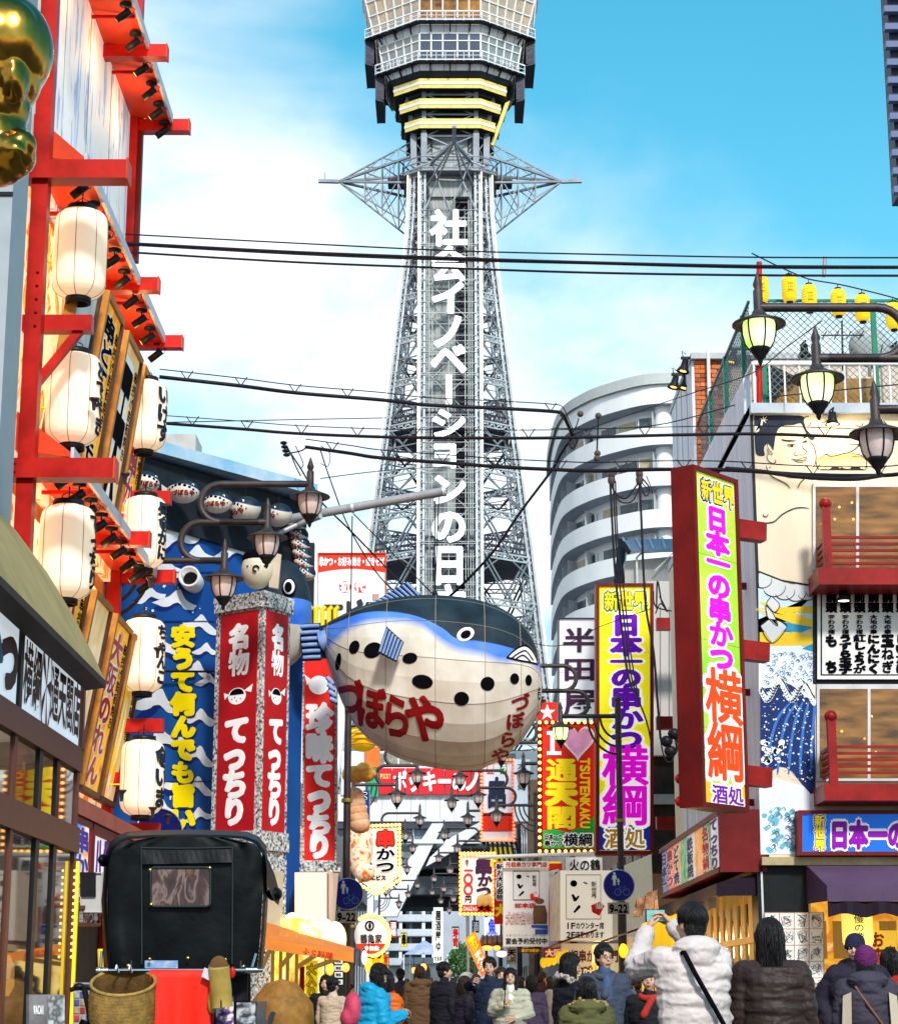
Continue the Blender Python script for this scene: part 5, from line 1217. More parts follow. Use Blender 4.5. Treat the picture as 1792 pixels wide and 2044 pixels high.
m.build('mural_spray',mat('mural_spray',(.80,.86,.90),.5,var=0),mb_,kind='stuff')
m=MB()
for i in range(90):
 x,y=rr.uniform(1520,1622),rr.uniform(1305,1368);s=rr.uniform(3,6);mline(m,[(x,y),(x+s,y-s*.8),(x+s*1.6,y),(x+s,y+s*.5)],.9,.014)
for i in range(46):
 x,y=rr.uniform(1528,1590),rr.uniform(1612,1700);s=rr.uniform(4,8);mline(m,[(x,y),(x+s,y-s*.9),(x+s*1.7,y),(x+s,y+s*.6)],1.1,.014)
m.build('mural_curl',mat('mural_curl',(.02,.10,.28),.5,var=0),mb_,kind='stuff')
m=MB()
for i in range(30):
 x,y=rr.uniform(1524,1590),rr.uniform(1612,1700);s=rr.uniform(4,9);mpoly(m,[(x+s*cos(a)*rr.uniform(.5,1.1),y+s*.7*sin(a))for a in[k*.7 for k in range(9)]],.0105+i*1e-5)
m.build('mural_pale_wave',mat('mural_pale_wave',(.14,.48,.62),.5,var=.1),mb_,kind='stuff')
WINM=ramp_mat('restaurant_window',[(.3,(.05,.02,.005)),(.5,(.15,.065,.012)),(.7,(.26,.12,.025))],scale=2.2,stretch=(.8,1,3.5),detail=14,emit=.35,rough=.12)
for wi,(x0,y0,y1,xm,lab)in enumerate(((1621,965,1140,1710,''),(1629,1367,1560,1733,''))):
 fr=pframe(pR,x0,y0,2080,y1);sx=lambda px:(pr(px,y0).x-pr(x0,y0).x)/fr.w
 w=MB();fr.slab(w,0,0,1,1,.0,.05);wf=w.build('window',mat('window_frame_white',(.6,.6,.62),.4),mb_)
 edges=[sx(x0)+.012,sx(xm-3),sx(xm+3),sx(xm+(xm-x0)),sx(xm+(xm-x0)+6),.99]
 for a,b in zip(edges[::2],edges[1::2]):m=MB();fr.slab(m,a,.05,b,.97,.05,.056);m.build('pane',WINM,wf)
 for px,py in(((1675,1012),(1666,1036),(1703,1036),(1640,1045),(1652,1058),(1700,1003))if wi==0 else((1650,1430),(1740,1430),(1680,1460),(1725,1475),(1748,1502))):
  c=pr(px,py,.06);MB().lathe([(0,0),(.02,0)],c,10,Matrix.Rotation(pi/2,3,'X')).build('interior_light',WARM,wf)
for x0,yt,yb,ys in((1612,1135,1163,(1071,1084,1097,1110,1123)),(1622,1555,1582,(1490,1503,1516,1529,1542))):
 a,b=pr(x0,yt),pr(x0,yb);zt2,zb2=a.z,b.z;x=a.x;YO=YR-.85
 MB().box((x,YO,zb2-.2),(XR_,YR-.003,zt2-.16)).build('balcony_slab',RED2,mb_)
 MB().box((x+.1,YO+.02,zt2-.16),(x+.22,YO+.14,zt2+.78)).build('balcony_post',RED2,mb_)
 MB().ball((x+.16,YO+.08,zt2+.83),.095,16,10).build('finial_ball',RED2,mb_)
 for py in ys:
  z=pR(x0,py,.85).z;MB().box((x+.12,YO+.04,z-.019),(XR_,YO+.09,z+.019)).build('balcony_rail',RED2,mb_);MB().box((x+.13,YO+.1,z-.025),(x+.19,YR,z+.025)).build('side_rail',RED2,mb_)
t,fr=signboard('menu_sign','large white sign of black hand-lettered dish names between the two red balconies','sign',pR,(1631,1170,1850,1356),mat('sign_white',(.78,.76,.74),.5,var=.04),.06,0,BLK,d=.08)
m=MB();fr.slab(m,-.035,-.035,1.02,1.045,-.08,-.065);m.build('backing',BLK,t)
for u0,v0,u1,v1 in((.03,.04,1,.052),(.03,.948,1,.96),(.03,.04,.042,.96)):m=MB();fr.slab(m,u0,v0,u1,v1,0,.006);m.build('printed_rule',KL,t)
for i,(a,b)in enumerate((('変わり種','も ち'),('変わり種','うずら玉子'),('変わり種','紅しょうが'),('大地の幸','にんにく'),('大地の幸','玉ねぎ'),('大地の幸','しいたけ'))):
 u=.075+i*.128
 letters(fr,t,KL,[('前頭',(u,.06,u+.105,.29),dict(bold=.085)),(a,(u+.02,.31,u+.085,.52),dict(bold=.05)),(b,(u-.005,.52,u+.11,.94),dict(bold=.085))],d=.01)
t,fr=signboard('fascia_sign','long blue fascia sign with purple and yellow outlined lettering, lower right','sign',pR,(1593,1618,1960,1708),mat('sign_blue',(.01,.13,.62),.4,var=.1,vs=1,emit=.35),.35,.02,DRED,d=.3)
PUR=mat('purple_sign_letter',(.28,.0,.42),.4,var=0);PNK=mat('magenta_letter',(.85,.0,.75),.4,var=0,emit=.3);BL2=mat('blue_outline',(.02,.03,.35),.5,var=0)
letters(fr,t,WL,[('新世界',(.085,.1,.145,.93),dict(vert=True))],bold=.17,d=.012,name='lettering_outline');letters(fr,t,BL2,[('新世界',(.085,.1,.145,.93))],bold=.1,d=.016,name='lettering_edge');letters(fr,t,YEL,[('新世界',(.085,.1,.145,.93))],bold=.05,d=.022)
letters(fr,t,WL,[('日本一の串かつ',(.17,.22,.90,.86))],vert=False,bold=.15,d=.012,name='lettering_outline');letters(fr,t,PUR,[('日本一の串かつ',(.17,.22,.90,.86))],vert=False,bold=.06,d=.02)
MB().box((XL-.1,YR-.15,z_led-.12),(XR_,YR+.3,z_led-.003)).build('ledge',mat('ledge_beige',(.45,.36,.2),.6,var=.2),mb_)
MB().box((XL-.12,YR+.31,z_led-.12),(XL+.1,YR+8.5,z_led-.003)).build('ledge',MATS['ledge_beige'],mb_)
px0,px1=pr(1511,1750).x,pr(1612,1750).x
MB().box((px0,YR+.02,0),(px1,YR+.6,z_led-.125)).build('pillar',mat('black_tile',(.006,.009,.011),.5,var=.4,vs=3),mb_)
for x in(1518,1611):MB().box((pr(x,1750).x,YR+.0,0),(pr(x,1750).x+.03,YR+.018,z_led-.13)).build('pillar_trim',LGR,mb_)
SHOP=ramp_mat('shop_interior',[(.3,(.35,.10,.01)),(.45,(.9,.5,.05)),(.6,(.55,.2,.02)),(.7,(.95,.75,.3))],scale=2.3,dist=.6,emit=.75)
MB().box((px1,YR+.9,0),(XR_,YR+1.0,z_led-.125)).build('shop_interior',SHOP,mb_)
SLAT=mat('warm_timber',(.42,.20,.04),.5,var=.3,vs=3,stretch=(3,3,.3),emit=.15,ecol=(1,.55,.1))
for i in range(9):
 y=YR+.7+i*.85;MB().box((XL-.02,y,0),(XL+.04,y+.42,pr(1500,1806).z+.35)).build('timber_panel',SLAT,mb_)
 MB().box((XL+.0,y+.43,0),(XL+.03,y+.83,pr(1500,1806).z+.1)).build('dark_panel',GLASSD,mb_)
MB().box((XL-.06,YR+.1,1.95),(XL-.021,YR+8.4,2.05)).build('timber_rail',SLAT,mb_)
for i in range(5):MB().box((px1+.1+i*.35,YR+.6,1.7),(px1+.35+i*.35,YR+.65,2.25)).build('timber_slat',SLAT,mb_)
m=MB();fr=pframe(pR,1526,1822,1644,1985,d=.04);fr.slab(m,0,0,1,1,-.03,0);sg=m.build('autograph_board',mat('signature_white',(.82,.78,.76),.5,var=.05),mb_)
m=MB()
for i in range(5):m.bar(fr.p(i/4,0,.004),fr.p(i/4,1,.004),.012,.006)
for i in range(6):m.bar(fr.p(0,i/5,.004),fr.p(1,i/5,.004),.012,.006)
m.build('board_grid',mat('grid_orange',(.45,.25,.15),.5,var=0),sg);m=MB()
rr=random.Random(12)
for i in range(4):
 for j in range(5):
  for k in range(4):
   u,v=(i+.5)/4,(j+.5)/5;pts=[]
   for q in range(6):pts.append((u+rr.uniform(-.1,.1),v+rr.uniform(-.08,.08)))
   pts=[fr.p(a,b,.006)for a,b in spline(pts,3)];m.tube(pts,.0022,3,cap=False)
m.build('signature',KL,sg,kind='stuff')
AWN=mat('purple_awning',(.013,.004,.016),.7,var=.2,vs=1.5,bump=.15,bs=20);AWN2=AWN
aw=thing('awning','purple fabric awning over the front shop opening, lower right','awning',pr(1700,1800))
z1,z2=pR(1660,1726,.1).z,pR(1655,1768,1.0).z;x0,xo=pR(1608,1730,.1).x,pR(1650,1768,1.0).x
m=MB();Yn,Yo=YR-.1,YR-1.0
a,b,c,d=V((x0,Yn,z1)),V((XR_,Yn,z1)),V((XR_,Yo,z2)),V((xo,Yo,z2))
m.quad(a,b,c,d);m.quad(d,c,c+V((0,0,-.22)),d+V((0,0,-.22)));m.add([a,d,d+V((0,0,-.22)),V((x0,Yn,z2-.22))],[(0,1,2,3)]);m.build('canopy',mat('lilac_awning',(.095,.055,.11),.7,var=.15,vs=1.5),aw)
m=MB();n=40
for i in range(n):
 xa,xb_=xo+(XR_-xo)*i/n,xo+(XR_-xo)*(i+1)/n;ya=Yo+.03*sin(i*1.3);yb=Yo+.03*sin((i+1)*1.3)
 m.quad((xa,ya+.02,z2-.22),(xb_,yb+.02,z2-.22),(xb_,yb,z2-.42+.03*sin(i)),(xa,ya,z2-.42+.03*sin(i-1)))
m.build('valance',AWN,aw)
aw=thing('awning','dark purple side awning running back along the street below the long lit sign','awning',(4.3,34,2.4))
xa=XL-.05;xo2=XL-.75;za_,zb_=pr(1509,1728).z,3.02
m=MB();q=[V((xa,YR+.1,z_led-.2)),V((xa,YR+8.6,z_led-.25)),V((xo2,YR+8.6,2.78)),V((xo2,YR+.1,2.78))]
m.poly(q);m.quad(q[3],q[2],q[2]+V((0,0,-.18)),q[3]+V((0,0,-.18)));m.poly([q[0],q[3],q[3]+V((0,0,-.18)),V((xa,YR+.1,2.6))]);m.build('canopy',AWN,aw)
m=MB();n=40
for i in range(n):
 ya,yb=YR+.1+8.5*i/n,YR+.1+8.5*(i+1)/n;m.quad((xo2+.02*sin(i),ya,2.6),(xo2+.02*sin(i+1),yb,2.6),(xo2+.03*sin(i+1),yb,2.42+.02*sin(i)),(xo2+.03*sin(i),ya,2.42+.02*sin(i-1)))
m.build('valance',AWN,aw)
t=thing('hanging_cloth','worn grey and brown cloth hanging from the far end of the side awning','cloth',at(1295,1826,37))
f_=vplane((3.3,37.2),(4.0,36.6));fr=pframe(f_,1268,1795,1314,1818);fr=Frame(f_(1270,1796),f_(1316,1772),f_(1268,1832),f_(1314,1822));m=MB()
for i in range(10):
 for j in range(6):m.quad(*[fr.p(u,v,.05*sin(u*14+v*2))for u,v in((i/10,j/6),((i+1)/10,j/6),((i+1)/10,(j+1)/6),(i/10,(j+1)/6))])
m.build('cloth',ramp_mat('worn_cloth',[(.35,(.2,.1,.06)),(.5,(.45,.38,.38)),(.65,(.35,.2,.1))],scale=3),t)
Xs=4.05
fr=Frame((Xs,38.5,3.82),(Xs,30.2,3.82),(Xs,38.5,2.98),(Xs,30.2,2.98))
t,fr=signboard('side_sign','long multicoloured lit menu sign seen edge-on along the right side of the street','sign',fr,None,WHT,.3,0,DRED)
cols=[(.01,.06,.4),(.8,.12,.02),(.85,.35,.02),(.05,.45,.15),(.75,.75,.6),(.9,.4,.05),(.02,.3,.1),(.75,.7,.85)]
for i,c in enumerate(cols):m=MB();fr.slab(m,i/8+.003,.04,(i+1)/8-.003,.96,.0,.012);m.build('picture_panel',ramp_mat('sign_panel_%s'%'abcdefgh'[i],[(.35,c),(.5,tuple(min(1,x*.6+.35)for x in c)),(.62,c)],scale=3,dist=1,emit=.3),t)
letters(fr,t,WL,[('日本一',(.01,.1,.12,.9)),('串かつ',(.13,.1,.24,.9)),('どて焼',(.26,.1,.36,.9)),('鉄板焼',(.51,.1,.61,.9)),('名物鍋',(.76,.1,.86,.9)),('てっちり',(.88,.05,.99,.95))],bold=.1,d=.018,name='lettering_outline')
letters(fr,t,mat('navy_sign_letter',(.02,.02,.35),.5,var=0),[('日本一',(.01,.1,.12,.9)),('どて焼',(.26,.1,.36,.9)),('鉄板焼',(.51,.1,.61,.9)),('てっちり',(.88,.05,.99,.95))],bold=.04,d=.026)
letters(fr,t,RL,[('串かつ',(.13,.1,.24,.9)),('名物鍋',(.76,.1,.86,.9))],bold=.04,d=.026)
for z in(2.98,3.82):MB().box((Xs-.06,30.1,z-.04),(Xs+.32,38.6,z+.04)).build('frame_rail',DRED,t)
MB().box((Xs-.05,30.0,2.94),(XL-.01,30.12,3.86)).build('end_panel',DRED,t)
rt=thing('roof_railing','white metal railing along the roof terrace above the mural','railing',pr(1650,815,.03))
zb_,zt_=pr(1600,812).z,pr(1600,724).z;xa=pr(1506,800).x
MB().box((xa,YR-.02,zt_-.03),(XR_,YR+.04,zt_+.03)).build('top_rail',WHT,rt);MB().box((xa,YR-.02,zb_-.02),(XR_,YR+.04,zb_+.02)).build('bottom_rail',WHT,rt)
x=xa;b0=MB().box((0,0,zb_+.02-zb_),(.025,.025,zt_-.03-zb_)).build('baluster',WHT,rt,off=(0,0,0));k=0
while x<XR_:
 b=b0 if k==0 else b0.copy()
 if k:SC.collection.objects.link(b)
 b.location=V((x,YR,zb_))-ORG[rt.name];x+=.235;k+=1
m=MB()
for z in(zb_,zt_):m.bar((xa,YR,z),(XL+.02,YR+8,z),.05)
for j in range(24):m.bar((xa,YR+j/3,zb_),(xa,YR+j/3,zt_),.022)
m.build('side_railing',WHT,rt)
cf=thing('chain_link_fence','green framed chain-link fence standing behind the roof railing','fence',(xa+.2,YR+.6,zroof+.16))
GRN=mat('green_post',(.01,.20,.12),.45,var=.1);YFc=YR+.55;ztf=pR(1600,600,-.55).z
for px in(1523,1746):MB().box((pR(px,700,-.55).x-.04,YFc-.03,zroof+.16),(pR(px,700,-.55).x+.04,YFc+.03,ztf)).build('post',GRN,cf)
MB().box((pR(1523,600,-.55).x,YFc-.02,ztf-.02),(XR_,YFc+.02,ztf+.02)).build('top_rail',GRN,cf)
WIREM=mat('galvanised_wire',(.10,.14,.16),.5,metal=.4,var=.1)
m=MB();x0=pR(1523,700,-.55).x;z0f=zroof+.2;hh=ztf-z0f;s=.115;i=0;x=x0-hh
def seg(x0_,z0_,x1_,z1_):m.bar((x0_,YFc,z0_),(x1_,YFc,z1_),.009,.009)
while x<XR_:
 a,b=max(x,x0),min(x+hh,XR_)
 if b>a:seg(a,z0f+(a-x),b,z0f+(b-x));seg(a,ztf-(a-x),b,ztf-(b-x))
 x+=s
m.build('wire_mesh',WIREM,cf,kind='stuff')
sf_=thing('chain_link_fence','side chain-link fence stepping back along the flank of the mural building','fence',(XL+.1,YR+3,zroof))
for j,y in enumerate((31.3,33.4,35.4,37.2)):MB().box((XL+.08,y-.04,zroof),(XL+.16,y+.04,ztf-.02*j)).build('post',GRN,sf_)
MB().bar((XL+.12,30.6,ztf),(XL+.12,38.5,ztf-.1),.04).build('top_rail',WIREM,sf_)
m=MB()
y=30.6-3
while y<38:
 a,b=max(y,30.6),min(y+(ztf-zroof),38)
 if b>a:m.bar((XL+.12,a,zroof+a-y),(XL+.12,b,zroof+b-y),.009);m.bar((XL+.12,a,ztf-(a-y)),(XL+.12,b,ztf-(b-y)),.009)
 y+=.15
m.build('wire_mesh',WIREM,sf_,kind='stuff')
m=MB();m.box((pR(1546,790,-1).x,YR+1,zroof+.16),(pR(1744,790,-1).x,YR+1.6,pR(1600,755,-1).z));o=m.build('plywood_box',mat('plywood_orange',(.50,.24,.03),.6,var=.25,vs=6,bump=.2),off=pR(1640,815,-1));tag(o,'orange plywood box standing on the roof terrace behind the white railing','box')
m=MB();P_=[pR(1505,725,-.8),pR(1540,728,-.8),pR(1590,752,-.8),pR(1560,765,-.8),pR(1543,820,-.8),pR(1532,770,-.8)]
m.prism(P_,(0,.3,0));o=m.build('tarpaulin',mat('black_tarp',(.012,.015,.02),.35,var=.2,bump=.4,bs=9),off=pR(1543,820,-.8));tag(o,'black tarpaulin draped beside the orange box on the roof','tarpaulin')
for px,py,r in((1735,690,.33),(1747,700,.3)):
 c=pR(px,py,-1.6);t=thing('satellite_dish','grey satellite dish on the roof %s'%('left of its twin' if px<1740 else 'right of its twin, lower'),'dish',c-V((0,0,.4)))
 Md=Matrix.Rotation(radians(105),3,'X')@Matrix.Rotation(.0,3,'Y');MB().lathe([(0,0),(r*.5,-.02),(r,-.09),(r*.98,-.1),(r*.5,-.035),(0,-.015)],c,24,Md).build('dish',mat('dish_grey',(.42,.46,.46),.4,var=.1),t)
 MB().tube([c+V((0,.05,0)),c+V((0,.1,-.5))],.03,6).build('mast',GRY,t);MB().tube([c+V((0,-.05,-.3)),c+V((.02,-.45,-.05))],.012,5).build('feed_arm',GRY,t)
m=MB().tube([pr(1515,815,-.1),pr(1515,523,-.1)],.045,8);o=m.build('flagpole',RED,off=pr(1515,815,-.1));tag(o,'thin red pole rising from the corner of the roof terrace','pole')
m=MB();c0,c1=pR(1680,640,-1.2),pR(1682,740,-1.2);m.bar(c0,c1,.03);m.bar(c0+V((-.35,0,-.25)),c0+V((.35,0,-.25)),.02)
for i in range(4):m.bar(c0+V((-.3+i*.2,-.2,-.25)),c0+V((-.3+i*.2,.2,-.25)),.015)
o=m.build('aerial',BLK,off=c1);tag(o,'thin television aerial on the roof terrace','aerial')
YLM=mat('yellow_lantern_paper',(.85,.50,.01),.6,emit=.5,ecol=(1,.62,.02),var=.06,vs=8)
yl=thing('yellow_lantern','x','lantern',(0,0,0),'string of yellow lanterns on the roof',world=False)
m=MB();m.lathe([(.05,.21),(.09,.19),(.112,.13),(.116,0),(.112,-.13),(.09,-.19),(.05,-.21)],(0,0,0),16);m.build('paper_body',YLM,yl)
m=MB()
for i in range(9):z=-.16+i*.04;m.lathe([(.117-.02*(abs(z)>.13),z-.002),(.119-.02*(abs(z)>.13),z),(.117-.02*(abs(z)>.13),z+.002)],(0,0,0),14)
m.build('hoop',mat('lantern_hoop',(.5,.27,.01),.6,var=0),yl)
m=MB();m.lathe([(0,.235),(.05,.235),(.055,.205)],(0,0,0),12);m.lathe([(.055,-.205),(.05,-.235),(0,-.235)],(0,0,0),12);m.tube([(0,0,.23),(0,0,.3)],.006,4);m.build('cap',BLK,yl)
gvm=MB();gv,gf=glyph('正',.01)
for k in range(3):gvm.add([V(((q.x-.5)*.1,-sqrt(max(0,.119**2-((q.x-.5)*.1)**2))-.004-k*.0004,(q.y-.38)*.16))for q in gv],gf)
gvm.build('emblem',mat('faint_ink',(.45,.3,.02),.6,var=0),yl)
ys=[(1519,578),(1575,576),(1615,595),(1673,604),(1721,615),(1783,631)]
ordn=['leftmost, half behind the lamp finial','first clear one right of the lamp finial','second clear one from the left','third clear one, hanging lowest over the fence','fourth clear one','at the right edge of the frame']
for i,((px,py),w)in enumerate(zip(ys,ordn)):
 o=yl if i==0 else dup(yl,(0,0,0));o.location=pR(px,py,-.3);o['label']='yellow paper lantern of the rooftop string, '+w;o.scale=(1.06,)*3
o=MB().tube([pR(x,y,-.3)for x,y in spline([(1500,505),(1540,525),(1575,541),(1615,557),(1673,567),(1721,578),(1783,594),(1830,610)],4)],.012,5).build('lantern_cable',BLK,off=pR(1500,505));tag(o,'sagging dark cable carrying the rooftop yellow lanterns','cable')
bb=thing('brick_building','building behind the terrace with an orange brick pier and pale blue flank','building',(5.5,38,0))
Yb=37.0;pB=vplane((4,Yb),(9,Yb));xl,xm_=pB(1389,800).x,pB(1445,800).x;zt_b=pB(1400,697).z
MB().box((xm_,Yb+.1,0),(12,Yb+8,zt_b-.2)).build('wall',mat('beige_wall',(.62,.52,.42),.6,var=.1,vs=.6),bb)
for x in(1500,1560,1620,1690,1760):MB().box((pB(x,750).x,Yb+.08,zroof),(pB(x,750).x+.03,Yb+.099,zt_b-.2)).build('wall_joint',mat('joint_brown',(.3,.2,.15),.6,var=0),bb)
MB().box((xl-.08,Yb-.05,zt_b-.2),(12,Yb+3.8,zt_b-.08)).build('coping',GRY,bb)
MB().box((xl,Yb+.1,8.5),(xm_,Yb+3.7,zt_b-.2)).build('pier',mat('mortar',(.30,.12,.06),.8,var=.2),bb)
BRK=[mat('brick_orange',(.62,.17,.05),.7,var=.25,vs=9),mat('brick_pale',(.72,.27,.10),.7,var=.2,vs=9),mat('brick_dark',(.38,.09,.03),.7,var=.3,vs=9)]
bms={}
bw,bh=.215,.075;nb=0;z=zt_b-.28;row=0;rest=MB();rr=random.Random(8)
while z>9.2:
 x=xl+(bw/2 if row%2 else 0)+.005
 if row%2:
  rest.box((xl+.005,Yb+.07,z),(xl+bw/2-.005,Yb+.1,z+bh))
 while x+bw*.9<xm_:
  k=rr.choice((0,0,1,2));dd=rr.uniform(0,.012)
  if nb<300:
   if k not in bms:
    o=MB().box((0,0,0),(bw-.012,.035,bh)).build('brick',BRK[k],bb,off=(0,0,0));bms[k]=o
   else:o=bms[k].copy();SC.collection.objects.link(o)
   o.location=V((x,Yb+.068-dd,z))-ORG[bb.name];nb+=1
  else:rest.box((x,Yb+.065-dd,z),(x+bw-.012,Yb+.1,z+bh))
  x+=bw
 z-=bh+.014;row+=1
rest.build('brick',BRK[0],bb,kind='stuff')
MB().tube([pB(1413,700,.05),pB(1418,935,.05)],.035,8).build('drain_pipe',WHT,bb)
f1=vplane((xl,Yb),(xl-.02,Yb+4.2));fl=MB();fl.box((xl-.06,Yb+.1,0),(xl-.001,Yb+3.6,zt_b-.05));fl.build('flank_cladding',SIDE,bb)
for i in range(1,4):MB().box((xl-.075,Yb+i*.9,0),(xl-.061,Yb+i*.9+.03,zt_b)).build('cladding_seam',LGR,bb)
def arm_light(px,py,Y,label,n=1,s=1.0):
 c=at(px,py,Y);t=thing('arm_floodlight',label,'floodlight',c,'floodlights on short arms')
 m=MB();m.bar(c+V((-.05,0,.22))*s,c+V((.5,0,.22))*s,.05*s);m.tube([c+V((0,0,.22))*s,c+V((-.02,0,.36))*s,c+V((.06,0,.3))*s],.012*s,5);m.build('arm',BLK,t)
 m=MB();m.lathe([(.03,.2),(.06,.19),(.075,.05),(.12,-.03),(.13,-.07),(.11,-.06),(.0,-.03)],c,14,(Matrix.Rotation(radians(14),3,'Y')*1.0));m.build('housing',BLK,t)
 MB().lathe([(0,-.045),(.10,-.05)],c,14,Matrix.Rotation(radians(14),3,'Y')).build('lens',WARM,t)
 t.scale=(s,)*3
 return t
for px,py,Y,l in((1364,736,37.2,'arm floodlight at the top of the pale flank'),(1345,768,38.8,'arm floodlight lower on the pale flank, leftmost'),(1366,770,38,'arm floodlight beside the leftmost one'),(1462,880,33.4,'arm floodlight over the green sign, left of a pair'),(1484,882,32.6,'arm floodlight over the green sign, right of a pair'),(1440,918,34.5,'arm floodlight just above the top of the green sign'),(1461,718,36.8,'black floodlight on the brick building roof line')):arm_light(px,py,Y,l,s=1.0)
for px,py,l in((1605,702,'small spotlight over the roof terrace, left'),(1661,838,'spotlight above the painted wrestler face on the mural'),(1787,705,'spotlight over the roof terrace at the right edge'),(1683,1190,'spotlight over the white dish-name sign')):
 c=pR(px,py,.35 if py>800 else-1);t=thing('wall_spotlight',l,'spotlight',c)
 m=MB();m.lathe([(.03,.13),(.06,.12),(.07,.0),(.12,-.08),(.1,-.08),(0,-.04)],c,14);m.build('housing',BLK,t);m=MB();m.tube([c+V((0,0,.12)),c+V((.03,.02,.2)),c+V((.0,.35,.22))],.015,5);m.build('arm',BLK,t)
 if py>800:MB().lathe([(0,-.06),(.1,-.075)],c,12).build('lens',BULBW,t)
gb=thing('service_building','pale panelled building with a dark recess behind the yellow and green signs','building',(6,52,0))
pG=vplane((2,52),(8,52))
x0,x1=pG(1303,1400).x,pG(1362,1400).x
MB().box((x0-.1,52,pG(1330,1508).z),(x1+2,53,pG(1330,1160).z)).build('wall',mat('pale_panel',(.55,.52,.49),.6,var=.12,vs=.8,stretch=(1,1,.3)),gb)
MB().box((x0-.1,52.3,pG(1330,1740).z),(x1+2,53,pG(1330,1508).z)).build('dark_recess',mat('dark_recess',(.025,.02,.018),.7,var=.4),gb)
for x in(1318,1336):MB().tube([pG(x,1210,.03),pG(x,1440,.03)],.012,5).build('conduit',GRY,gb)
MB().box((pG(1304,1570).x,52.1,pG(1330,1605).z),(pG(1358,1570).x,52.25,pG(1330,1585).z)).build('ventilation_slot',GRY,gb)
hb=thing('roof_house','little rooftop house with blue-grey sheet roof above the yellow sign','building',at(1300,1160,56))
pH=vplane((4,56),(9,56));m=MB();m.prism([pH(1247,1120),pH(1370,1108),pH(1370,1240),pH(1247,1240)],(0,4,0));m.build('wall',mat('house_panel',(.50,.48,.46),.6,var=.1),hb)
m=MB();m.hexa([at(1243,1082,58),at(1370,1080,58),at(1370,1102,55.5),at(1256,1103,55.5)],[v+V((0,0,.08))for v in(at(1243,1082,58),at(1370,1080,58),at(1370,1102,55.5),at(1256,1103,55.5))]);m.build('roof_sheet',mat('blue_roof',(.14,.17,.25),.4,var=.2),hb)
for i in range(5):a,b=at(1243+i*26,1081,58),at(1256+i*24,1103,55.5);MB().bar(a+V((0,0,.1)),b+V((0,0,.1)),.06).build('roof_seam',mat('roof_seam',(.25,.28,.36),.4),hb)
m=MB();m.bar(at(1243,1083,58),at(1234,1170,56),.25);m.bar(at(1243,1083,55.6),at(1256,1103,55.5),.12);m.build('gable_trim',BLK,hb)
m=MB();a=at(1272,1175,55.8);m.tube([a,a+V((0,0,.9)),a+V((.15,0,1.05)),a+V((1.1,0,1.1)),a+V((.5,0,.5))],.035,6);m.build('pipe_loop',WHT,hb)
def fr4(TL,BL,TR,BR):return Frame(TL,TR,BL,BR)
zt_,zb_=at(1388,927,26).z,at(1388,1611,26).z
xn=at(1391,1300,26).x;xf=at(1481,1300,26.85).x
fr=Frame((xn,26,zt_),(xf,26.85,zt_),(xn,26,zb_),(xf,26.85,zb_))
LIME=ramp_mat('lime_sign_face',[(.35,(.25,.55,.03)),(.5,(.42,.70,.04)),(.65,(.55,.75,.08))],scale=.8,detail=2,emit=.35,rough=.4)
t,fr=signboard('vertical_sign','tall lime green vertical sign in a red box with magenta and orange lettering','sign',fr,None,LIME,.34,.06,DRED)
m=MB();fr.slab(m,.06,.925,.94,.99,.0,.006);m.build('yellow_foot',mat('sign_amber',(.85,.5,.01),.4,emit=.3,var=.05),t)
MG=mat('magenta_sign_letter',(.78,.0,.62),.4,var=0,emit=.35);ORG_=mat('orange_sign_letter',(.85,.06,.0),.4,var=0,emit=.3);VIO=mat('violet_sign_letter',(.22,.0,.42),.4,var=0,emit=.2)
NAVY=mat('navy_edge',(.01,.02,.2),.5,var=0);WLE=mat('white_lit_outline',(.9,.9,.9),.5,emit=.35,var=0)
top3=[('新世界',(.16,.03,.90,.10),dict(vert=False))]
letters(fr,t,WLE,top3,bold=.16,d=.01,name='lettering_outline');letters(fr,t,NAVY,top3,bold=.10,d=.014,name='lettering_edge');letters(fr,t,YEL,top3,bold=.045,d=.02)
main=[('日',(.26,.105,.74,.185)),('本',(.24,.18,.76,.255)),('一',(.24,.245,.76,.31)),('の',(.24,.305,.76,.385)),('串',(.24,.38,.76,.455)),('か',(.24,.45,.78,.53)),('つ',(.24,.52,.78,.60))]
letters(fr,t,WLE,main,bold=.13,d=.01,name='lettering_outline');letters(fr,t,MG,main,bold=.055,d=.02)
big=[('横',(.12,.59,.94,.755)),('綱',(.12,.745,.94,.92))]
letters(fr,t,WLE,big,bold=.1,d=.011,name='lettering_outline',ring=10);letters(fr,t,ORG_,big,bold=.055,d=.021)
letters(fr,t,WLE,[('酒処',(.2,.93,.9,.985),dict(vert=False))],bold=.12,d=.012,name='lettering_outline');letters(fr,t,VIO,[('酒処',(.2,.93,.9,.985),dict(vert=False))],bold=.04,d=.02)
for py in(1195,1555,1600):
 p=at(1357,py,26.3);MB().ball(p,.07,10,7).build('boss',RED,t)
for(px,y0,y1)in((1480,1033,1078),(1486,1277,1316),(1491,1528,1566)):
 a=at(px-20,(y0+y1)/2,26.98);MB().bar(a,(at(px+46,y1,27.05).x,27.12,a.z-.03),.2,.26).build('bracket',RED2,t)
 MB().bar((a.x-.1,27,a.z),(a.x+.12,31,a.z),.1).build('back_bracket',DRED,t);MB().bar((a.x+.1,31,a.z),(XL-.02,31,a.z),.1).build('back_bracket',DRED,t)
for(y0,y1)in((1233,1256),(1430,1455),(1630,1655)):
 MB().box((pG(1296,y0).x,50.2,pG(1300,y1,1.8).z),(pG(1385,y0).x,50.5,pG(1300,y0,1.8).z)).build('cross_beam',RED2,gb)
pY=vplane((2,49),(4,49))
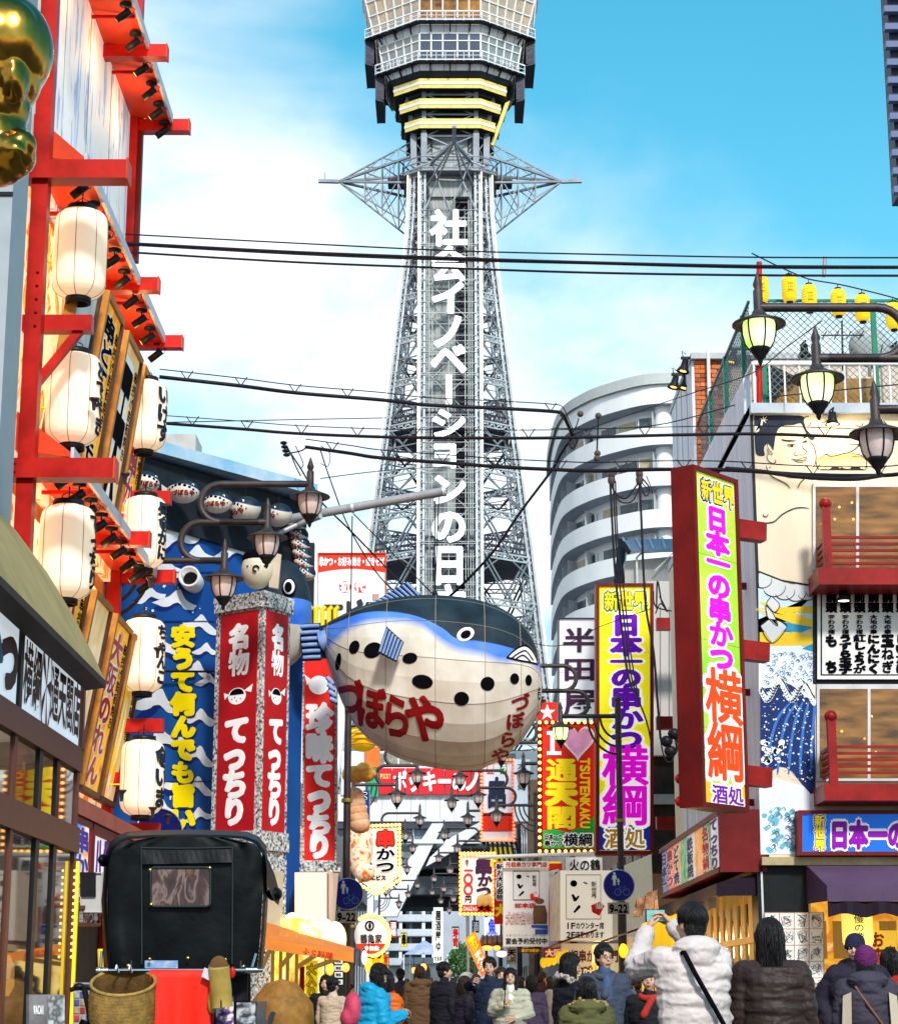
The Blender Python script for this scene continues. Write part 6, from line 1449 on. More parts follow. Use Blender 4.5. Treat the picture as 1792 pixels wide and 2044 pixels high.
t,fr=signboard('vertical_sign','tall yellow vertical sign in a red frame with purple and magenta lettering','sign',pY,(1189,1165,1304,1706),mat('sign_yellow',(.88,.76,.01),.4,emit=.35,var=.04,vs=.8),.3,.06,DRED)
m=MB();fr.slab(m,.06,.895,.94,.985,0,.006);m.build('blue_foot',mat('sign_foot_blue',(.01,.03,.36),.4,emit=.15,var=.05),t)
top3=[('新世界',(.14,.03,.90,.105),dict(vert=False))]
letters(fr,t,WLE,top3,bold=.16,d=.01,name='lettering_outline');letters(fr,t,mat('green_edge',(.01,.2,.03),.5,var=0),top3,bold=.10,d=.014,name='lettering_edge');letters(fr,t,YEL,top3,bold=.045,d=.02)
VIO2=mat('deep_violet_letter',(.14,.0,.42),.4,var=0,emit=.2)
main=[('日',(.27,.115,.77,.20)),('本',(.25,.19,.8,.275)),('一',(.25,.265,.8,.325)),('の',(.25,.315,.8,.395)),('串',(.25,.385,.8,.475)),('か',(.25,.465,.82,.55)),('つ',(.25,.54,.82,.63))]
letters(fr,t,WLE,main,bold=.13,d=.01,name='lettering_outline');letters(fr,t,VIO2,main,bold=.055,d=.02)
big=[('横',(.1,.60,.92,.755)),('綱',(.1,.745,.92,.90))]
letters(fr,t,WLE,big,bold=.1,d=.011,name='lettering_outline',ring=10);letters(fr,t,MG,big,bold=.055,d=.021)
letters(fr,t,WLE,[('酒処',(.14,.905,.86,.98),dict(vert=False))],bold=.1,d=.012,name='lettering_outline');letters(fr,t,mat('amber_letter',(.85,.42,.01),.4,var=0),[('酒処',(.14,.905,.86,.98),dict(vert=False))],bold=.04,d=.02)
pT=vplane((2,52),(4,52))
t,fr=signboard('bulb_sign','red banner sign with yellow characters, a pink heart and a border of yellow bulbs','sign',pT,(1083,1448,1186,1694),mat('banner_red',(.72,.02,.01),.45,var=.15,vs=1.2,emit=.12),.2,0,DRED)
m=MB();fr.slab(m,0,.0,1,1,0,.004);
m=MB();m.poly([fr.p(u,v,.006)for u,v in((0,.86),(.2,.845),(.5,.87),(.8,.82),(1,.74),(1,1),(0,1))]);m.build('green_field',mat('banner_green',(.02,.42,.05),.45,var=.1),t)
letters(fr,t,WL,[('I',(.08,.05,.34,.24),dict(vert=False))],bold=.05,d=.012)
for v in(.05,.215):m=MB();fr.slab(m,.08,v,.36,v+.03,.006,.014);m.build('lettering',WL,t)
def heart(cu,cv,s,d,mt,nm):
 n=30;pts=[]
 for i in range(n):
  a=2*pi*i/n;x=16*sin(a)**3;y=13*cos(a)-5*cos(2*a)-2*cos(3*a)-cos(4*a);pts.append(fr.p(cu+x*s,cv-y*s*fr.w/fr.h*1.15,d))
 m=MB();m.poly(pts);m.build(nm,mt,t)
heart(.68,.13,.0205,.012,WL,'heart_outline');heart(.68,.13,.0175,.017,mat('heart_pink',(.85,.35,.55),.4,emit=.25,var=.2,vs=3),'heart')
letters(fr,t,YEL,[('通天閣',(.06,.27,.66,.85))],bold=.085,d=.014)
fv=Frame(fr.p(.93,.27),fr.p(.93,.84),fr.p(.72,.27),fr.p(.72,.84));letters(fv,t,YEL,[('TSUTENKAKU',(0,0,1,1))],vert=False,bold=.04,d=.014*(1 if fv.N.dot(fr.N)>0 else-1))
letters(fr,t,WL,[('日本一の',(.03,.885,.38,.93)),('串かつ',(.03,.935,.38,.985)),('横綱',(.40,.88,.97,.985))],vert=False,bold=.12,d=.012,name='lettering_outline');letters(fr,t,KL,[('日本一の',(.03,.885,.38,.93)),('串かつ',(.03,.935,.38,.985)),('横綱',(.40,.88,.97,.985))],vert=False,bold=.04,d=.02)
m=MB();fr.slab(m,-.1,-.03,1.1,1.04,-.1,-.02);m.build('backing',DRED,t)
bulb_border(t,fr,9,.046,WARM,-.06,-.02,1.06,1.025)
t,fr=signboard('vertical_sign','narrow white vertical sign with thin black brush characters behind the yellow sign','sign',vplane((2,60),(4,60)),(1114,1234,1192,1446),mat('sign_pure_white',(.8,.8,.82),.5,emit=.12,var=.04),.3,.025,BLK)
letters(fr,t,mat('aubergine_letter',(.05,.01,.05),.5,var=0),[('半',(.1,.09,.98,.33)),('田',(.1,.37,.98,.60)),('屋',(.1,.66,1.0,.95))],bold=.018,d=.012)
t,fr=signboard('star_flag','red panel with a white star above the bulb-bordered banner','sign',vplane((2,55),(4,55)),(1072,1402,1112,1440),mat('star_red',(.72,.02,.01),.5),.1,0,DRED)
m=MB();m.poly([fr.p(.5+(.42 if i%2==0 else .17)*sin(i*pi/5),.55-(.45 if i%2==0 else .18)*cos(i*pi/5),.01)for i in range(10)]);m.build('star',WL,t)
# ================================================================ street lamps: three lanterns on hairpin arms
LGLASS=mat('lamp_glass_off',(.50,.36,.33),.25,col2=(.70,.58,.55),vs=5,emit=.10)
LLIT=ramp_mat('lamp_glass_lit',[(.3,(.45,.85,.12)),(.55,(.80,.95,.45))],scale=2.5,emit=1.1,rough=.3)
CORE=mat('lamp_core',(1,1,.9),.4,emit=7,ecol=(1,1,.75),var=0)
def lantern_head(par,x,z,lit,hi=True):
 "one hanging lantern; z is the height of the shade rim"
 M_=LAMPM;n=20 if hi else 12
 m=MB();m.lathe([(.0,.62),(.012,.60),(.055,.46),(.035,.41),(.055,.385),(.055,.16),(.07,.14),(.085,.10),(.16,.06),(.30,-.0),(.305,-.02),(.29,-.028),(.16,.02),(0,.03)],(x,0,z),n);m.build('stem_and_shade',M_,par)
 m=MB();m.lathe([(.175,.01),(.185,-.02),(.18,-.12),(.155,-.23),(.11,-.30)],(x,0,z),n);m.build('glass',LLIT if lit else LGLASS,par)
 if lit:MB().ball((x,0,z-.14),(.075,.075,.12),12,8).build('lit_core',CORE,par)
 m=MB()
 for j in range(6):
  a=2*pi*j/6+.3;m.tube([(x+r*cos(a),r*sin(a),z+h)for r,h in((.18,.01),(.192,-.03),(.187,-.12),(.16,-.23),(.115,-.31))],.010,4)
 m.build('cage',BLK,par)
 m=MB();m.lathe([(.115,-.29),(.12,-.31),(.10,-.34),(.07,-.38),(.065,-.40),(.03,-.43),(.028,-.46),(.012,-.49),(0,-.5)],(x,0,z),n);m.build('base_cup',BLK,par)
def street_lamp(lit=(0,0,0),hi=True,post=1.35):
 "local frame: lamp three at x=0, arms run towards -x; post top 0.45 above the main arm"
 t=thing('street_lamp','x','street lamp',(0,0,0),'street lamps with three hanging lanterns',world=False)
 z3=7.27
 for i in range(3):lantern_head(t,.63*(i),z3+.64*i,lit[2-i],hi)
 ra=.052;n=10 if hi else 7;za,zb,zc=z3+.27,z3+.27+.60,z3+.27+1.2
 m=MB();m.tube([(0,0,za),(-post,0,za)],ra,n);m.build('main_arm',LAMPM,t)
 def hair(x0,z0,x1,z1,xl):
  r=(z1-z0)/2;return[(x0,0,z0)]+[(xl+r-r*sin(pi*k/12)-0,0,z0+r-r*cos(pi*k/12))for k in range(13)]+[(x1,0,z1)]
 m=MB();m.tube(hair(0,za,.63,zb,-.66),ra,n);m.build('hairpin_arm',LAMPM,t)
 m=MB();m.tube(hair(.5,zb,1.26,zc,-.38),ra,n);m.build('hairpin_arm',LAMPM,t)
 for k,(a,b)in enumerate(((.22,.42),(.36,.56),(.50,.72))):
  pts=[(-post+a+(b-a)*0+.34-.0+.0,0,za)]
  R=.42+.15*k;pts=[(-post+R*sin(q)+.12*0,0,za-R*1.15+R*1.15*(1-cos(q)))for q in[pi/2*j/8 for j in range(9)]]
  pts=[(-post+R*sin(pi/2*j/8),0,za-R*1.25*cos(pi/2*j/8))for j in range(9)]
  MB().tube(pts,.03,6).build('curved_brace',LAMPM,t)
 m=MB();m.tube([(-post,0,0),(-post,0,3.2)],.10,12);m.tube([(-post,0,3.2),(-post,0,za+.35)],.075,12);m.ball((-post,0,za+.4),.085,10,7);m.lathe([(.14,0),(.14,.3),(.11,.36)],(-post,0,0),12);m.build('post',LAMPM,t)
 for z in(3.2,5.1):MB().lathe([(.115,-.04),(.12,0),(.115,.04)],(-post,0,z),12).build('clamp_band',mat('brass_band',(.35,.28,.05),.4,metal=.5),t)
 return t
LS=[('L',31.3,at(447,1150,31.3).x,(0,0,0),'dark street lamp with three unlit lanterns in front of the blue wave wall'),('R',21.5,at(1749,870,21.5).x,(1,1,0),'nearest street lamp at the right edge, its two upper lanterns lit green'),('R',47.0,at(1119,1460,47).x,(0,0,1),'street lamp in front of the yellow sign, one lantern lit green'),('L',42.0,at(694,1500,42).x+1.35,(0,0,0),'street lamp carrying the left round blue sign, lanterns hidden by the giant fish'),('L',63.0,at(792,1599,63).x,(0,0,0),'left street lamp just beyond the one with the blue sign'),('R',57.0,at(1045,1564,57).x,(0,0,0),'right street lamp whose arms pass behind the red banner sign'),('R',70.0,at(991,1633,70).x,(0,0,0),'right street lamp in front of the white sign with a black brush character'),('R',79.0,at(966,1677,79).x,(0,0,0),'right street lamp just left of the one hundred yen sign'),('L',87.0,at(779,1697,87).x,(0,0,0),'left street lamp rising behind the bulb-edged skewer sign'),('R',95.0,at(940,1709,95).x,(0,0,0),'right street lamp in front of the arch legs'),('L',104.0,at(774,1745,104).x,(0,0,0),'left street lamp before the grey arch panels'),('L',122.0,at(770,1783,122).x,(0,0,0),'left street lamp far down the street'),('R',112.0,at(921,1762,112).x,(0,0,0),'right street lamp before the grey arch panels'),('R',132.0,at(905,1800,132).x,(0,0,0),'right street lamp far down the street'),('R',150.0,at(897,1838,150).x,(0,0,0),'farthest right street lamp, near the tent'),('L',140.0,at(796,1822,140).x,(0,0,0),'farthest left street lamp, near the tent')]
lo=None
for sd_,Y,x,lit,lab in LS:
 if Y<50 and not(lo and Y==42):o=street_lamp(lit,True,1.8 if Y==31.3 else 1.35)
 else:
  if lo is None:lo=street_lamp((0,0,0),False,1.35);o=lo
  else:o=dup(lo,(0,0,0))
 o.location=(x,Y,0);o['label']=lab
 if sd_=='R':o.scale=(-1,1,1)
 if Y==31.3:o.scale=(1.07,1.07,1.05)
SB=mat('road_sign_blue',(.008,.012,.22),.35,var=.05)
def path_sign(px,py,Y,r_px,label):
 c=at(px,py,Y-.15);r=r_px/F*Y;t=thing('path_sign',label,'road sign',c,'round blue path signs')
 f_=vplane((c.x-1,c.y),(c.x+1,c.y));Mx=Matrix.Rotation(pi/2,3,'X')
 MB().lathe([(0,-.01),(r,-.01),(r,.012),(0,.012)],c,36,Mx).build('rim',mat('sign_rim',(.45,.55,.75),.4,var=0),t)
 MB().lathe([(0,.016),(r*.95,.016)],c,36,Mx).build('disc',SB,t)
 P=lambda u,v:c+V((u*r,-.02,v*r));m=MB()
 def person_(cx,cy,s):
  m.poly([P(cx+.09*s*cos(a),cy+.38*s+.1*s*sin(a))for a in[k*.8 for k in range(8)]])
  m.poly([P(cx-.13*s,cy+.26*s),P(cx+.13*s,cy+.26*s),P(cx+.2*s,cy-.08*s),P(cx+.15*s,cy-.1*s),P(cx+.09*s,cy+.1*s),P(cx+.08*s,cy-.5*s),P(cx+.01*s,cy-.5*s),P(cx,cy-.1*s),P(cx-.03*s,cy-.5*s),P(cx-.1*s,cy-.5*s),P(cx-.09*s,cy+.1*s),P(cx-.17*s,cy-.1*s),P(cx-.21*s,cy-.08*s)])
 person_(-.28,.42,.85);person_(-.03,.24,.42);m.build('pedestrians',mat('sign_white_print',(.75,.85,.85),.4,var=0),t)
 m=MB();b=mat('sign_bicycle',(.08,.16,.50),.4,var=0)
 for cx in(-.08,.47):m.tube([P(cx+.2*cos(a),-.42+.2*sin(a))for a in[2*pi*k/20 for k in range(21)]],.012,4)
 for a_,b_ in(((-.08,-.42),(.08,-.12)),((.08,-.12),(.38,-.12)),((.38,-.12),(.2,-.42)),((.2,-.42),(.05,-.15)),((.38,-.08),(.47,-.42)),((-.08,-.42),(.2,-.42)),((.02,-.05),(.12,-.05)),((.32,-.02),(.42,-.02)),((.38,-.12),(.37,-.02)),((.05,-.15),(.07,-.05))):m.bar(P(*a_),P(*b_),.014,.008)
 m.build('bicycle',b,t)
 w,h=r*.68,r*.36;z=c.z-r*1.42;x=c.x-.02
 fr=Frame((x-w,c.y,z+h),(x+w,c.y,z+h),(x-w,c.y,z-h));m=MB();fr.slab(m,0,0,1,1,-.015,0);m.build('hour_plate',mat('plate_grey',(.42,.40,.36),.5,var=.1),t)
 letters(fr,t,KL,[('9-22',(.07,.1,.93,.9),dict(cells=[1,.8,1,1]))],vert=False,bold=.045,d=.006)
 return t
path_sign(694,1785,42,31,'round blue pedestrian and bicycle sign on the left lamp post, beside the red banner')
path_sign(1235,1768,47,31,'round blue pedestrian and bicycle sign on the right lamp post, beside the white box sign')
# ================================================================ overhead wires
CAB=mat('cable_black',(.012,.01,.016),.5,var=0)
def wire(pts,Y0,Y1,r,label,spiral=False,sag=True):
 n=len(pts);P=[at(x,y,Y0+(Y1-Y0)*i/(n-1))for i,(x,y)in enumerate(pts)]
 Q=[V(p)for p in spline([tuple(p)for p in P],6)]
 t=thing('overhead_cable',label,'cable',P[0]);MB().tube(Q,r,6).build('wire',CAB,t)
 if spiral:
  m=MB();m.tube([q+V((0,0,.13))for q in Q],r*.3,4);k=max(2,len(Q)//5)
  tot=(Q[-1]-Q[0]).length;nn=int(tot/.9)
  for i in range(nn):
   q=Q[0].lerp(Q[-1],(i+.5)/nn);j=min(range(len(Q)-1),key=lambda a:abs((Q[a]+Q[a+1]).x/2-q.x));a_,b_=Q[j],Q[j+1]
   tt=(q.x-a_.x)/((b_.x-a_.x)or 1);q=a_.lerp(b_,tt);m.bar(q+V((-.1,0,.15)),q,.015);m.bar(q+V((.1,0,.15)),q,.015)
  m.build('carrier_wire',CAB,t)
 return t
wire([(250,467),(591,485),(905,500),(1183,507),(1500,513),(1830,514)],30,27,.012,'thin uppermost cable across the sky')
wire([(252,485),(591,503),(905,515),(1183,524),(1500,531),(1830,533)],30,27,.024,'thick upper cable crossing the top of the tower lettering')
wire([(252,488),(591,507),(905,519),(1183,526),(1500,534),(1830,535)],30.2,27.2,.014,'cable running just under the thick upper one')
wire([(256,503),(591,523),(905,535),(1183,544),(1500,549),(1830,550)],30,27,.018,'lowest of the upper group of cables')
wire([(318,752),(480,770),(591,784),(760,798),(850,808),(1000,815),(1100,821),(1122,826),(1132,845),(1142,868)],31,34,.032,'thick cable that drops into a junction at the curved apartment block',True)
wire([(330,845),(480,856),(591,865),(760,872),(900,874),(1100,874),(1350,868),(1500,866),(1640,870),(1830,878)],31,29,.026,'long cable with spiral hangers crossing mid tower',True)
wire([(610,892),(700,905),(760,914),(905,925),(1000,932),(1100,937),(1190,940),(1310,937),(1450,938),(1600,947),(1760,949),(1830,940)],31,27,.03,'lower thick cable passing over the tops of the right-hand signs',True)
wire([(330,843),(560,838),(770,834)],31,36,.009,'faint thin wire rising behind the mid cable')
wire([(640,955),(760,940),(905,930)],40,50,.012,'faint pale wire left of the tower lettering')
wire([(1142,872),(1120,905),(1100,940),(1040,1020),(985,1100),(930,1160),(890,1197)],34,36,.026,'dark diagonal stay cable running down to the back of the giant fish')
wire([(570,890),(600,935),(640,1000),(705,1065),(830,1195)],38,36,.016,'dark diagonal wire from the insulators down behind the red and white sign')
wire([(640,900),(660,960),(700,1060),(770,1165),(845,1205)],37,36,.013,'second dark diagonal wire down to the dorsal fin of the fish')
wire([(1100,855),(1300,850),(1500,800),(1640,782),(1830,764)],36,26,.010,'thin wire rising to the right over the brick pier')
wire([(1142,868),(1300,812),(1380,785),(1500,745),(1560,700),(1640,640)],34,24,.008,'hair-thin wire slanting up behind the lit lantern')
wire([(1450,935),(1520,941),(1600,952),(1700,956),(1760,948)],28,25,.034,'bundle of blue-black cable sagging in front of the mural')
wire([(1000,1265),(1110,1290),(1200,1250),(1300,1215)],44,44,.010,'thin wire crossing the white vertical sign')
def bundle(pts_list,Y,label):
 t=thing('cable_bundle',label,'cable',at(*pts_list[0][0],Y))
 for pts,r in[(p[0:-1],p[-1])if isinstance(p[-1],float)else(p,.018)for p in pts_list]:
  Q=spline([tuple(at(x,y,Y))for x,y in pts],6);MB().tube(Q,r,6).build('wire',CAB,t)
 return t
t=bundle([[(1218,965),(1222,1050),(1228,1150),(1240,1250),(1250,1330),(1262,1380),.02],[(1224,965),(1228,1060),(1236,1160),(1248,1260),(1262,1360),(1290,1440),(1303,1500),.014],[(1228,960),(1233,1080),(1245,1180),(1258,1300),(1275,1400),.012],[(1276,960),(1280,1040),(1284,1140),(1290,1220),(1304,1300),(1312,1400),(1318,1475),.02],[(1220,965),(1228,985),(1248,995),(1262,980),(1275,962),.014],[(1222,970),(1236,1000),(1262,1000),(1278,965),.012],[(1276,960),(1288,990),(1296,975),(1282,955),.012],[(1276,958),(1302,985),(1290,950),.008]],30.4,'drooping bundle of black cables hanging in front of the yellow sign')
for px,py in((1220,950),(1276,950),(1220,940),(1276,938)):MB().ball(at(px,py+8,30.4),(.06,.06,.09),10,7).build('insulator',mat('insulator_brown',(.10,.07,.07),.3),t)
t=bundle([[(1318,1475),(1330,1490),(1345,1470),(1350,1500),(1335,1510),.02],[(1312,1400),(1322,1500),(1340,1520),(1352,1470),(1338,1455),.012],[(1310,1215),(1312,1160),(1320,1200),(1328,1215),.014],[(1308,1225),(1318,1205),(1332,1222),(1316,1190),.012],[(1304,1180),(1308,1210),(1340,1220),.012]],31.2,'tangle of cables on the wall right of the yellow sign')
for px,py in((1330,1480),(1345,1465),(1338,1500)):MB().ball(at(px,py,31.2),(.1,.08,.09),8,6).build('connector',BLK,t)
t=bundle([[(1142,868),(1135,880),(1142,895),(1152,880),(1145,868),.02],[(1140,865),(1150,850),(1155,835),.012],[(1118,828),(1135,850),(1140,870),.016]],34,'knot of cable at the top left of the apartment block')
for px,py in((1158,826),(1194,830),(1192,905),(1191,915)):MB().ball(at(px,py,34),.06,8,6).build('insulator',mat('insulator_brown',(.10,.07,.07),.3),t)
MB().tube([at(1194,835,34),at(1191,905,34)],.015,5).build('wire',CAB,t)
t=bundle([[(562,885),(575,895),(590,930),(600,950),.014],[(575,905),(600,900),(612,893),.014],[(590,890),(605,925),(600,935),.010],[(640,890),(658,905),(655,930),(640,925),.008]],36,'small tangle of wires and ribbed insulators above the blue facade')
for i in range(4):MB().ball(at(566+i*2,884+i*8,36),(.07,.07,.035),10,6).build('insulator',BLK,t)
o=MB().tube([at(1646,512,28),at(1644,552,28)],.03,6).build('cable_spacer',GRY,off=at(1646,552,28));tag(o,'metal spacer clamped across the upper cables at the right','spacer')
# ================================================================ signs in the middle distance
pE=vplane((-3,55),(-1,55))
t,fr=signboard('billboard','square white sign with red top band and black brush characters above the fish tail','sign',pE,(634,1104,770,1262),mat('sign_white_soft',(.8,.8,.8),.5,emit=.1,var=.04),.3,.01,mat('orange_red',(.8,.1,.01),.5))
m=MB();n=14;m.add([fr.p(i/n,.01,.006)for i in range(n+1)]+[fr.p(i/n,.25-.05*sin(pi*i/n),.006)for i in range(n+1)],[(i,i+1,n+2+i,n+1+i)for i in range(n)]);m.build('red_band',mat('band_red',(.8,.03,.01),.5,var=0),t)
letters(fr,t,WL,[('串かつ・お好み焼き・焼きそば',(.02,.05,.98,.17))],vert=False,bold=.06,d=.012)
for cu in(.4,.62):m=MB();m.poly([fr.p(cu+.085*cos(2*pi*i/20),.43+.085*fr.w/fr.h*sin(2*pi*i/20),.008)for i in range(20)]);m.build('red_disc',MATS['band_red'],t)
letters(fr,t,WL,[('初',(.33,.36,.47,.50)),('代',(.55,.36,.69,.50))],vert=False,bold=.07,d=.012)
letters(fr,t,mat('brush_black',(.03,.03,.04),.6,var=0),[('エ',(.05,.60,.40,.95)),('ビ',(.38,.58,.68,.95)),('ス',(.66,.58,1.0,.95))],vert=False,bold=.055,d=.012)
m=MB();fr.slab(m,.8,.52,.9,.60,.0,.008);m.build('seal',mat('seal_brown',(.5,.3,.25),.5),t)
MB().box((fr.p(0,0).x-.38,55,fr.p(0,1).z-1),(fr.p(0,0).x-.1,55.3,fr.p(0,0).z+.3)).build('steel_mast',BLK,t)
pK=vplane((-3,62),(-1,62));pts=[(716,1655),(792,1652),(793,1752),(752,1782),(718,1758)]
t=thing('bulb_sign','cream skewer sign with a pointed base and a border of yellow bulbs, left side','sign',pK(752,1782))
MB().prism([pK(x,y)for x,y in pts],(0,.3,0)).build('face',mat('sign_cream_glow',(.82,.70,.55),.5,emit=.2,var=.12,vs=2),t)
fr=pframe(pK,716,1655,792,1760)
def outl(fr,t,items,fill,oc,b=.04,ob=.11,d=.012,vert=True,**k):
 letters(fr,t,oc,items,bold=ob,d=d,name='lettering_outline',vert=vert,**k);letters(fr,t,fill,items,bold=b,d=d+.01,vert=vert,**k)
outl(fr,t,[('串',(.45,.02,.95,.36))],mat('skewer_red',(.8,.02,.01),.5,var=0),KL,.05,.1);outl(fr,t,[('かつ',(.45,.36,.95,.84))],KL,WL);outl(fr,t,[('おすすめ',(.02,.05,.38,.75))],KL,WL,.03)
letters(fr,t,KL,[('エビス',(.3,.88,.72,.98))],vert=False,bold=.05,d=.012)
b0=MB().ball((0,0,0),.055,8,5).build('bulb',WARM,t,off=(0,0,0));o0=pK(716,1655);per=[]
q=[(713,1650),(797,1647),(798,1756),(752,1787),(713,1763)]
for i in range(5):
 a,b=q[i],q[(i+1)%5];L=sqrt((a[0]-b[0])**2+(a[1]-b[1])**2);n=int(L/7.5)
 for k in range(n):per.append((a[0]+(b[0]-a[0])*k/n,a[1]+(b[1]-a[1])*k/n))
for i,p in enumerate(per):
 b=b0 if i==0 else b0.copy()
 if i:SC.collection.objects.link(b)
 b.location=pK(*p,.05)-ORG[t.name]
pO=vplane((-3,52),(-1,52));t=thing('bulb_sign','rounded white sign with crest and red base, edged with bulbs, below the left blue sign','sign',pO(738,1905))
ov=[(740+33*cos(a),1868+37*sin(a))for a in[2*pi*k/30 for k in range(30)]]
MB().prism([pO(x,y)for x,y in ov],(0,.25,0)).build('face',mat('sign_white_soft2',(.78,.78,.8),.5,emit=.1,var=.05),t)
MB().poly([pO(740+33*cos(a),1868+37*sin(a),.008)for a in[.46+(pi-.92)*k/14 for k in range(15)]]).build('red_base',MATS['band_red'],t)
fr=pframe(pO,710,1831,770,1905);letters(fr,t,KL,[('鶴亀家',(.15,.46,.88,.72))],vert=False,bold=.02,d=.014);letters(fr,t,WL,[('中無休',(.28,.78,.78,.92))],vert=False,bold=.05,d=.016)
m=MB();m.tube([fr.p(.46+.13*cos(a),.24+.12*sin(a),.012)for a in[2*pi*k/20 for k in range(21)]],.02,4);m.poly([fr.p(.47+.05*cos(a),.24+.09*sin(a),.012)for a in range(6)]);m.build('crest',KL,t)
b0=MB().ball((0,0,0),.05,8,5).build('bulb',WARM,t,off=(0,0,0))
for i in range(26):
 a=-2.2+4.0*i/25;b=b0 if i==0 else b0.copy()
 if i:SC.collection.objects.link(b)
 b.location=pO(740+37*cos(a),1868+41*sin(a),.04)-ORG[t.name]
t,fr=signboard('small_sign','small yellow sign with black brush writing under the rounded white sign','sign',vplane((-3,53),(-1,53)),(736,1888,764,1926),mat('sign_chrome_yellow',(.88,.66,.01),.5,emit=.3,var=.04),.15,.02,YEL)
letters(fr,t,KL,[('かつ',(.1,.2,.95,.75))],vert=False,bold=.04)
t,fr=signboard('vertical_sign','navy vertical sign with white edged characters half hidden behind the lamp posts','sign',vplane((-3,58),(-1,58)),(716,1578,737,1650),mat('sign_navy',(.01,.03,.22),.5,var=.1),.3,.0,WHT)
outl(fr,t,[('大入会館',(-.2,0,.75,1))],KL,WL)
t=thing('roof_ornament','bright yellow striped drum-shaped ornament behind the left lamp post','ornament',at(722,1505,46))
c=at(724,1475,46);m=MB();m.ball(c,(.36,.3,.3),18,12);m.build('body',mat('ornament_yellow',(.85,.55,.01),.5,emit=.2,var=.15,vs=3),t)
for i in range(4):MB().tube([c+V((.38*cos(a),-.31*1,-.22+i*.12+.08*sin(a*1.0)))for a in[k*.3 for k in range(11)]],.02,5).build('band',mat('ornament_orange',(.7,.25,.01),.5),t)
t=thing('roof_ornament','gilded crumpled ornament with red underside below the yellow drum','ornament',at(720,1590,47))
m=MB();rr=random.Random(6)
for i in range(7):m.ball(at(708+rr.uniform(-8,30),1540+rr.uniform(-18,16),47),(rr.uniform(.15,.28),.2,rr.uniform(.12,.2)),8,6)
m.build('body',mat('gilt_ornament',(.85,.5,.08),.4,col2=(.6,.12,.02),vs=5),t)
m=MB()
for i in range(5):m.ball(at(706+i*3,1590+i*14,47.3),(.25,.2,.22),10,7)
m.build('lower_body',mat('ornament_cream',(.72,.2,.05),.5,col2=(.8,.62,.4),vs=6),t)
t=thing('float_figure','bulging pale and orange paper float figure behind the lamp posts on the left','ornament',at(722,1760,50))
m=MB();m.ball(at(718,1690,50.3),(.32,.3,.8),18,14);m.ball(at(727,1742,50),(.26,.25,.24),14,10);m.build('body',ramp_mat('float_paper',[(.36,(.7,.2,.04)),(.42,(.85,.78,.7)),(.55,(.85,.6,.3)),(.62,(.75,.12,.03))],scale=5,emit=.15),t)
t,fr=signboard('box_sign','blank glowing beige box sign under the red banner','sign',vplane((-2.9,36),(-2,36)),(588,1742,652,1848),mat('blank_beige',(.78,.62,.50),.5,emit=.3,ecol=(1,.75,.55),var=.06,vs=1),.5,.0,mat('beige_edge',(.5,.4,.32),.5))
m=MB();a=fr.p(1,0),fr.p(1,1);m.hexa([a[0],at(676,1738,40),at(668,1840,40),a[1]],[v+V((-.05,.02,0))for v in(a[0],at(676,1738,40),at(668,1840,40),a[1])]);m.build('side_face',MATS['blank_beige'],t)
st_=thing('food_stall','street stall with an orange awning and glowing yellow front, left of the lamp post','stall',at(620,1985,32))
A=[at(528,1845,28),at(560,1850,33),at(706,1900,33),at(702,1908,29.5)]
AWO=mat('orange_awning',(.72,.22,.03),.6,emit=.10,var=.15,vs=2)
m=MB();m.poly([at(520,1838,30),at(600,1862,34),at(707,1893,34),at(706,1905,29),at(525,1872,29)]);m.poly([at(525,1872,29),at(706,1905,29),at(706,1922,29),at(525,1895,29)]);m.build('awning',AWO,st_)
fr=Frame(at(525,1875,28.95),at(700,1908,28.95),at(525,1893,28.95),at(700,1921,28.95));letters(fr,st_,RL,[('ふぐ料理',(.45,.1,.8,.9))],vert=False,bold=.03)
for i in range(4):MB().tube([at(540+i*45,1893+i*7,29.2),at(525+i*35,1930,31)],.035,6).build('awning_strut',SLAT,st_)
STG=ramp_mat('stall_glow',[(.32,(.5,.2,.02)),(.45,(.95,.65,.08)),(.6,(.98,.85,.45)),(.7,(.6,.2,.01))],scale=3,dist=.8,emit=1.0)
MB().box((at(528,1950,33.5).x,33.5,0),(at(640,1950,33.5).x,33.6,2.4)).build('lit_interior',STG,st_)
for px in(540,556,570,588):MB().box((at(px,1950,31).x,31,0),(at(px,1950,31).x+.05,31.05,2.1)).build('stall_post',SLAT,st_)
fr=pframe(vplane((-2,32.5),(-1,32.5)),610,1918,634,2044);m=MB();fr.slab(m,0,0,1,1,-.03,0);m.build('banner',mat('banner_yellow',(.9,.62,.02),.5,emit=.5,var=.05),st_)
outl(fr,st_,[('大入り満員',(.1,.05,.9,.95))],YEL,KL,.04,.1)
MB().box((at(598,1950,32).x,32,0),(at(607,1950,32).x,32.1,at(600,1930,32).z)).build('red_post',RED,st_)
m=MB();m.lathe([(0,.0),(.3,.05),(.42,.3),(.4,.55),(.2,.8),(0,.86)],at(560,2095,26),20);o=m.build('straw_drum',mat('drum_brown',(.30,.14,.03),.6,emit=.06,var=.3,vs=6,bump=.3),off=at(560,2095,26));tag(o,'rounded golden brown drum at the bottom of the orange stall','drum')
for i,(px,py)in enumerate(((583,1872),(612,1876),(645,1883),(668,1890))):
 c=at(px,py-14,34.5);o=MB().ball(c,(.2,.2,.3),14,10).build('paper_lantern',mat('white_lantern_glow',(1,.85,.6),.5,emit=.9,ecol=(1,.72,.35),var=0),off=c);tag(o,'glowing white lantern above the orange stall awning, '+('leftmost','second from the left','third from the left','rightmost')[i],'lantern','glowing lanterns above the orange awning')
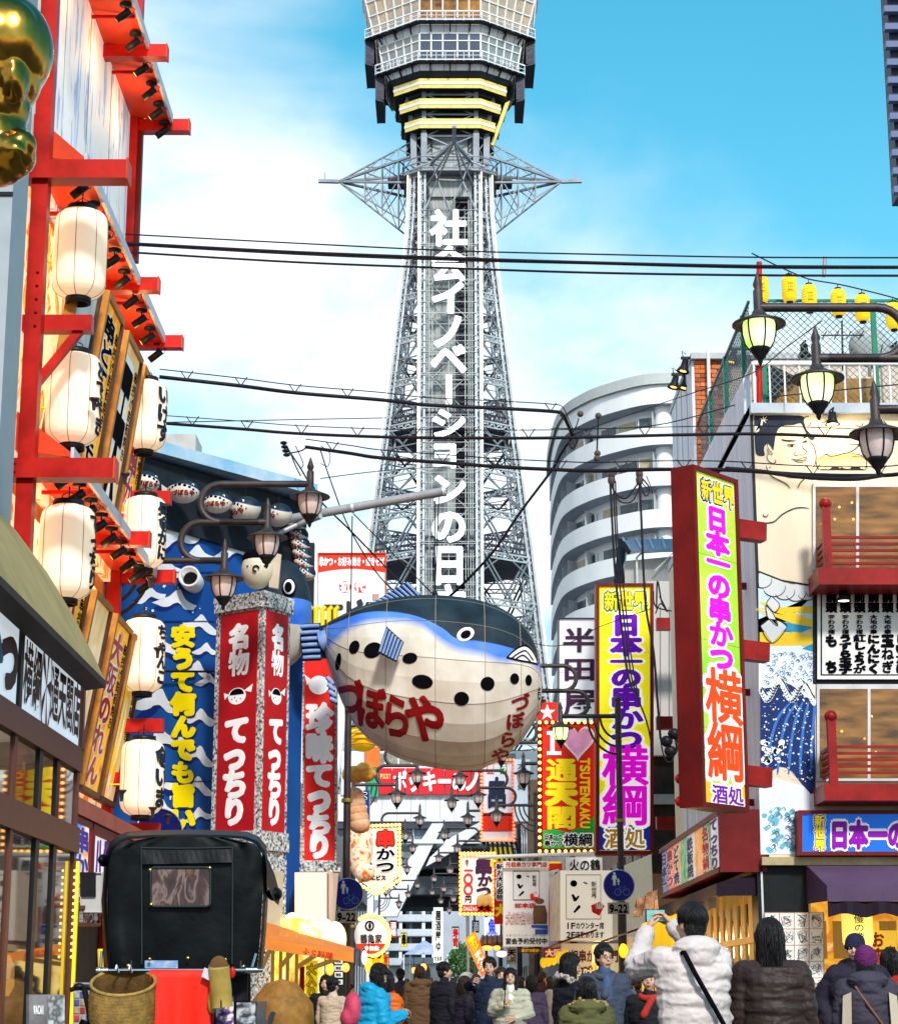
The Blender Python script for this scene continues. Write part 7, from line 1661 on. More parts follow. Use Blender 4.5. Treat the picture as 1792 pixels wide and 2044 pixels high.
t=thing('notice_post','dark post covered in small pale notices beside the left lamp post','post',(at(672,1985,38).x,38,0));pN=vplane((-3,38),(-1,38))
MB().box((pN(664,1950).x,38,0),(pN(690,1950).x,38.2,pN(670,1905).z)).build('post',BLK,t)
for i,(y0,y1)in enumerate(((1912,1925),(1928,1938),(1941,1952),(1956,1966),(1990,2004))):
 fr=pframe(pN,668,y0,684,y1,.02);m=MB();fr.slab(m,0,0,1,1,-.01,.002);m.build('notice',WHT,t);letters(fr,t,KL,[('禁煙',(.15,.2,.8,.8))],vert=False,bold=.05,d=.006)
t,fr=signboard('bulb_sign','white skewer sign reading one hundred yen with a red foot and red-orange bulb border','sign',vplane((0,58),(2,58)),(921,1707,984,1823),mat('sign_white_soft3',(.82,.8,.78),.5,emit=.15,var=.05),.3,0,mat('bulb_backing',(.75,.05,.01),.5,emit=.3,var=0))
m=MB();fr.slab(m,-.06,-.035,1.06,1.035,-.2,-.012);m.build('backing',MATS['bulb_backing'],t)
m=MB();fr.slab(m,0,.86,1,1,0,.008);m.build('red_foot',MATS['band_red'],t)
letters(fr,t,mat('aubergine_letter',(.05,.01,.05),.5,var=0),[('串',(.42,.05,.98,.36)),('か',(.50,.33,.98,.55)),('つ',(.46,.52,.95,.76))],bold=.06,d=.012)
letters(fr,t,MATS['skewer_red'],[('一',(.08,.2,.36,.34)),('〇',(.06,.32,.36,.52)),('〇',(.06,.5,.36,.70))],bold=.06,d=.012);letters(fr,t,KL,[('円',(.1,.70,.32,.83)),('全て',(.1,.08,.24,.2))],bold=.03,d=.012);letters(fr,t,WL,[('じゃんじゃん',(.05,.88,.5,.97))],vert=False,bold=.03,d=.014);letters(fr,t,KL,[('大阪',(.52,.87,.95,.98))],vert=False,bold=.07,d=.014)
m=MB()
for i in range(9):m.ball(fr.p(.55+.045*i,.80-.012*(i%4),.03),(.06,.04,.16),8,6)
m.build('skewer_picture',mat('fried_gold',(.75,.42,.12),.5,var=.2),t)
bulb_border(t,fr,9,.05,mat('orange_bulb',(1,.6,.2),.4,emit=2.6,ecol=(1,.30,.05),var=0),-.03,-.02,1.03,1.02)
t,fr=signboard('bulb_sign','tall white sign with a large black brush character, framed by red bulbs','sign',vplane((0,74),(3,74)),(962,1520,1024,1625),mat('sign_white_cool',(.78,.82,.85),.5,emit=.15,var=.04),.4,.03,MATS['band_red'])
letters(fr,t,mat('brush_navy',(.02,.03,.07),.5,var=0),[('串',(.15,.30,.8,.98))],bold=.035,d=.02)
for u0,u1,c,ch in((.15,.38,'band_red','業'),(.58,.80,'banner_green','ラ')):m=MB();fr.slab(m,u0,.04,u1,.24,0,.01);m.build('small_panel',MATS[c],t);letters(fr,t,WL,[(ch,(u0,.05,u1,.23))],bold=.05,d=.02)
MB().box((fr.p(0,1).x,73.9,fr.p(0,1).z-.62),(fr.p(1,1).x,74.3,fr.p(0,1).z-.1)).build('red_band',MATS['band_red'],t)
MB().box((fr.p(0,1).x,73.95,fr.p(0,1).z-1.0),(fr.p(1,1).x,74.3,fr.p(0,1).z-.63)).build('white_band',WHT,t)
for i in range(7):MB().bar(V((fr.p(0,1).x+.2+i*.17,74.0,fr.p(0,1).z-1.0)),V((fr.p(0,1).x+.35+i*.2,74.0,fr.p(0,1).z-2.6)),.09).build('dark_stripe',BLK,t)
MB().box((fr.p(0,1).x+.3,74.1,fr.p(0,1).z-2.7),(fr.p(1,1).x,74.4,fr.p(0,1).z-1.2)).build('yellow_panel',MATS['sign_chrome_yellow'],t)
bulb_border(t,fr,9,.05,mat('red_bulb',(1,.3,.1),.4,emit=2.4,ecol=(1,.16,.04),var=0),-.02,-.02,1.02,1.5)
t,fr=signboard('vertical_sign','narrow white vertical sign with thin characters right of the bulb-framed white sign','sign',vplane((0,73),(3,73)),(1026,1516,1058,1640),MATS['sign_white_cool'],.4,.0,WHT)
letters(fr,t,KL,[('大衆酒処',(.2,.05,.75,.5))],bold=.015,d=.02)
MB().box((fr.p(0,1).x+.5,73,0),(fr.p(1,1).x+.4,73.6,fr.p(0,1).z+1.5)).build('wall_pier',mat('brown_wall',(.28,.17,.10),.6,var=.2),t)
t=thing('banner_pipe','thin white horizontal pipe above the row of restaurant signs','pipe',at(955,1712,44));MB().tube([at(955,1712,52),at(1250,1702,50)],.05,8).build('pipe',WHT,t)
for px in(1012,1095):MB().tube([at(px,1711,51.5),at(px,1722,51)],.02,5).build('hanger',GRY,t)
pP=vplane((0,50.5),(3,50.5))
t,fr=signboard('banner_sign','white restaurant banner with red heading, framed black marks and a brown figure, centre right','sign',pP,(1004,1720,1095,1890),mat('banner_white',(.78,.75,.72),.5,emit=.12,var=.06,vs=1),.12,0,LGR)
m=MB();fr.slab(m,0,0,1,.08,0,.06);m.build('heading_box',mat('heading_cream',(.8,.72,.66),.5,emit=.15,var=0),t)
letters(fr,t,mat('heading_red',(.6,.05,.03),.5,var=0),[('元祖串カツ専門店',(.05,.01,.96,.072))],vert=False,bold=.03,d=.066)
def ittoku(fr,t,u0,v0,u1,v1):
 m=MB();w=.012*.9/fr.w
 for a in((u0,v0,u1,v0+w),(u0,v1-w,u1,v1),(u0,v0,u0+w,v1),(u1-w,v0,u1,v1)):fr.slab(m,*a,0,.006)
 U=lambda u:u0+(u1-u0)*u;W_=lambda v:v0+(v1-v0)*v
 for cu,cv,ru,rv in((.22,.2,.1,.075),):m.poly([fr.p(U(cu+ru*cos(a)),W_(cv+rv*sin(a)),.008)for a in[k*.52 for k in range(12)]])
 for p in(((.15,.45),(.22,.44),(.28,.52),(.36,.46),(.38,.5),(.29,.6),(.22,.6)),((.2,.84),(.36,.68),(.42,.7),(.4,.75),(.25,.86)),((.5,.16),(.62,.19),(.6,.22),(.5,.19))):m.poly([fr.p(U(a),W_(b),.008)for a,b in p])
 m.build('framed_marks',KL,t);letters(fr,t,KL,[('新世界',(U(.72),W_(.15),U(.88),W_(.55)))],bold=.02,d=.01)
ittoku(fr,t,.22,.11,.80,.46)
def cup(fr,t,cu,cv,s):
 m=MB();r=fr.w/fr.h;m.poly([fr.p(cu+a*s,cv+b*s*r,.014)for a,b in((-.5,-.25),(.1,-.5),(.5,-.2),(.1,.5),(-.42,.25))]);m.build('red_cup',MATS['band_red'],t)
 m=MB()
 for k in range(5):m.bar(fr.p(cu+(-.2+k*.14)*s,cv-.4*s*r,.02),fr.p(cu+(-.1+k*.1)*s,cv+.0*s*r,.02),.02,.006)
 m.build('cup_marks',WL,t)
cup(fr,t,.70,.42,.22)
letters(fr,t,RL,[('総本店',(.25,.49,.72,.55))],vert=False,bold=.04,d=.012)
outl(fr,t,[('大阪名物',(.06,.60,.66,.74))],mat('pale_pink',(.8,.65,.6),.5,var=0),RL,.03,.07,vert=False)
letters(fr,t,GRY,[('1Fカウンター2F座敷',(.05,.855,.95,.885))],vert=False,bold=.0,d=.012);letters(fr,t,KL,[('宴会予約受付中',(.05,.90,.97,.975))],vert=False,bold=.03,d=.012)
m=MB()
m.poly([fr.p(.80+.1*cos(a),.47+.035*sin(a),.014)for a in[k*.5 for k in range(13)]]);m.poly([fr.p(u,v,.015)for u,v in((.68,.52),(.92,.52),(.97,.62),(.96,.74),(.66,.74),(.65,.62))]);m.build('figure_print',mat('wood_figure',(.22,.10,.05),.6,var=.3,vs=8),t)
m=MB();m.poly([fr.p(u,v,.014)for u,v in((.62,.75),(.98,.75),(.98,.80),(.62,.78))]);m.poly([fr.p(u,v,.013)for u,v in((.70,.80),(.98,.80),(.98,.86),(.70,.86))]);m.build('blue_print',mat('print_blue',(.03,.12,.5),.5,var=.2),t)
t,fr=signboard('vertical_sign','red and yellow vertical sign with slanted white text strips left of the white banner','sign',vplane((0,51.5),(3,51.5)),(986,1722,1010,1845),MATS['band_red'],.2,0,YEL)
letters(fr,t,WL,[('新お大阪名物',(.15,.02,.85,.62))],bold=.14,d=.008,name='lettering_outline');letters(fr,t,KL,[('新お大阪名物',(.15,.02,.85,.62))],bold=.03,d=.02);letters(fr,t,YEL,[('大',(.1,.68,1.0,.88))],bold=.07,d=.02)
m=MB();fr.slab(m,-.3,-.03,5.6,.05,-.22,-.20);m.build('yellow_strip_sign',MATS['sign_chrome_yellow'],t)
t,fr=signboard('side_panel_sign','red side panel with tilted white menu card left of the beige box sign','sign',vplane((0,51.5),(3,51.5)),(1094,1724,1122,1860),MATS['band_red'],.2,0,DRED)
m=MB();m.quad(fr.p(.0,.12,.01),fr.p(.75,.08,.01),fr.p(.85,.62,.01),fr.p(.1,.7,.01));m.build('card',WHT,t);letters(fr,t,KL,[('商',(.45,.12,.75,.24)),('水',(.1,.3,.6,.45)),('よ',(.1,.6,.6,.75))],bold=.03,d=.02)
pI=vplane((1,48.3),(3,48.3))
t,fr=signboard('box_sign','large beige box sign with framed black marks above two lines of black text','sign',pI,(1118,1738,1222,1878),mat('box_sign_beige',(.84,.74,.6),.5,emit=.35,ecol=(1,.88,.72),var=.05,vs=1),.6,0,mat('box_edge',(.45,.36,.28),.5))
m=MB();q=[fr.p(0,0),fr.p(0,1),at(1096,1880,50.2),at(1098,1755,50.2)];m.hexa(q,[v+V((.03,.03,0))for v in q]);m.build('side_face',mat('side_beige',(.6,.5,.4),.5,emit=.1,var=.2,vs=3),t)
ittoku(fr,t,.11,.06,.78,.70);cup(fr,t,.72,.55,.26)
letters(fr,t,KL,[('1Fカウンター席',(.11,.74,.84,.84)),('2F座敷あります',(.11,.87,.84,.97))],vert=False,bold=.03,d=.012)
m=MB();q=[at(1222,1738,48.3),at(1300,1705,48.6),at(1305,1860,48.6),at(1222,1878,48.3)];m.hexa(q,[v+V((0,.2,0))for v in q]);m.build('wide_face',mat('wide_beige',(.72,.64,.5),.5,emit=.15,var=.06),t)
t,fr=signboard('fascia_board','white shopfront board with red and black characters under the beige box sign','sign',vplane((1,48.8),(3,48.8)),(1120,1884,1252,2044),mat('fascia_pale',(.75,.68,.6),.5,emit=.18,var=.05),.1,0,WHT)
letters(fr,t,mat('brown_letter',(.15,.03,.02),.5,var=0),[('元祖串かつ専門店',(.02,.08,.98,.24))],vert=False,bold=.03,d=.012);outl(fr,t,[('串味',(.15,.3,.5,.48))],WL,MATS['brown_letter'],.02,.16,vert=False);outl(fr,t,[('赤飯屋敷',(.86,.32,.98,.75))],WL,RL,.02,.14)
t,fr=signboard('vertical_board','narrow cream board with small black vertical writing at the right lamp post','sign',vplane((1,46),(3,46)),(1252,1870,1275,2060),mat('cream_board',(.75,.58,.38),.5,emit=.35,var=.05),.1,0,WHT);letters(fr,t,KL,[('ソースの二度',(.15,.45,.85,.95))],bold=.01,d=.012)
t,fr=signboard('billboard','white sign fragment with thin brush characters above the beige box sign','sign',vplane((1,56),(3,56)),(1128,1712,1202,1742),WHT,.2,0,BLK);letters(fr,t,KL,[('火の鶴',(.1,.1,.95,.95))],vert=False,bold=.01)
pB2=vplane((0,50),(2,50));t=thing('hanging_banner','orange and red cloth banner tilted to the left of the pointing man','banner',pB2(965,1960));q=[pB2(927,1877),pB2(948,1858),pB2(978,1935),pB2(962,1952)];fr=Frame(q[0],q[1],q[3],q[2]);m=MB();fr.slab(m,0,0,1,1,-.02,0);m.build('cloth',ramp_mat('banner_cloth',[(.4,(.8,.08,.02)),(.55,(.9,.35,.02))],scale=.8,emit=.2),t);letters(fr,t,YEL,[('串カツ',(.15,.05,.85,.4))],bold=.06);letters(fr,t,WL,[('まんぷく',(.1,.42,.9,.95))],bold=.05)
o=MB().lathe([(0,-.02),(.26,-.02),(.26,.02),(0,.02)],at(932,1958,62),24,Matrix.Rotation(pi/2,3,'X')).build('round_sign',WHT,off=at(932,1958,62));tag(o,'plain white round road sign back at the foot of the tree','road sign')
o=MB().tube([(at(935,1900,62.1).x,62.1,0),at(933,1830,62.1)],.05,8).build('sign_post',GRY,off=(at(935,1900,62.1).x,62.1,0));tag(o,'grey post under the one hundred yen sign carrying the round sign','post')
t,fr=signboard('vertical_sign','narrow lit white vertical sign far down the street with dark blots of writing','sign',vplane((0,110),(2,110)),(850,1866,886,1926),WHT,.3,0,WHT)if False else signboard('vertical_sign','narrow lit white vertical sign far down the street beside the tent','sign',vplane((0,105),(2,105)),(865,1812,884,1922),mat('far_sign_white',(.8,.8,.75),.5,emit=.3,var=.05),.3,0,WHT)
letters(fr,t,KL,[('居酒屋ゆ',(.2,.05,.8,.8))],bold=.03);letters(fr,t,KL,[('だるま',(.1,.88,.9,.97))],vert=False,bold=.03)
t,fr=signboard('small_sign','small blue and white lit sign just under the one hundred yen sign','sign',vplane((0,60),(2,60)),(966,1832,998,1868),mat('neon_blue_white',(.7,.75,.9),.5,emit=.4,var=.05),.1,0,WHT);letters(fr,t,mat('neon_blue',(.02,.06,.8),.5,emit=.6,var=0),[('魚',(.25,.05,.75,.98))],bold=.05)
def mass(name,label,x0,x1,y0,y1,z,mt,floors=None):
 t=thing(name,label,'building',((x0+x1)/2,y0,0));MB().box((x0,y0,0),(x1,y1,z)).build('wall',mt,t)
 xf_=x1 if x1<0 else x0;s=1 if x1<0 else-1
 for i in range(int(z//2.8)):
  for j in range(max(1,int((y1-y0)//2.6))):
   y=y0+.7+j*2.6;q=MB().box((xf_-.01*s,y,1.0+i*2.8),(xf_+.04*s,y+1.5,2.3+i*2.8)).build('window',GLASSD,t)
 return t
mass('shop_building','low pale shop block on the left beyond the red banner sign',-12,-3.6,40,58,6.2,mat('shop_pale',(.48,.40,.34),.6,var=.15,vs=.6))
mass('shop_building','low dull shop block on the left beyond the skewer sign',-12,-3.8,63,95,6.5,mat('shop_dull',(.40,.37,.36),.6,var=.15,vs=.6))
mass('shop_building','brown shop block on the right behind the white banner',5.2,12,54,72,6.5,mat('shop_brown',(.30,.2,.15),.6,var=.2,vs=.6))
mass('shop_building','pale shop block on the right beyond the bulb-framed white sign',3.2,12,76,110,9,MATS['shop_dull'])
mass('tall_building','dark ribbed corner of a tall building cut by the upper right edge',at(1781,150,24).x,8,24,25,15.5,BLK)if False else None
tb=thing('tall_building','dark ribbed sliver of a tall building at the upper right edge','building',at(1785,400,40));c=at(1781,200,40)
MB().box((at(1787,300,40).x,40,at(1787,390,40).z),(at(1787,300,40).x+4,40.6,40)).build('wall',mat('dark_slate',(.03,.04,.08),.5,var=.2),tb)
for i in range(40):z=at(1787,390,40).z+i*.42;MB().box((at(1787,300,40).x-.12,39.8,z),(at(1787,300,40).x+3,39.98,z+.14)).build('louvre',mat('louvre_blue',(.12,.16,.30),.5),tb)
def shopfront(name,label,x,y0,y1,s,glow,top=2.3):
 t=thing(name,label,'shop',(x,(y0+y1)/2,0));MB().box((x,y0,0),(x+s*.1,y1,top)).build('lit_front',glow,t)
 m=MB();m.hexa([V((x,y0,top+.3)),V((x,y1,top+.3)),V((x-s*.9,y1,top)),V((x-s*.9,y0,top))],[V((x,y0,top+.34)),V((x,y1,top+.34)),V((x-s*.9,y1,top+.04)),V((x-s*.9,y0,top+.04))]);m.build('eave',DRED,t)
 k=int((y1-y0)/2.8)
 for j in range(k):
  c=V((x-s*.7,y0+.6+j*2.8,top-.25));MB().ball(c,(.1,.1,.15),12,8).build('eave_lantern',YLM,t)
 return t
shopfront('noodle_shop','glowing shop front with yellow lanterns on the right behind the pointing man',3.4,47,62,1,STG)
shopfront('corner_restaurant','glowing shop front with yellow lanterns under the dark side awning',4.3,39,46,1,SHOP)
shopfront('skewer_restaurant','glowing shop front on the left beyond the orange stall',-3.4,40,56,-1,STG)
for i in range(6):
 c=at(1295+i*15,1880-i*3,36.6-i*.9);o=MB();o.lathe([(.05,.34),(.13,.3),(.16,.15),(.165,0),(.16,-.15),(.13,-.3),(.05,-.34)],c,14);o=o.build('yellow_lantern',YLM,off=c);tag(o,'tall glowing yellow lantern under the dark side awning, %s from the far end'%('first','second','third','fourth','fifth','sixth')[i],'lantern','yellow lanterns under the side awning')
c=pR(1711,1853,.6);t=thing('yellow_lantern','large lit yellow lantern with black characters beside the autograph board','lantern',c);m=MB();m.lathe([(.07,.36),(.17,.33),(.22,.2),(.225,0),(.22,-.2),(.17,-.33),(.07,-.36)],c,18);m.build('paper_body',mat('yellow_lantern_bright',(.95,.72,.12),.6,emit=.8,ecol=(1,.75,.15),var=.05),t)
m=MB()
for i,ch in enumerate('自慢の逸品'):
 gv,gf=glyph(ch,.01);m.add([V((c.x+(q.x-.5)*.15-.02,c.y-.235,c.z+.24-i*.12+(q.y-.4)*.12))for q in gv],gf)
m.build('lettering',KL,t)
t,fr=signboard('banner_sign','yellow panel with red characters at the right edge behind the man in the beanie','sign',pR,(1732,1858,1790,1960),mat('panel_gold',(.88,.55,.05),.5,emit=.4,var=.06),.05,0,YEL,d=.3);letters(fr,t,mat('maroon_letter',(.3,.02,.01),.5,var=0),[('お座敷',(.1,.02,.55,.98)),('宴会',(.6,.3,.95,.9))],bold=.07)
for i in range(3):
 x0=1597+i*25;fr=pframe(vplane((3,28.6),(6,28.6)),x0,1962,x0+23,2044);c=fr.p(.5,1);t=thing('vending_machine','white capsule toy vending machine below the autograph board, %s'%('left','middle','right')[i],'vending machine',(c.x,c.y,.3))
 m=MB();m.box((fr.p(0,1).x,28.6,.3),(fr.p(1,1).x,29.0,fr.p(0,.25).z));m.build('body',WHT,t);m=MB();m.box((fr.p(.05,1).x,28.62,fr.p(0,.25).z),(fr.p(.95,1).x,28.98,fr.p(0,0).z));m.build('display',ramp_mat('capsule_display',[(.35,(.05,.08,.3)),(.45,(.7,.5,.1)),(.55,(.7,.1,.1)),(.65,(.6,.6,.6))],scale=9,detail=1),t)
 MB().lathe([(0,.03),(.045,.03),(.05,0),(.035,0)],(c.x,28.6,fr.p(0,.6).z),16,Matrix.Rotation(pi/2,3,'X')).build('dial',BLK,t);MB().box((c.x-.06,28.57,.4),(c.x+.06,28.6,.52)).build('chute',BLK,t)
GY=mat('lantern_glow_yellow',(1,.6,.08),.5,emit=.75,ecol=(1,.62,.06),var=0);GO=mat('lamp_glow_orange',(1,.4,.1),.5,emit=1.6,ecol=(1,.38,.05),var=0);GP=mat('lamp_glow_pink',(1,.6,.8),.5,emit=1.5,ecol=(1,.6,.85),var=0)
for px,py,Y,rx,rz,mt,lab in((1001,1905,55,.2,.12,GP,'pink lit lamp under the white restaurant banner'),(1018,1900,56,.14,.1,GP,'smaller pink lamp right of its pink neighbour'),(845,1932,70,.16,.2,GO,'orange glowing lantern above the crowd, centre left'),(826,1938,72,.12,.16,GO,'orange lantern just lower left of the central one'),(727,1912,46,.09,.22,GP,'pink white lamp on the left lamp post'),(736,1928,50,.13,.26,GY,'yellow lit column lamp beside the left lamp post'),(972,1893,57,.2,.1,GO,'low orange lamp under the skewer price sign'),(992,1893,57,.14,.1,GO,'second low orange lamp under the skewer price sign'),(658,1935,36,.11,.16,GY,'yellow lantern inside the orange stall'),(690,1932,38,.1,.12,GO,'orange lantern by the notice post')):
 rx*=.72;rz*=.72;c=at(px,py,Y);t=thing('hanging_lantern',lab,'lantern',c-V((0,0,rz)));MB().ball(c,(rx,rx,rz),14,10).build('shade',mt,t);MB().lathe([(0,0),(rx*.5,0),(rx*.5,.03)],c+V((0,0,rz*.95)),10).build('cap',BLK,t);MB().tube([c+V((0,0,rz)),c+V((0,0,rz+.35))],.01,4).build('cord',BLK,t)
for bx,Y,mt,tx,lm,lab in(((1012,1893,1030,1925),53,WHT,'天ぷ',KL,'small white sign with black characters under the white banner'),((1084,1893,1124,1912),52,MATS['band_red'],'大阪',WL,'small red sign board below the side panel with white characters'),((778,1838,792,1872),100,MATS['band_red'],'酒場',WL,'tiny red sign far down the left side of the street'),((800,1862,812,1890),120,MATS['sign_chrome_yellow'],'串',KL,'tiny yellow sign far down the left side of the street'),((902,1850,916,1895),98,WHT,'寿司',RL,'tiny white sign with red characters far down the right side'),((942,1838,956,1862),80,MATS['sign_navy'],'酒',WL,'tiny navy sign behind the post of the price sign'),((1036,1893,1080,1903),58,MATS['band_red'],'串かつ名物',YEL,'thin red strip sign with yellow characters under the white banner'),((764,1905,776,1940),60,MATS['sign_chrome_yellow'],'営業',RL,'tiny yellow upright sign right of the yellow brush sign')):
 t,fr=signboard('small_sign',lab,'sign',vplane((-3,Y),(3,Y)),bx,mt,.12,.03,BLK);letters(fr,t,lm,[(tx,(.1,.08,.9,.92))],vert=(bx[3]-bx[1])>(bx[2]-bx[0]),bold=.05)
t=thing('eave_roof','small tiled wooden eave over the lantern shop below the price sign','roof',at(975,1880,58));q=[at(955,1884,57),at(1012,1880,57),at(1005,1868,59),at(962,1870,59)];MB().hexa(q,[v+V((0,0,-.1))for v in q]).build('roof_sheet',mat('eave_brown',(.2,.08,.03),.6,var=.3),t)
for i in range(6):MB().bar(at(958+i*10,1883,56.9),at(964+i*8,1869,59),.06).build('tile_row',mat('eave_tile',(.3,.13,.05),.6,var=.3),t)
def lamp(loc,e,col=(1,.62,.28),r=.3,name='lantern_light'):
 l=bpy.data.lights.new(name,'POINT');l.energy=e;l.color=col;l.shadow_soft_size=r;o=bpy.data.objects.new(name,l);o.location=loc;SC.collection.objects.link(o)
for z in(14.6,10.9,7.1):
 for y in(24.6,26.8,28.9):lamp((-4.75,y,z-.15),16,(1,.6,.25),.15,'spotlight_light')
for y in(40,50):lamp((-2.9,y,2.1),60)
for y in(32,36,42,50):lamp((3.6,y,2.2),60)
lamp((5.9,29.2,2.3),12);lamp(tuple(pR(1661,870,.5)),30,(1,.75,.4),.08,'mural_spot_light')
# ================================================================ rickshaw
rk=thing('rickshaw','black hooded rickshaw seen from behind with a rear window and rail','rickshaw',(at(375,1985,13).x,12.6,0))
LEA=mat('black_leatherette',(.0015,.003,.004),.45,spec=.14,var=.4,vs=2,bump=.35,bs=7);YK=12.6
pk=vplane((-2.5,YK),(0,YK))
SILH=[(211,1740),(213,1712),(220,1693),(235,1678),(255,1670),(300,1667),(380,1666),(450,1667),(492,1670),(516,1680),(530,1699),(536,1730)]
botl=[(209,1925),(205,1800)];
def hood_ring(s,dy,dz=0):
 cx=372;pts=[(214,1938),(208,1860),(206,1790),(210,1745)]+SILH[1:-1]+[(533,1740),(532,1790),(528,1860),(520,1938)]
 return[pk(cx+(x-cx)*s,y,-dy)+V((0,0,dz))for x,y in pts]
rings=[hood_ring(.955,-.0,-.015),hood_ring(.985,.03),hood_ring(1.0,.10),hood_ring(1.01,.5,.03),hood_ring(1.02,.95,-.02)]
m=MB();n=len(rings[0]);vs=[p for r in rings for p in r]
m.add(vs,[(i*n+j,i*n+j+1,(i+1)*n+j+1,(i+1)*n+j)for i in range(len(rings)-1)for j in range(n-1)],0,True)
back=rings[0];gx,gy=22,20;vs=[]
zb,ztop=pk(370,1938).z,pk(370,1668).z
def edge_x(z,side_):
 best=None;seq=back[:n//2+1]if side_<0 else back[n//2:]
 for a,b in zip(seq,seq[1:]):
  lo_,hi_=min(a.z,b.z),max(a.z,b.z)
  if lo_-1e-6<=z<=hi_+1e-6 and hi_>lo_:return a.x+(b.x-a.x)*(z-a.z)/(b.z-a.z)
 return(seq[-1]if side_<0 else seq[0]).x
for j in range(gy+1):
 z=zb+(ztop-.012-zb)*j/gy;xl_,xr_=edge_x(max(z,back[0].z),-1),edge_x(max(z,back[0].z),1)
 for i in range(gx+1):
  u=i/gx;x=xl_+(xr_-xl_)*u;zz=z-(.035*abs(sin(u*9.5))if j==0 else 0)
  d=.016*sin(u*40+3*sin(z*5))*(abs(u-.5)*2)**4*1.2+.012*noise.noise(V((u*5,z*4,1)))-.02*(1-(abs(u-.5)*2)**3)*sin(pi*j/gy)
  vs.append(V((x,YK-.005+d-.0,zz)))
m.add(vs,[(j*(gx+1)+i,j*(gx+1)+i+1,(j+1)*(gx+1)+i+1,(j+1)*(gx+1)+i)for j in range(gy)for i in range(gx)],0,True)
m.build('hood',LEA,rk)
SEAM=mat('seam_leather',(.02,.028,.032),.3,var=.1)
for pts in([(282,1690),(283,1800),(283,1925)],[(464,1690),(464,1800),(463,1925)],[(283,1716),(370,1718),(464,1713)],[(283,1693),(370,1694),(464,1692)]):
 MB().tube([pk(x,y,.035)for x,y in spline(pts,5)],.006,5).build('seam',SEAM,rk)
m=MB()
g=[(283,1694),(464,1692),(464,1722),(283,1726)];fr=Frame(pk(*g[0],.03),pk(*g[1],.03),pk(*g[3],.05),pk(*g[2],.05))
for i in range(16):m.quad(fr.p(i/16,0,0),fr.p((i+1)/16,0,0),fr.p((i+1)/16,1,.003*sin(i+1)),fr.p(i/16,1,.003*sin(i)))
m.build('flap',LEA,rk)
WN=ramp_mat('clouded_window',[(.30,(.01,.005,.005)),(.46,(.05,.02,.015)),(.53,(.18,.12,.11)),(.58,(.02,.008,.005)),(.68,(.18,.06,.015))],scale=5,stretch=(2.2,1,.9),dist=.7,rough=.15,detail=4)
m=MB();x0,y0,x1,y1=301,1732,420,1810;pts=[]
for cx,cy,a0 in((x1-8,y0+8,-pi/2),(x1-8,y1-8,0),(x0+8,y1-8,pi/2),(x0+8,y0+8,pi)):
 for k in range(5):a=a0+pi/2*k/4;pts.append((cx+8*cos(a),cy+8*sin(a)))
m.prism([pk(x,y,.05)for x,y in pts],(0,.02,0));m.build('rear_window',WN,rk)
m=MB();m.tube([pk(x,y,.055)for x,y in pts+[pts[0]]],.008,6);m.build('window_rim',SEAM,rk)
BRS=mat('brass_stud',(.6,.45,.12),.3,metal=1,var=0)
for px,py in((256,1928),(299,1915),(375,1913),(450,1916),(486,1930),(300,1737),(419,1733),(302,1806)):MB().ball(pk(px,py,.06),.012,8,6).build('stud',BRS,rk)
m=MB();m.add([pk(x,y,d)for x,y,d in((528,1700,0),(548,1745,-.3),(560,1790,-.5),(556,1808,-.45),(547,1800,-.2),(536,1775,.02),(533,1740,.02))],[(0,1,2,3,4,5,6)]);m.build('side_flap',LEA,rk)
m=MB();m.ball(pk(548,1785,-.35),(.05,.1,.045),10,8);m.ball(pk(206,1718,-.1),(.03,.1,.04),8,6);m.build('rolled_fabric',LEA,rk)
CHR=mat('chrome',(.6,.6,.6),.15,metal=1,var=.05)
m=MB();m.tube([pk(195,1938,.12),pk(525,1937,.12)],.012,8);m.build('rear_rail',CHR,rk)
m=MB()
for i in range(9):m.lathe([(.017,-.006),(.02,0),(.017,.006)],pk(194+i*2.6,1938,.12),8,Matrix.Rotation(pi/2,3,'Y'));m.lathe([(.017,-.006),(.02,0),(.017,.006)],pk(492+i*2.6,1937,.12),8,Matrix.Rotation(pi/2,3,'Y'))
m.build('rail_spring',CHR,rk)
for a,b in(((203,1900),(201,1940)),((510,1905),(500,1940)),((262,1920),(262,1938)),((480,1920),(480,1938))):MB().tube([pk(*a,.05),pk(*b,.12)],.009,6).build('rail_stay',CHR,rk)
MB().tube([pk(200,1895,.0),pk(208,2080,.0)],.018,6).build('side_rod',mat('yellow_rod',(.8,.5,.02),.4,emit=.2,var=0),rk)
m=MB();xl_,xr_=pk(240,2000).x,pk(505,2000).x
m.box((xl_,YK+.25,.55),(xr_,YK+.95,1.15));m.build('seat_box',mat('black_lacquer',(.012,.01,.01),.2),rk)
m=MB();m.box((xl_+.05,YK+.15,1.15),(xr_-.05,YK+.3,1.75));m.build('seat_back',mat('black_seat',(.01,.01,.012),.6),rk)
for x in(xl_-.08,xr_+.08):
 t2=MB();Mx=Matrix.Rotation(pi/2,3,'Y');t2.lathe([(.44,-.02),(.46,-.015),(.46,.015),(.44,.02),(.43,0)],(x,YK+.6,.46),36,Mx);wh=t2.build('wheel',BLK,rk)
 m=MB();
 for k in range(16):a=2*pi*k/16;m.tube([(x,YK+.6,.46),(x,YK+.6+.44*cos(a),.46+.44*sin(a))],.005,4)
 m.build('spoke',CHR,wh);MB().lathe([(0,-.05),(.04,-.05),(.04,.05),(0,.05)],(x,YK+.6,.46),12,Mx).build('hub',CHR,wh)
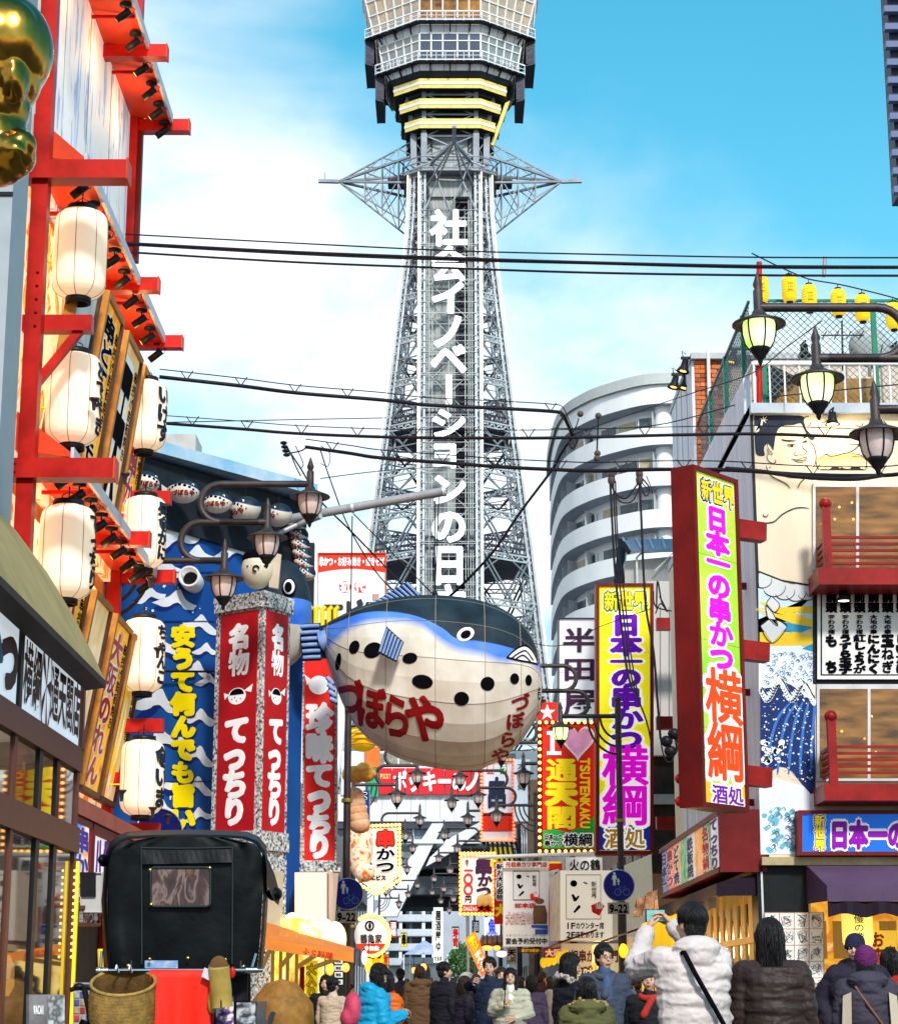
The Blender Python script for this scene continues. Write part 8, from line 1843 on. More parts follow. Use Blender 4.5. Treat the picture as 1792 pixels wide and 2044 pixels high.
for x in(xl_+.1,xr_-.1):MB().tube([(x,YK+.4,.7),(x,YK+1.4,.75),(x,YK+2.6,1.05)],.022,8).build('shaft',BLK,rk)
m=MB();fr=pframe(pk,212,1945,500,2060,d=-.22);fr.slab(m,0,0,1,1,-.02,0);m.build('rear_panel',mat('dark_panel_lacquer',(.015,.012,.012),.3),rk)
def card(name,label,box,stops,d=.0,letters_=None):
 fr=pframe(pk,*box,d=d);t=thing(name,label,'poster',fr.p(.5,1));m=MB();fr.slab(m,0,0,1,1,-.006,0);m.build('sheet',ramp_mat(name+'_print_'+label.split()[0],stops,scale=16,detail=2,stretch=(1,1,1.4)),t)
 if letters_:letters(fr,t,KL,letters_,bold=.02,d=.004)
 return t
card('picture_card','blue and grey photo card hanging under the rickshaw hood',(289,1918,355,1940),[(.4,(.15,.28,.5)),(.55,(.25,.35,.5)),(.62,(.5,.45,.42))],.02)
card('paper_notice','cream paper notice with brown text between the basket and the red cloth',(262,1960,292,2044),[(.4,(.5,.4,.3)),(.55,(.6,.5,.4)),(.6,(.4,.2,.1))],-.05,[('宝来',(.1,.05,.9,.2),dict(vert=False)),('案内料金表',(.1,.25,.9,.7))])
card('photo_card','framed photo card of dark figures on a white border right of the bamboo cup',(431,1990,466,2046),[(.42,(.05,.03,.12)),(.5,(.3,.15,.3)),(.56,(.7,.68,.72))],-.02)
card('leaflet_holder','grey leaflet holder with a dark print at the lower right of the rickshaw',(472,2002,510,2050),[(.42,(.04,.04,.05)),(.52,(.25,.27,.3)),(.6,(.5,.5,.5))],-.04)
t=thing('red_cloth','bright red cloth folded over the rickshaw rail','cloth',pk(357,2044,.14));m=MB();gx,gy=18,14;vs=[]
for j in range(gy+1):
 for i in range(gx+1):
  u,v=i/gx,j/gy;vs.append(pk(300+118*u+4*v*(u-.3),1936+118*v,.15+.02*sin(u*5+1)*v+.012*sin(u*17)*v+(.0 if v>.02 else-.02)))
m.add(vs,[(j*(gx+1)+i,j*(gx+1)+i+1,(j+1)*(gx+1)+i+1,(j+1)*(gx+1)+i)for j in range(gy)for i in range(gx)],0,True)
m.build('front_fall',mat('red_cloth_fabric',(.80,.02,.008),.55,var=.08,vs=3,bump=.1,bs=60),t)
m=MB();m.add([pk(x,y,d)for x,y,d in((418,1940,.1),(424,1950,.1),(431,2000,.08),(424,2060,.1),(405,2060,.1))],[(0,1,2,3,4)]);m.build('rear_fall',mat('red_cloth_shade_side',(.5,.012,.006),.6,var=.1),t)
t=thing('wicker_basket','round tan bamboo basket hanging from the left end of the rickshaw rail','basket',pk(246,2060,.25));c=pk(246,1962,.22);Ms=Matrix.Rotation(radians(38),3,'X')
WK=mat('wicker',(.26,.15,.035),.7,var=.35,vs=14,bump=.6,bs=55);m=MB();ca=V((c.x,c.y,c.z));px2m=YK/F
bw_=61*px2m
prof_b=[]
def elli(cx,cz,ra_,rb_,tilt,nn=28):return[V((c.x+cx+ra_*cos(2*pi*i/nn),c.y-rb_*cos(tilt)*sin(2*pi*i/nn),c.z+cz-rb_*sin(tilt)*sin(2*pi*i/nn)*1.0))for i in range(nn)]
rg=[elli(0,0,bw_,bw_*.85,radians(28)),elli(-.004,-.09,bw_*1.04,bw_*.95,radians(18)),elli(0,-.2,bw_*1.03,bw_*.95,radians(8)),elli(.01,-.32,bw_*.9,bw_*.85,0)]
vs=[p for r in rg for p in r];m.add(vs,[(i*28+j,i*28+(j+1)%28,(i+1)*28+(j+1)%28,(i+1)*28+j)for i in range(3)for j in range(28)],0,True);m.add(list(rg[3]),[tuple(range(28))]);m.build('side',WK,t)
ri=[elli(0,.0,bw_*.93,bw_*.8,radians(28)),elli(0,-.28,bw_*.8,bw_*.7,0)];m=MB();m.add(ri[0]+ri[1],[(j,28+j,28+(j+1)%28,(j+1)%28)for j in range(28)]+[tuple(range(28,56))],0,True);m.build('inside',mat('wicker_inside',(.12,.06,.015),.8,var=.3,vs=14,bump=.5,bs=55),t)
MB().tube(rg[0]+[rg[0][0]],.011,7).build('rim',mat('wicker_rim',(.38,.24,.06),.6,var=.3,vs=20,bump=.4,bs=80),t)
m=MB()
for k in range(1,12):
 r0=rg[0];cc=[a.lerp(b,min(1,k/4)if k<=4 else 1)for a,b in zip(rg[0],rg[1])]if k<=4 else[a.lerp(b,(k-4)/4)for a,b in zip(rg[1],rg[2])]if k<=8 else[a.lerp(b,(k-8)/4)for a,b in zip(rg[2],rg[3])]
 m.tube([p for p in cc]+[cc[0]],.0016,4,cap=False)
m.build('weave_band',WK,t)
for x in(-.045,.035):MB().tube([c+V((x,-.06+.15,.06)),c+V((x,0,.10)),c+V((x,-.02,.075))],.006,5).build('hook',WHT,t)
t=thing('bamboo_cup','length of cut bamboo with a dark slot hanging from the rickshaw rail','cup',pk(441,2020,.2));c=pk(437,1932,.2);BM=mat('bamboo',(.42,.28,.06),.45,var=.25,vs=6);r=20.5*px2m
a,b=c,pk(444,2012,.2);ax=(b-a).normalized();m=MB();m.tube([a,a.lerp(b,.3),a.lerp(b,.62),a.lerp(b,.66),b],[r,r*.98,r*1.02,r*.98,r],20,cap=False);m.build('tube',BM,t)
MB().tube([a+V((0,-.004,.012)),a+V((0,.0,-.004))],[r*.99,r*1.0],20,cap=False).build('rim',mat('bamboo_rim',(.5,.40,.16),.5),t)
MB().ball(a+V((0,-.012,.006)),(r*.88,.012,r*.98),18,12).build('mouth',mat('bamboo_inside',(.14,.065,.02),.7,var=.3),t)
MB().tube([a+V((.012,-.028,-.02)),b+V((.0,-r-.004,0))],.005,5).build('slot',BLK,t)
MB().ball(pk(424,2000,.16),(.03,.02,.07),10,8).build('spoon',BM,t)
o=MB().ball(pk(464,1942,.16),(.018,.015,.035),10,8).build('red_charm',RED,off=pk(464,1950,.16));tag(o,'small red charm hanging from the rickshaw rail right of the bamboo cup','charm')
t=thing('folded_paper','folded white paper pinned beside the bamboo cup on the rail','paper',pk(417,1960,.2));MB().hexa([pk(408,1932,.2),pk(431,1940,.2),pk(425,1962,.2),pk(402,1950,.2)],[pk(408,1932,.19),pk(431,1940,.19),pk(425,1962,.19),pk(402,1950,.19)]).build('sheet',mat('paper_lilac',(.62,.58,.70),.6),t)
bk=thing('bicycle','dark bicycle handlebars and saddle at the bottom left beside the basket','bicycle',at(165,2044,14));q=lambda x,y,d=0:at(x,y,14-d)
MB().tube([q(140,1978),q(158,1968),q(180,1972),q(196,1990)],.016,8).build('handlebar',BLK,bk);MB().tube([q(168,1972),q(176,2010),q(186,2080),q(186,2150)],.02,8).build('frame',BLK,bk)
m=MB();m.ball(q(158,1970),(.04,.03,.025),10,8);m.build('grip',BLK,bk);MB().tube([q(186,1990),q(196,2020),q(198,2070)],.03,8).build('cover',LEA,bk)
MB().tube([q(175,2040),q(160,2075)],.05,8).build('saddle',LEA,bk)
m=MB();m.tube([(q(178,2150).x,14+.33*cos(a),.34+.33*sin(a))for a in[2*pi*k/24 for k in range(25)]],.018,6,cap=False);m.tube([(q(178,2150).x,15.05+.33*cos(a),.34+.33*sin(a))for a in[2*pi*k/24 for k in range(25)]],.018,6,cap=False);m.build('wheel',BLK,bk)
MB().tube([(q(186,2150).x,14,.34),(q(186,2150).x,14.5,.35),(q(186,2150).x,15.05,.34)],.018,6).build('chain_stay',BLK,bk)
t=thing('poster_rack','rack of small colourful cards behind the bicycle','rack',at(170,2044,17));f_=vplane((-3.2,17.5),(-2.5,17.5));fr=pframe(f_,146,1962,184,2060);m=MB();fr.slab(m,0,0,1,1,-.03,0);m.build('rack_back',mat('rack_grey',(.3,.3,.33),.5),t)
rr=random.Random(3)
for i in range(3):
 for j in range(6):m=MB();fr.slab(m,.06+i*.31,.03+j*.16,.32+i*.31,.15+j*.16,0,.01);m.build('card',mat('card_%s'%'abcd'[(i+j)%4],[(.5,.05,.05),(.5,.48,.45),(.1,.1,.3),(.45,.3,.15)][(i+j)%4],.5,var=.4,vs=20),t)
# ================================================================ people
SKN=mat('skin',(.56,.33,.22),.55,var=.06,vs=8);HAIR=mat('hair_black',(.008,.006,.007),.4,var=.4,vs=20,bump=.9,bs=120,stretch=(1,1,.12),spec=.35);HAIRB=mat('hair_brown',(.045,.018,.012),.4,var=.4,vs=20,bump=.9,bs=120,stretch=(1,1,.12),spec=.35)
def cap(mb,p,q,r0,r1,n=10):
 "closed tapered capsule"
 p,q=V(p),V(q);d=(q-p);L=d.length or 1e-4;d=d/L;pts=[];rs=[]
 for a in(-80,-45,0):pts.append(p+d*r0*sin(radians(a)));rs.append(r0*cos(radians(a)))
 for a in(0,45,80):pts.append(q+d*r1*sin(radians(a)));rs.append(r1*cos(radians(a)))
 return mb.tube(pts,rs,n)
def rot(p,yaw=0,pitch=0,roll=0):
 return Matrix.Rotation(yaw,3,'Z')@Matrix.Rotation(pitch,3,'X')@Matrix.Rotation(roll,3,'Y')@V(p)
def hand(mb,wrist,d,palm_n,s=1.0,curl=.5):
 "palm, four fingers and a thumb; d = pointing direction, palm_n = palm normal"
 d=V(d).normalized();n=V(palm_n);n=(n-d*n.dot(d)).normalized();w=d.cross(n)
 W_=V(wrist)
 for k in(-1,0,1):cap(mb,W_+w*.018*k*s,W_+(d*.085+w*.022*k)*s,.017*s,.015*s,8)
 for k,(o,L)in enumerate(((-.033,.072),(-.011,.08),(.011,.076),(.033,.06))):
  b=W_+(d*.092+w*o)*s;p1=b+(d*cos(curl)+n*sin(curl))*L*.5*s;p2=p1+(d*cos(curl*2)+n*sin(curl*2))*L*.5*s
  cap(mb,b,p1,.0095*s,.0085*s,6);cap(mb,p1,p2,.0085*s,.007*s,6)
 b=W_+(d*.03-w*.03)*s;p1=b+(d*.03-w*.03+n*.012)*s;cap(mb,b,p1,.012*s,.0105*s,6);cap(mb,p1,p1+(d*.03+n*.012-w*.004)*s,.010*s,.0085*s,6)
def person(label,px,head_py,Y,yaw,coat=(.02,.02,.03),trousers=(.02,.02,.03),hair=HAIR,hairstyle='short',head=(0,0),lh=None,rh=None,le=None,re=None,puffy=0,hood=None,fur=None,scarf=None,hat=None,glasses=False,coat_len=.42,bulk=1.0,inner=None,group=None,lean=0,simple=False,coatmat=None,smile=False):
 """yaw 0 looks away from the camera (+Y); the figure's own frame: +y forward, +x right. head_py = photograph row of the head top"""
 zt=at(px,head_py,Y).z;Hh=zt;k=Hh/1.72;x=at(px,head_py,Y).x
 t=thing('person',label,'person',(0,0,0),group,world=False)
 B=MB();S=lambda v:V(v)*k
 ln=lean;up=lambda z:ln*max(0,z-.9)**1.3
 P=lambda a,b,c:V((a*k,(b+up(c))*k,c*k))
 hx,hz=.09,.92
 for s_ in(-1,1):
  cap(B,P(.085*s_,0,.90),P(.09*s_,.015,.50),.085*k,.056*k);cap(B,P(.09*s_,.015,.50),P(.09*s_,-.01,.09),.055*k,.036*k);cap(B,P(.09*s_,-.02,.045),P(.095*s_,.14,.035),.04*k,.032*k)
 cap(B,P(-.06,0,.95),P(.06,0,.95),.115*k,.115*k,14);cap(B,P(0,0,.98),P(0,.0,1.2),.118*k,.135*k,14);cap(B,P(-.07,0,1.24),P(.07,0,1.24),.118*k,.118*k,14);cap(B,P(-.12,-.01,1.36),P(.12,-.01,1.36),.072*k,.072*k,12)
 cap(B,P(0,-.01,1.38),P(0,.015,1.49),.056*k,.052*k,12)
 sh={1:P(.185,-.005,1.36),-1:P(-.185,-.005,1.36)}
 dh={1:(.23,.05,.83),-1:(-.23,.05,.83)};de={1:(.235,-.02,1.09),-1:(-.235,-.02,1.09)}
 H_={1:P(*(rh or dh[1])),-1:P(*(lh or dh[-1]))};E_={1:P(*(re or de[1])),-1:P(*(le or de[-1]))}
 for s_ in(-1,1):cap(B,sh[s_],E_[s_],.052*k,.041*k);cap(B,E_[s_],H_[s_],.041*k,.027*k)
 hy,hp=radians(head[0]),radians(head[1]);hc=P(0,.02,1.585)
 Hd=lambda a,b,c:hc+rot((a*k,b*k,c*k),hy,hp)
 Mh=Matrix.Rotation(hy,3,'Z')@Matrix.Rotation(hp,3,'X')
 B.ball(Hd(0,-.012,.03),(.077*k,.096*k,.1*k),20,14,M=Mh);B.ball(Hd(0,.022,-.028),(.064*k,.070*k,.078*k),18,12,M=Mh);B.ball(Hd(0,.046,-.082),(.036*k,.032*k,.028*k),12,8,M=Mh)
 if not simple:
  cap(B,Hd(0,.092,.018),Hd(0,.108,-.022),.008*k,.0125*k,8);B.ball(Hd(0,.086,-.056),(.022*k,.013*k,.012*k),10,6,M=Mh)
  for s_ in(-1,1):B.ball(Hd(.077*s_,-.008,-.008),(.010*k,.022*k,.032*k),8,6,M=Mh);B.ball(Hd(.04*s_,.064,-.028),(.026*k,.02*k,.026*k),8,6,M=Mh)
 vox=.011 if not simple else .022
 vs,fs=remesh(B,vox*k,2);B2=MB().add(vs,fs,0,True)
 mats=[SKN]
 if not simple:
  for s_ in(-1,1):
   d=(H_[s_]-E_[s_]).normalized();pn=V((-s_*.9,.2,-.1));hnd=MB();hand(hnd,H_[s_]-d*.01,d,pn,k,.55)
   B2.add(hnd.v,hnd.f,0,True)
 body=B2.build('body',SKN,t)
 Tm=MB()
 for s_ in(-1,1):cap(Tm,P(.085*s_,0,.90),P(.09*s_,.015,.50),.098*k,.07*k);cap(Tm,P(.09*s_,.015,.50),P(.09*s_,-.01,.08),.069*k,.055*k)
 cap(Tm,P(-.06,0,.95),P(.06,0,.95),.128*k,.128*k,12);vs,fs=remesh(Tm,.03*k,2);MB().add(vs,fs,0,True).build('trousers',mat('cloth_%02d%02d%02d'%tuple(int(c*99)for c in trousers),trousers,.8),t)
 Sm=MB()
 for s_ in(-1,1):Sm.ball(P(.093*s_,.05,.045),(.052*k,.13*k,.048*k),12,8)
 Sm.build('shoes',mat('shoe_black',(.015,.013,.012),.5),t)
 Cm=MB();b=bulk;e=.02
 zl=.92-coat_len+.10
 def rad(z):return 1+(.085*abs(sin((z)*pi/.095))**.6 if puffy else 0)
 zz=zl
 rings_=[]
 while zz<1.40:
  w=(.20 if zz<1.0 else .19+.03*(zz-1.0)/.3)*b;dpt=(.155 if zz<1.25 else .15)*b
  if zz>1.3:w*=1-(zz-1.3)*1.6;dpt*=1-(zz-1.3)*1.4
  rings_.append((zz,w*rad(zz),dpt*rad(zz)));zz+=.021 if puffy else .05
 nn=20;vs=[];
 for z,w,dd in rings_:
  for j in range(nn):
   a=2*pi*j/nn;wob=1+.03*sin(a*5+z*9)*(1.4 if z<1.0 else .5);vs.append(P(w*cos(a)*wob,dd*sin(a)*wob,z))
 fs=[(i*nn+j,i*nn+(j+1)%nn,(i+1)*nn+(j+1)%nn,(i+1)*nn+j)for i in range(len(rings_)-1)for j in range(nn)]+[tuple(reversed(range(nn))),tuple(range(len(vs)-nn,len(vs)))]
 Cm.add(vs,fs);cap(Cm,P(-.15,-.01,1.355),P(.15,-.01,1.355),.078*k*b,.078*k*b,12);cap(Cm,P(0,-.015,1.40),P(0,.0,1.45),.085*k,.074*k,12)
 for s_ in(-1,1):
  segs=[sh[s_],E_[s_],H_[s_]+(E_[s_]-H_[s_]).normalized()*.02*k];rr_=[.076*b,.064*b,.05*b]
  for q0,q1,ra_,rb_ in((segs[0],segs[1],rr_[0],rr_[1]),(segs[1],segs[2],rr_[1],rr_[2])):
   if puffy:
    npf=5
    for i in range(npf):u0,u1=i/npf,(i+1)/npf;c0=q0.lerp(q1,(u0+u1)/2);L=(q1-q0).length/npf;dr=(q1-q0).normalized();r_=(ra_+(rb_-ra_)*(u0+u1)/2)*1.12*k;cap(Cm,c0-dr*L*.3,c0+dr*L*.3,r_,r_,12)
   else:cap(Cm,q0,q1,ra_*k,rb_*k,12)
 if hood:
  Cm.ball(P(0,-.10,1.43),(.145*k*b,.10*k,.085*k),16,10);Cm.ball(P(0,-.13,1.38),(.11*k,.07*k,.10*k),14,10)
 vs,fs=remesh(Cm,(.03 if simple else .010 if Y<17 else .013)*k,1 if puffy else 3)
 out=[]
 for v in vs:nz=noise.noise(V((v.x*6,v.y*6,v.z*9))/k)*.012+(.5-abs(noise.noise(V((v.x*8,v.y*8,v.z*20))/k+V((3,1,7)))))*.022+noise.noise(v*45/k)*.003;c0=V((0,v.y*.0,v.z));d=V((v.x,v.y,0));d=d.normalized()if d.length>1e-4 else d;out.append(v+d*nz*k)
 cm=coatmat or mat('coat_%02d%02d%02d'%tuple(int(c*99)for c in coat),coat,.75 if not puffy else .5,var=.18,vs=4,bump=.25,bs=30)
 MB().add(out,fs,0,True).build('coat',cm,t)
 if fur:
  Fm=MB();rn=random.Random(5)
  for i in range(34):
   a=pi*2*i/34;q=P(.135*b*cos(a),-.055+.085*sin(a),1.435-.045*sin(a)+.0)
   for _ in range(5):Fm.ball(q+V((rn.gauss(0,.012),rn.gauss(0,.012),rn.gauss(0,.012)))*k,.022*k,6,4)
  Fm.build('fur_trim',mat('fur_%02d%02d%02d'%tuple(int(c*99)for c in fur),fur,.9,var=.5,vs=30,bump=.8,bs=120),t)
 if scarf:
  Sc=MB();
  for i in range(14):a=2*pi*i/14;a2=2*pi*(i+1)/14;cap(Sc,P(.10*cos(a),.0+.09*sin(a),1.42-.025*sin(a)),P(.10*cos(a2),.0+.09*sin(a2),1.42-.025*sin(a2)),.038*k,.038*k,8)
  cap(Sc,P(-.05,.12,1.38),P(.03,.17,1.22),.04*k,.045*k);vs,fs=remesh(Sc,.014*k,2);MB().add(vs,fs,0,True).build('scarf',mat('scarf_%02d%02d%02d'%tuple(int(c*99)for c in scarf),scarf,.85,bump=.4,bs=60),t)
 if inner:
  Im=MB();Im.ball(P(0,.125*b,1.25),(.06*k,.05*k,.17*k),12,10);cap(Im,P(0,.02,1.40),P(0,.03,1.47),.066*k,.062*k);Im.build('jumper',mat('jumper_%02d%02d%02d'%tuple(int(c*99)for c in inner),inner,.8),t)
 if hat is None:
  Hm=MB();Hm.ball(Hd(0,-.022,.048),(.088*k,.102*k,.098*k),20,14,M=Mh);Hm.ball(Hd(0,-.055,-.01),(.082*k,.065*k,.085*k),16,12,M=Mh)
  for a in(-.055,-.03,0,.03,.055):Hm.ball(Hd(a,.062-abs(a)*.4,.078),(.026*k,.028*k,.026*k),8,6,M=Mh)
  for s_ in(-1,1):Hm.ball(Hd(.074*s_,.01,.03),(.018*k,.035*k,.045*k),8,6,M=Mh)
  if hairstyle in('long','bob'):
   L=.47 if hairstyle=='long' else .13
   for i in range(9):
    a=radians(195+150*i/8);q=Hd(.078*cos(a),-.015+.082*sin(a)*.9,0);cap(Hm,q+V((0,0,.03))*k,q+V((0,0,-L-.02*(i%2)))*k,.034*k,.026*k,8)
   for s_ in(-1,1):q=Hd(.080*s_,.022,.0);cap(Hm,q,q+V((0,0,-L*.85))*k,.026*k,.020*k,8)
  vs,fs=remesh(Hm,.011*k,1)
  out=[v+V((v.x-hc.x,v.y-hc.y,0)).normalized()*k*(.010*noise.noise(V((v.x*55/k,v.y*55/k,v.z*5/k)))+.007*noise.noise(V((v.x*110/k,v.y*110/k,v.z*9/k))))for v in vs]
  HB=MB().add(out,fs,0,True)
  if not simple:
   rn=random.Random(int(px));nst=420 if Y<17 else 240
   for i in range(nst):
    ph=rn.uniform(0,2*pi);front=sin(ph)>.55;th1=rn.uniform(.75,1.05)if front else rn.uniform(1.3,2.0);pts=[]
    for q in range(5):
     th=.15+(th1-.15)*q/4;w=1.0+.05*rn.random();pts.append(Hd(.094*sin(th)*cos(ph)*w,-.022+.112*sin(th)*sin(ph)*w,.046+.102*cos(th)*w))
    if not front and hairstyle in('long','bob'):
     for q in range(3):e_=pts[-1];pts.append(e_+V((rn.gauss(0,.006),rn.gauss(0,.006),-(L+.05)/3*rn.uniform(.8,1.1)))*k)
    HB.tube(pts,[.0032*k]*(len(pts)-1)+[.001*k],3,cap=False)
  HB.build('hair',hair,t)
 else:
  Hm=MB();Hm.ball(Hd(0,-.02,.055),(.096*k,.110*k,.098*k),20,14,M=Mh);Hm.ball(Hd(0,-.055,.0),(.082*k,.07*k,.08*k),16,12,M=Mh)
  for i in range(18):a=2*pi*i/18;Hm.ball(Hd(.088*cos(a),-.016+.1*sin(a),.022),(.02*k,.02*k,.028*k),8,6)
  vs,fs=remesh(Hm,.013*k,1);MB().add(vs,fs,0,True).build('knitted_hat',mat('hat_%02d%02d%02d'%tuple(int(c*99)for c in hat),hat,.9,var=.3,vs=12,bump=.8,bs=70),t)
  if hairstyle=='long':
   Hm=MB();
   for i in range(7):a=radians(200+140*i/6);q=Hd(.075*cos(a),-.015+.08*sin(a),0);cap(Hm,q,q+V((0,0,-.16))*k,.028*k,.02*k,8)
   vs,fs=remesh(Hm,.013*k,1);MB().add(vs,fs,0,True).build('hair',hair,t)
 if not simple:
  for s_ in(-1,1):
   MB().ball(Hd(.031*s_,.0845,.008),(.0135*k,.006*k,.0062*k),10,6,M=Mh).build('eye',mat('eye_white',(.7,.68,.66),.3,var=0),t);MB().ball(Hd(.031*s_,.0885,.008),(.0062*k,.004*k,.006*k),8,6,M=Mh).build('iris',mat('iris_dark',(.01,.006,.004),.2,var=0),t)
   MB().ball(Hd(.031*s_,.0885,.030),(.019*k,.006*k,.0035*k),8,5,M=Mh).build('eyebrow',HAIR,t)
  MB().ball(Hd(0,.0965,-.056),((.026 if smile else .021)*k,.005*k,(.008 if smile else .0055)*k),10,6,M=Mh).build('lips',mat('lips',(.42,.10,.09),.45,var=0),t)
  if smile:MB().ball(Hd(0,.1005,-.056),(.018*k,.003*k,.0038*k),8,5,M=Mh).build('teeth',WL,t)
 if glasses:
  m=MB()
  for s_ in(-1,1):m.tube([Hd(.031*s_+.021*cos(a),.1,.006+.016*sin(a))for a in[2*pi*i/16 for i in range(17)]],.0018*k,4);m.tube([Hd(.052*s_,.1,.008),Hd(.08*s_,-.005,.012)],.0018*k,4)
  m.tube([Hd(-.01,.1,.01),Hd(.01,.1,.01)],.002*k,4);m.build('glasses',BLK,t)
 t.location=(x,Y,0);t.rotation_euler=(0,0,yaw);t['k']=k
 return t,k,P,H_
A180=pi
def bag(t,mt,c,r,name='shoulder_bag'):
 m=MB();m.ball(c,r,14,10);vs,fs=remesh(m,.02,1);return MB().add(vs,fs,0,True).build(name,mt,t)
t,k,P,H_=person('person in a long pale quilted puffer coat seen from behind, holding up a phone',1378,1805,14.2,radians(14),coat=(.60,.52,.50),puffy=1,hood=1,bulk=1.13,head=(20,8),rh=(.02,.42,1.60),lh=(-.16,.40,1.56),re=(.20,.30,1.38),le=(-.30,.26,1.30),coat_len=.55)
m=MB()
for a,b in(((-.15,.02,1.42),(.2,.02,.95)),):m.tube([P(-.13,.02,1.40),P(-.12,-.18,1.40),P(-.07,-.245,1.26),P(.04,-.235,1.08),P(.16,-.22,.88),P(.22,-.1,.8)],.018*k,6)
m.build('shoulder_strap',KL,t)
m=MB();c=P(-.08,.47,1.66);m.box((c.x-.075,c.y-.006,c.z-.045),(c.x+.075,c.y+.006,c.z+.045));ph=m.build('phone',BLK,off=(0,0,0));ph.location=t.location;ph.rotation_euler=t.rotation_euler;tag(ph,'phone held up by the person in the pale puffer coat','phone')
m=MB();m.quad(*[V((c.x+a*.068,c.y-.008,c.z+b*.04))for a,b in((-1,-1),(1,-1),(1,1),(-1,1))]);m.build('screen',mat('phone_screen',(.15,.35,.35),.2,emit=.4,var=.3,vs=20),ph)
person('woman with long straight black hair and a dark brown coat seen from behind',1536,1836,14.6,radians(-6),coat=(.035,.022,.020),hairstyle='long',bulk=1.08,coat_len=.6,puffy=1,head=(-10,0))
person('small person in black with a white fur collar beside the pale puffer coat',1448,1950,16.5,radians(-20),coat=(.012,.012,.015),fur=(.75,.68,.64),hairstyle='bob',bulk=1.1)
person('dark figure in a black coat and red scarf just left of the pale puffer coat',1296,1932,18.5,radians(160),coat=(.012,.012,.018),scarf=(.4,.03,.02),bulk=1.1,head=(10,0))
person('man in a dark knitted hat and dark coat facing the camera, right side',1705,1866,19.5,radians(168),coat=(.02,.016,.03),hat=(.02,.02,.05),bulk=1.25,head=(-8,0),hood=1,re=(.33,-.02,1.12),le=(-.33,-.02,1.12))
t,k,P,H_=person('person in a purple knitted hat and grey jacket with pale side panels',1726,1890,16.3,radians(-4),coat=(.045,.04,.06),hat=(.13,.02,.12),bulk=1.22,hood=1,hairstyle='long',puffy=0)
m=MB()
for s_ in(-1,1):m.hexa([P(s_*.16,-.165,1.33),P(s_*.21,-.15,1.30),P(s_*.225,-.14,1.0),P(s_*.17,-.165,.98)],[P(s_*.16,-.195,1.33),P(s_*.23,-.17,1.30),P(s_*.25,-.16,1.0),P(s_*.17,-.195,.98)])
m.build('pale_panel',mat('jacket_beige',(.5,.42,.32),.7),t);MB().tube([P(-.12,-.15,1.38),P(-.02,-.205,1.22),P(.1,-.2,1.05),P(.2,-.15,.92)],.012*k,6).build('strap',mat('strap_brown',(.2,.08,.05),.7),t)
person('person in a red coat at the right edge with dark hair, turned away',1775,1895,21,radians(-30),coat=(.42,.02,.015),bulk=1.25,hairstyle='bob')
person('young man with glasses in a grey-blue wool coat and shawl collar, looking left',1205,1886,20,radians(186),coat=(.045,.055,.085),scarf=(.06,.07,.10),glasses=True,head=(14,0),bulk=1.12,inner=(.05,.09,.2),hair=HAIR,rh=(.16,.24,.98),re=(.27,.02,1.08))
person('woman in profile with long black hair and a pale fur collar over a black coat',1136,1905,21,radians(-62),coat=(.01,.01,.016),fur=(.62,.52,.48),hairstyle='long',head=(-20,-12),bulk=1.05)
person('child in an olive hooded parka with golden fur trim seen from behind',1170,1953,16,radians(6),coat=(.10,.10,.035),fur=(.60,.36,.12),hood=1,bulk=1.35,hairstyle='bob')
t,k,P,H_=person('young man in a navy coat pointing towards the camera with an outstretched arm',978,1912,27,radians(150),coat=(.012,.022,.05),head=(22,0),rh=(-.02,.50,1.40),re=(.18,.28,1.34),bulk=1.12,coat_len=.5)
t,k,P,H_=person('smiling woman with long black hair in a pale khaki coat holding a stick',1018,1934,26,radians(180),coat=(.42,.40,.30),hairstyle='long',smile=True,inner=(.7,.7,.68),puffy=1,bulk=1.12,rh=(.10,.26,1.22),re=(.26,.06,1.10),lh=(-.05,.26,1.02),le=(-.27,.06,1.08))
MB().tube([H_[1]+V((0,.03,-.05)),H_[1]+V((-.03,.10,.42))],.008,6).build('held_stick',BLK,t);bag(t,mat('bag_grey',(.2,.18,.17),.5),P(-.12,.26,.82),(.13,.07,.16),'handbag')
person('woman mostly hidden behind the outstretched arm of the pointing man',1000,1932,29.5,radians(185),coat=(.3,.25,.2),hairstyle='bob',hair=HAIRB)
person('woman with a curly bob in a muted purple coat, turned away from the camera',1061,1948,30,radians(-25),coat=(.06,.04,.075),hairstyle='bob',hair=HAIR,bulk=1.1)
person('man in a black coat in profile with short hair at the centre of the crowd',886,1922,29,radians(-55),coat=(.008,.010,.012),bulk=1.2,coat_len=.6,head=(-25,0))
person('person in a brown parka with a fur-edged hood seen from behind',838,1930,34,radians(10),coat=(.10,.055,.025),fur=(.25,.15,.08),hood=1,hair=HAIRB,hairstyle='bob',bulk=1.3)
person('short woman with dark hair looking right beside the man in the black coat',927,1950,28,radians(-70),coat=(.02,.02,.03),hairstyle='bob',hair=HAIRB)
person('man in a dark suit walking away, small in the crowd',799,1935,42,radians(5),coat=(.03,.03,.05),bulk=1.1)
t,k,P,H_=person('woman with short black hair in a bright blue puffer coat and pink backpack, looking down',742,1926,22,radians(-72),coat=(.01,.32,.56),puffy=1,hood=1,hairstyle='bob',head=(-12,-30),bulk=1.25,rh=(.05,.38,1.13),lh=(-.05,.38,1.12),re=(.25,.08,1.02),le=(-.25,.08,1.02),lean=.12,coat_len=.5)
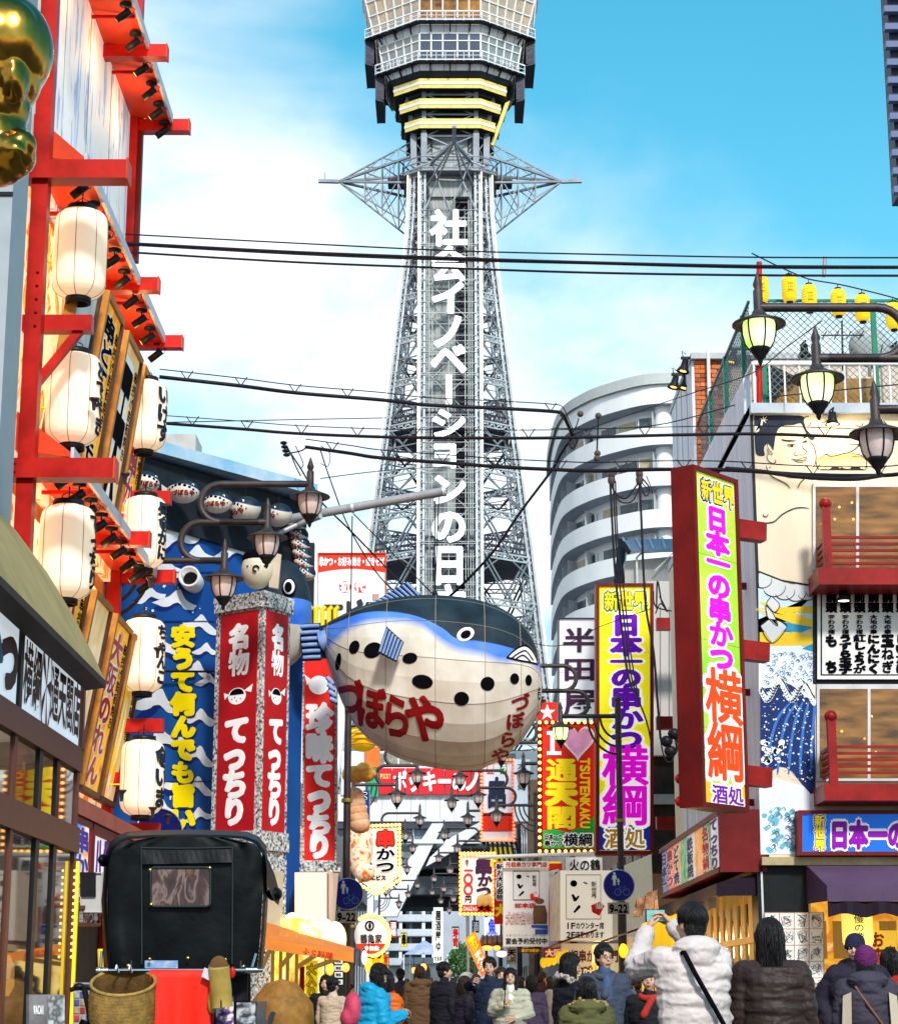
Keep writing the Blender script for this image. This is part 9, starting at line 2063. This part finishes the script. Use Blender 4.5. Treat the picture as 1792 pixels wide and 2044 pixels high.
m=MB();m.ball(P(0,-.26,1.18),(.15*k,.11*k,.22*k),16,12);m.ball(P(0,-.33,1.08),(.12*k,.07*k,.12*k),14,10);vs,fs=remesh(m,.018,2);bp2=MB().add(vs,fs,0,True).build('backpack',mat('backpack_pink',(.60,.06,.12),.6,var=.25,vs=5,bump=.3,bs=30));bp2.location=t.location;bp2.rotation_euler=t.rotation_euler;tag(bp2,'pink backpack worn by the woman in the bright blue coat','backpack')
t,k,P,H_=person('woman in a bright orange coat and red scarf looking down at a phone',772,1940,22.6,radians(118),coat=(.72,.12,.01),hairstyle='bob',hair=HAIR,head=(-10,-28),bulk=1.25,rh=(.02,.32,1.1),lh=(-.08,.32,1.08),scarf=(.35,.02,.02),puffy=1)
bag(t,mat('bag_black',(.015,.014,.016),.4),P(.24,.05,.95),(.16,.09,.12))
person('person in a pale beige jacket beside the yellow stall banner',664,1952,27,radians(-30),coat=(.55,.42,.30),hairstyle='short')
person('person in dark clothes carrying a tray beside the yellow stall banner',650,1948,29,radians(170),coat=(.015,.013,.02),hairstyle='bob',rh=(.02,.3,1.05),lh=(-.05,.3,1.05))
CC=[(.03,.03,.04),(.10,.05,.03),(.02,.03,.08),(.25,.2,.15),(.08,.02,.02),(.015,.015,.015),(.3,.3,.32),(.05,.08,.05)]
protos=[]
for i in range(4):
 t,k,P,H_=person('x',900,1955,52,radians((0,40,170,-60)[i]),coat=CC[i*2%8],simple=True,hairstyle=('short','bob','short','long')[i],hair=HAIR if i%2 else HAIRB,bulk=1.1,group='distant passers-by in the crowd');protos.append(t)
spots=[(781,1950,48),(812,1955,52),(858,1952,46),(905,1953,50),(950,1945,44),(1040,1950,46),(1082,1940,47),(1098,1950,42),(870,1958,60),(828,1960,64),(792,1962,66),(918,1960,62),(962,1955,55),(1110,1955,50),(700,1965,44),(1250,1940,30),(1270,1952,34),(1640,1960,27),(1655,1968,25)]
for i,(px,py,Y)in enumerate(spots):
 o=protos[i]if i<4 else dup(protos[i%4],(0,0,0),random.uniform(-2,2));p=at(px,py,Y);o.location=(p.x,Y,0)
 s=p.z/(1.72*protos[i%4]['k']);s=max(.8,min(1.15,s));o.scale=(s,)*3;o['label']='small dark-clad passer-by in the far crowd at the end of the street'
o=thing('pushchair','white curved pushchair frame between the puffer coat and the long-haired woman','pushchair',at(1470,2044,15.2));q=lambda x,y:at(x,y,15.2)
MB().tube([q(1462,2080),q(1463,2000),q(1472,1986),q(1482,1990),q(1484,2080)],.014,8).build('frame',WHT,o);MB().hexa([q(1465,2002),q(1480,1998),q(1482,2060),q(1465,2060)],[v+V((0,.03,0))for v in(q(1465,2002),q(1480,1998),q(1482,2060),q(1465,2060))]).build('back',mat('mesh_grey',(.1,.1,.11),.7),o)
for nm in list(bpy.data.objects):
 if 'k' in nm.keys():del nm['k']
bpy.data.scenes.remove(TMP)
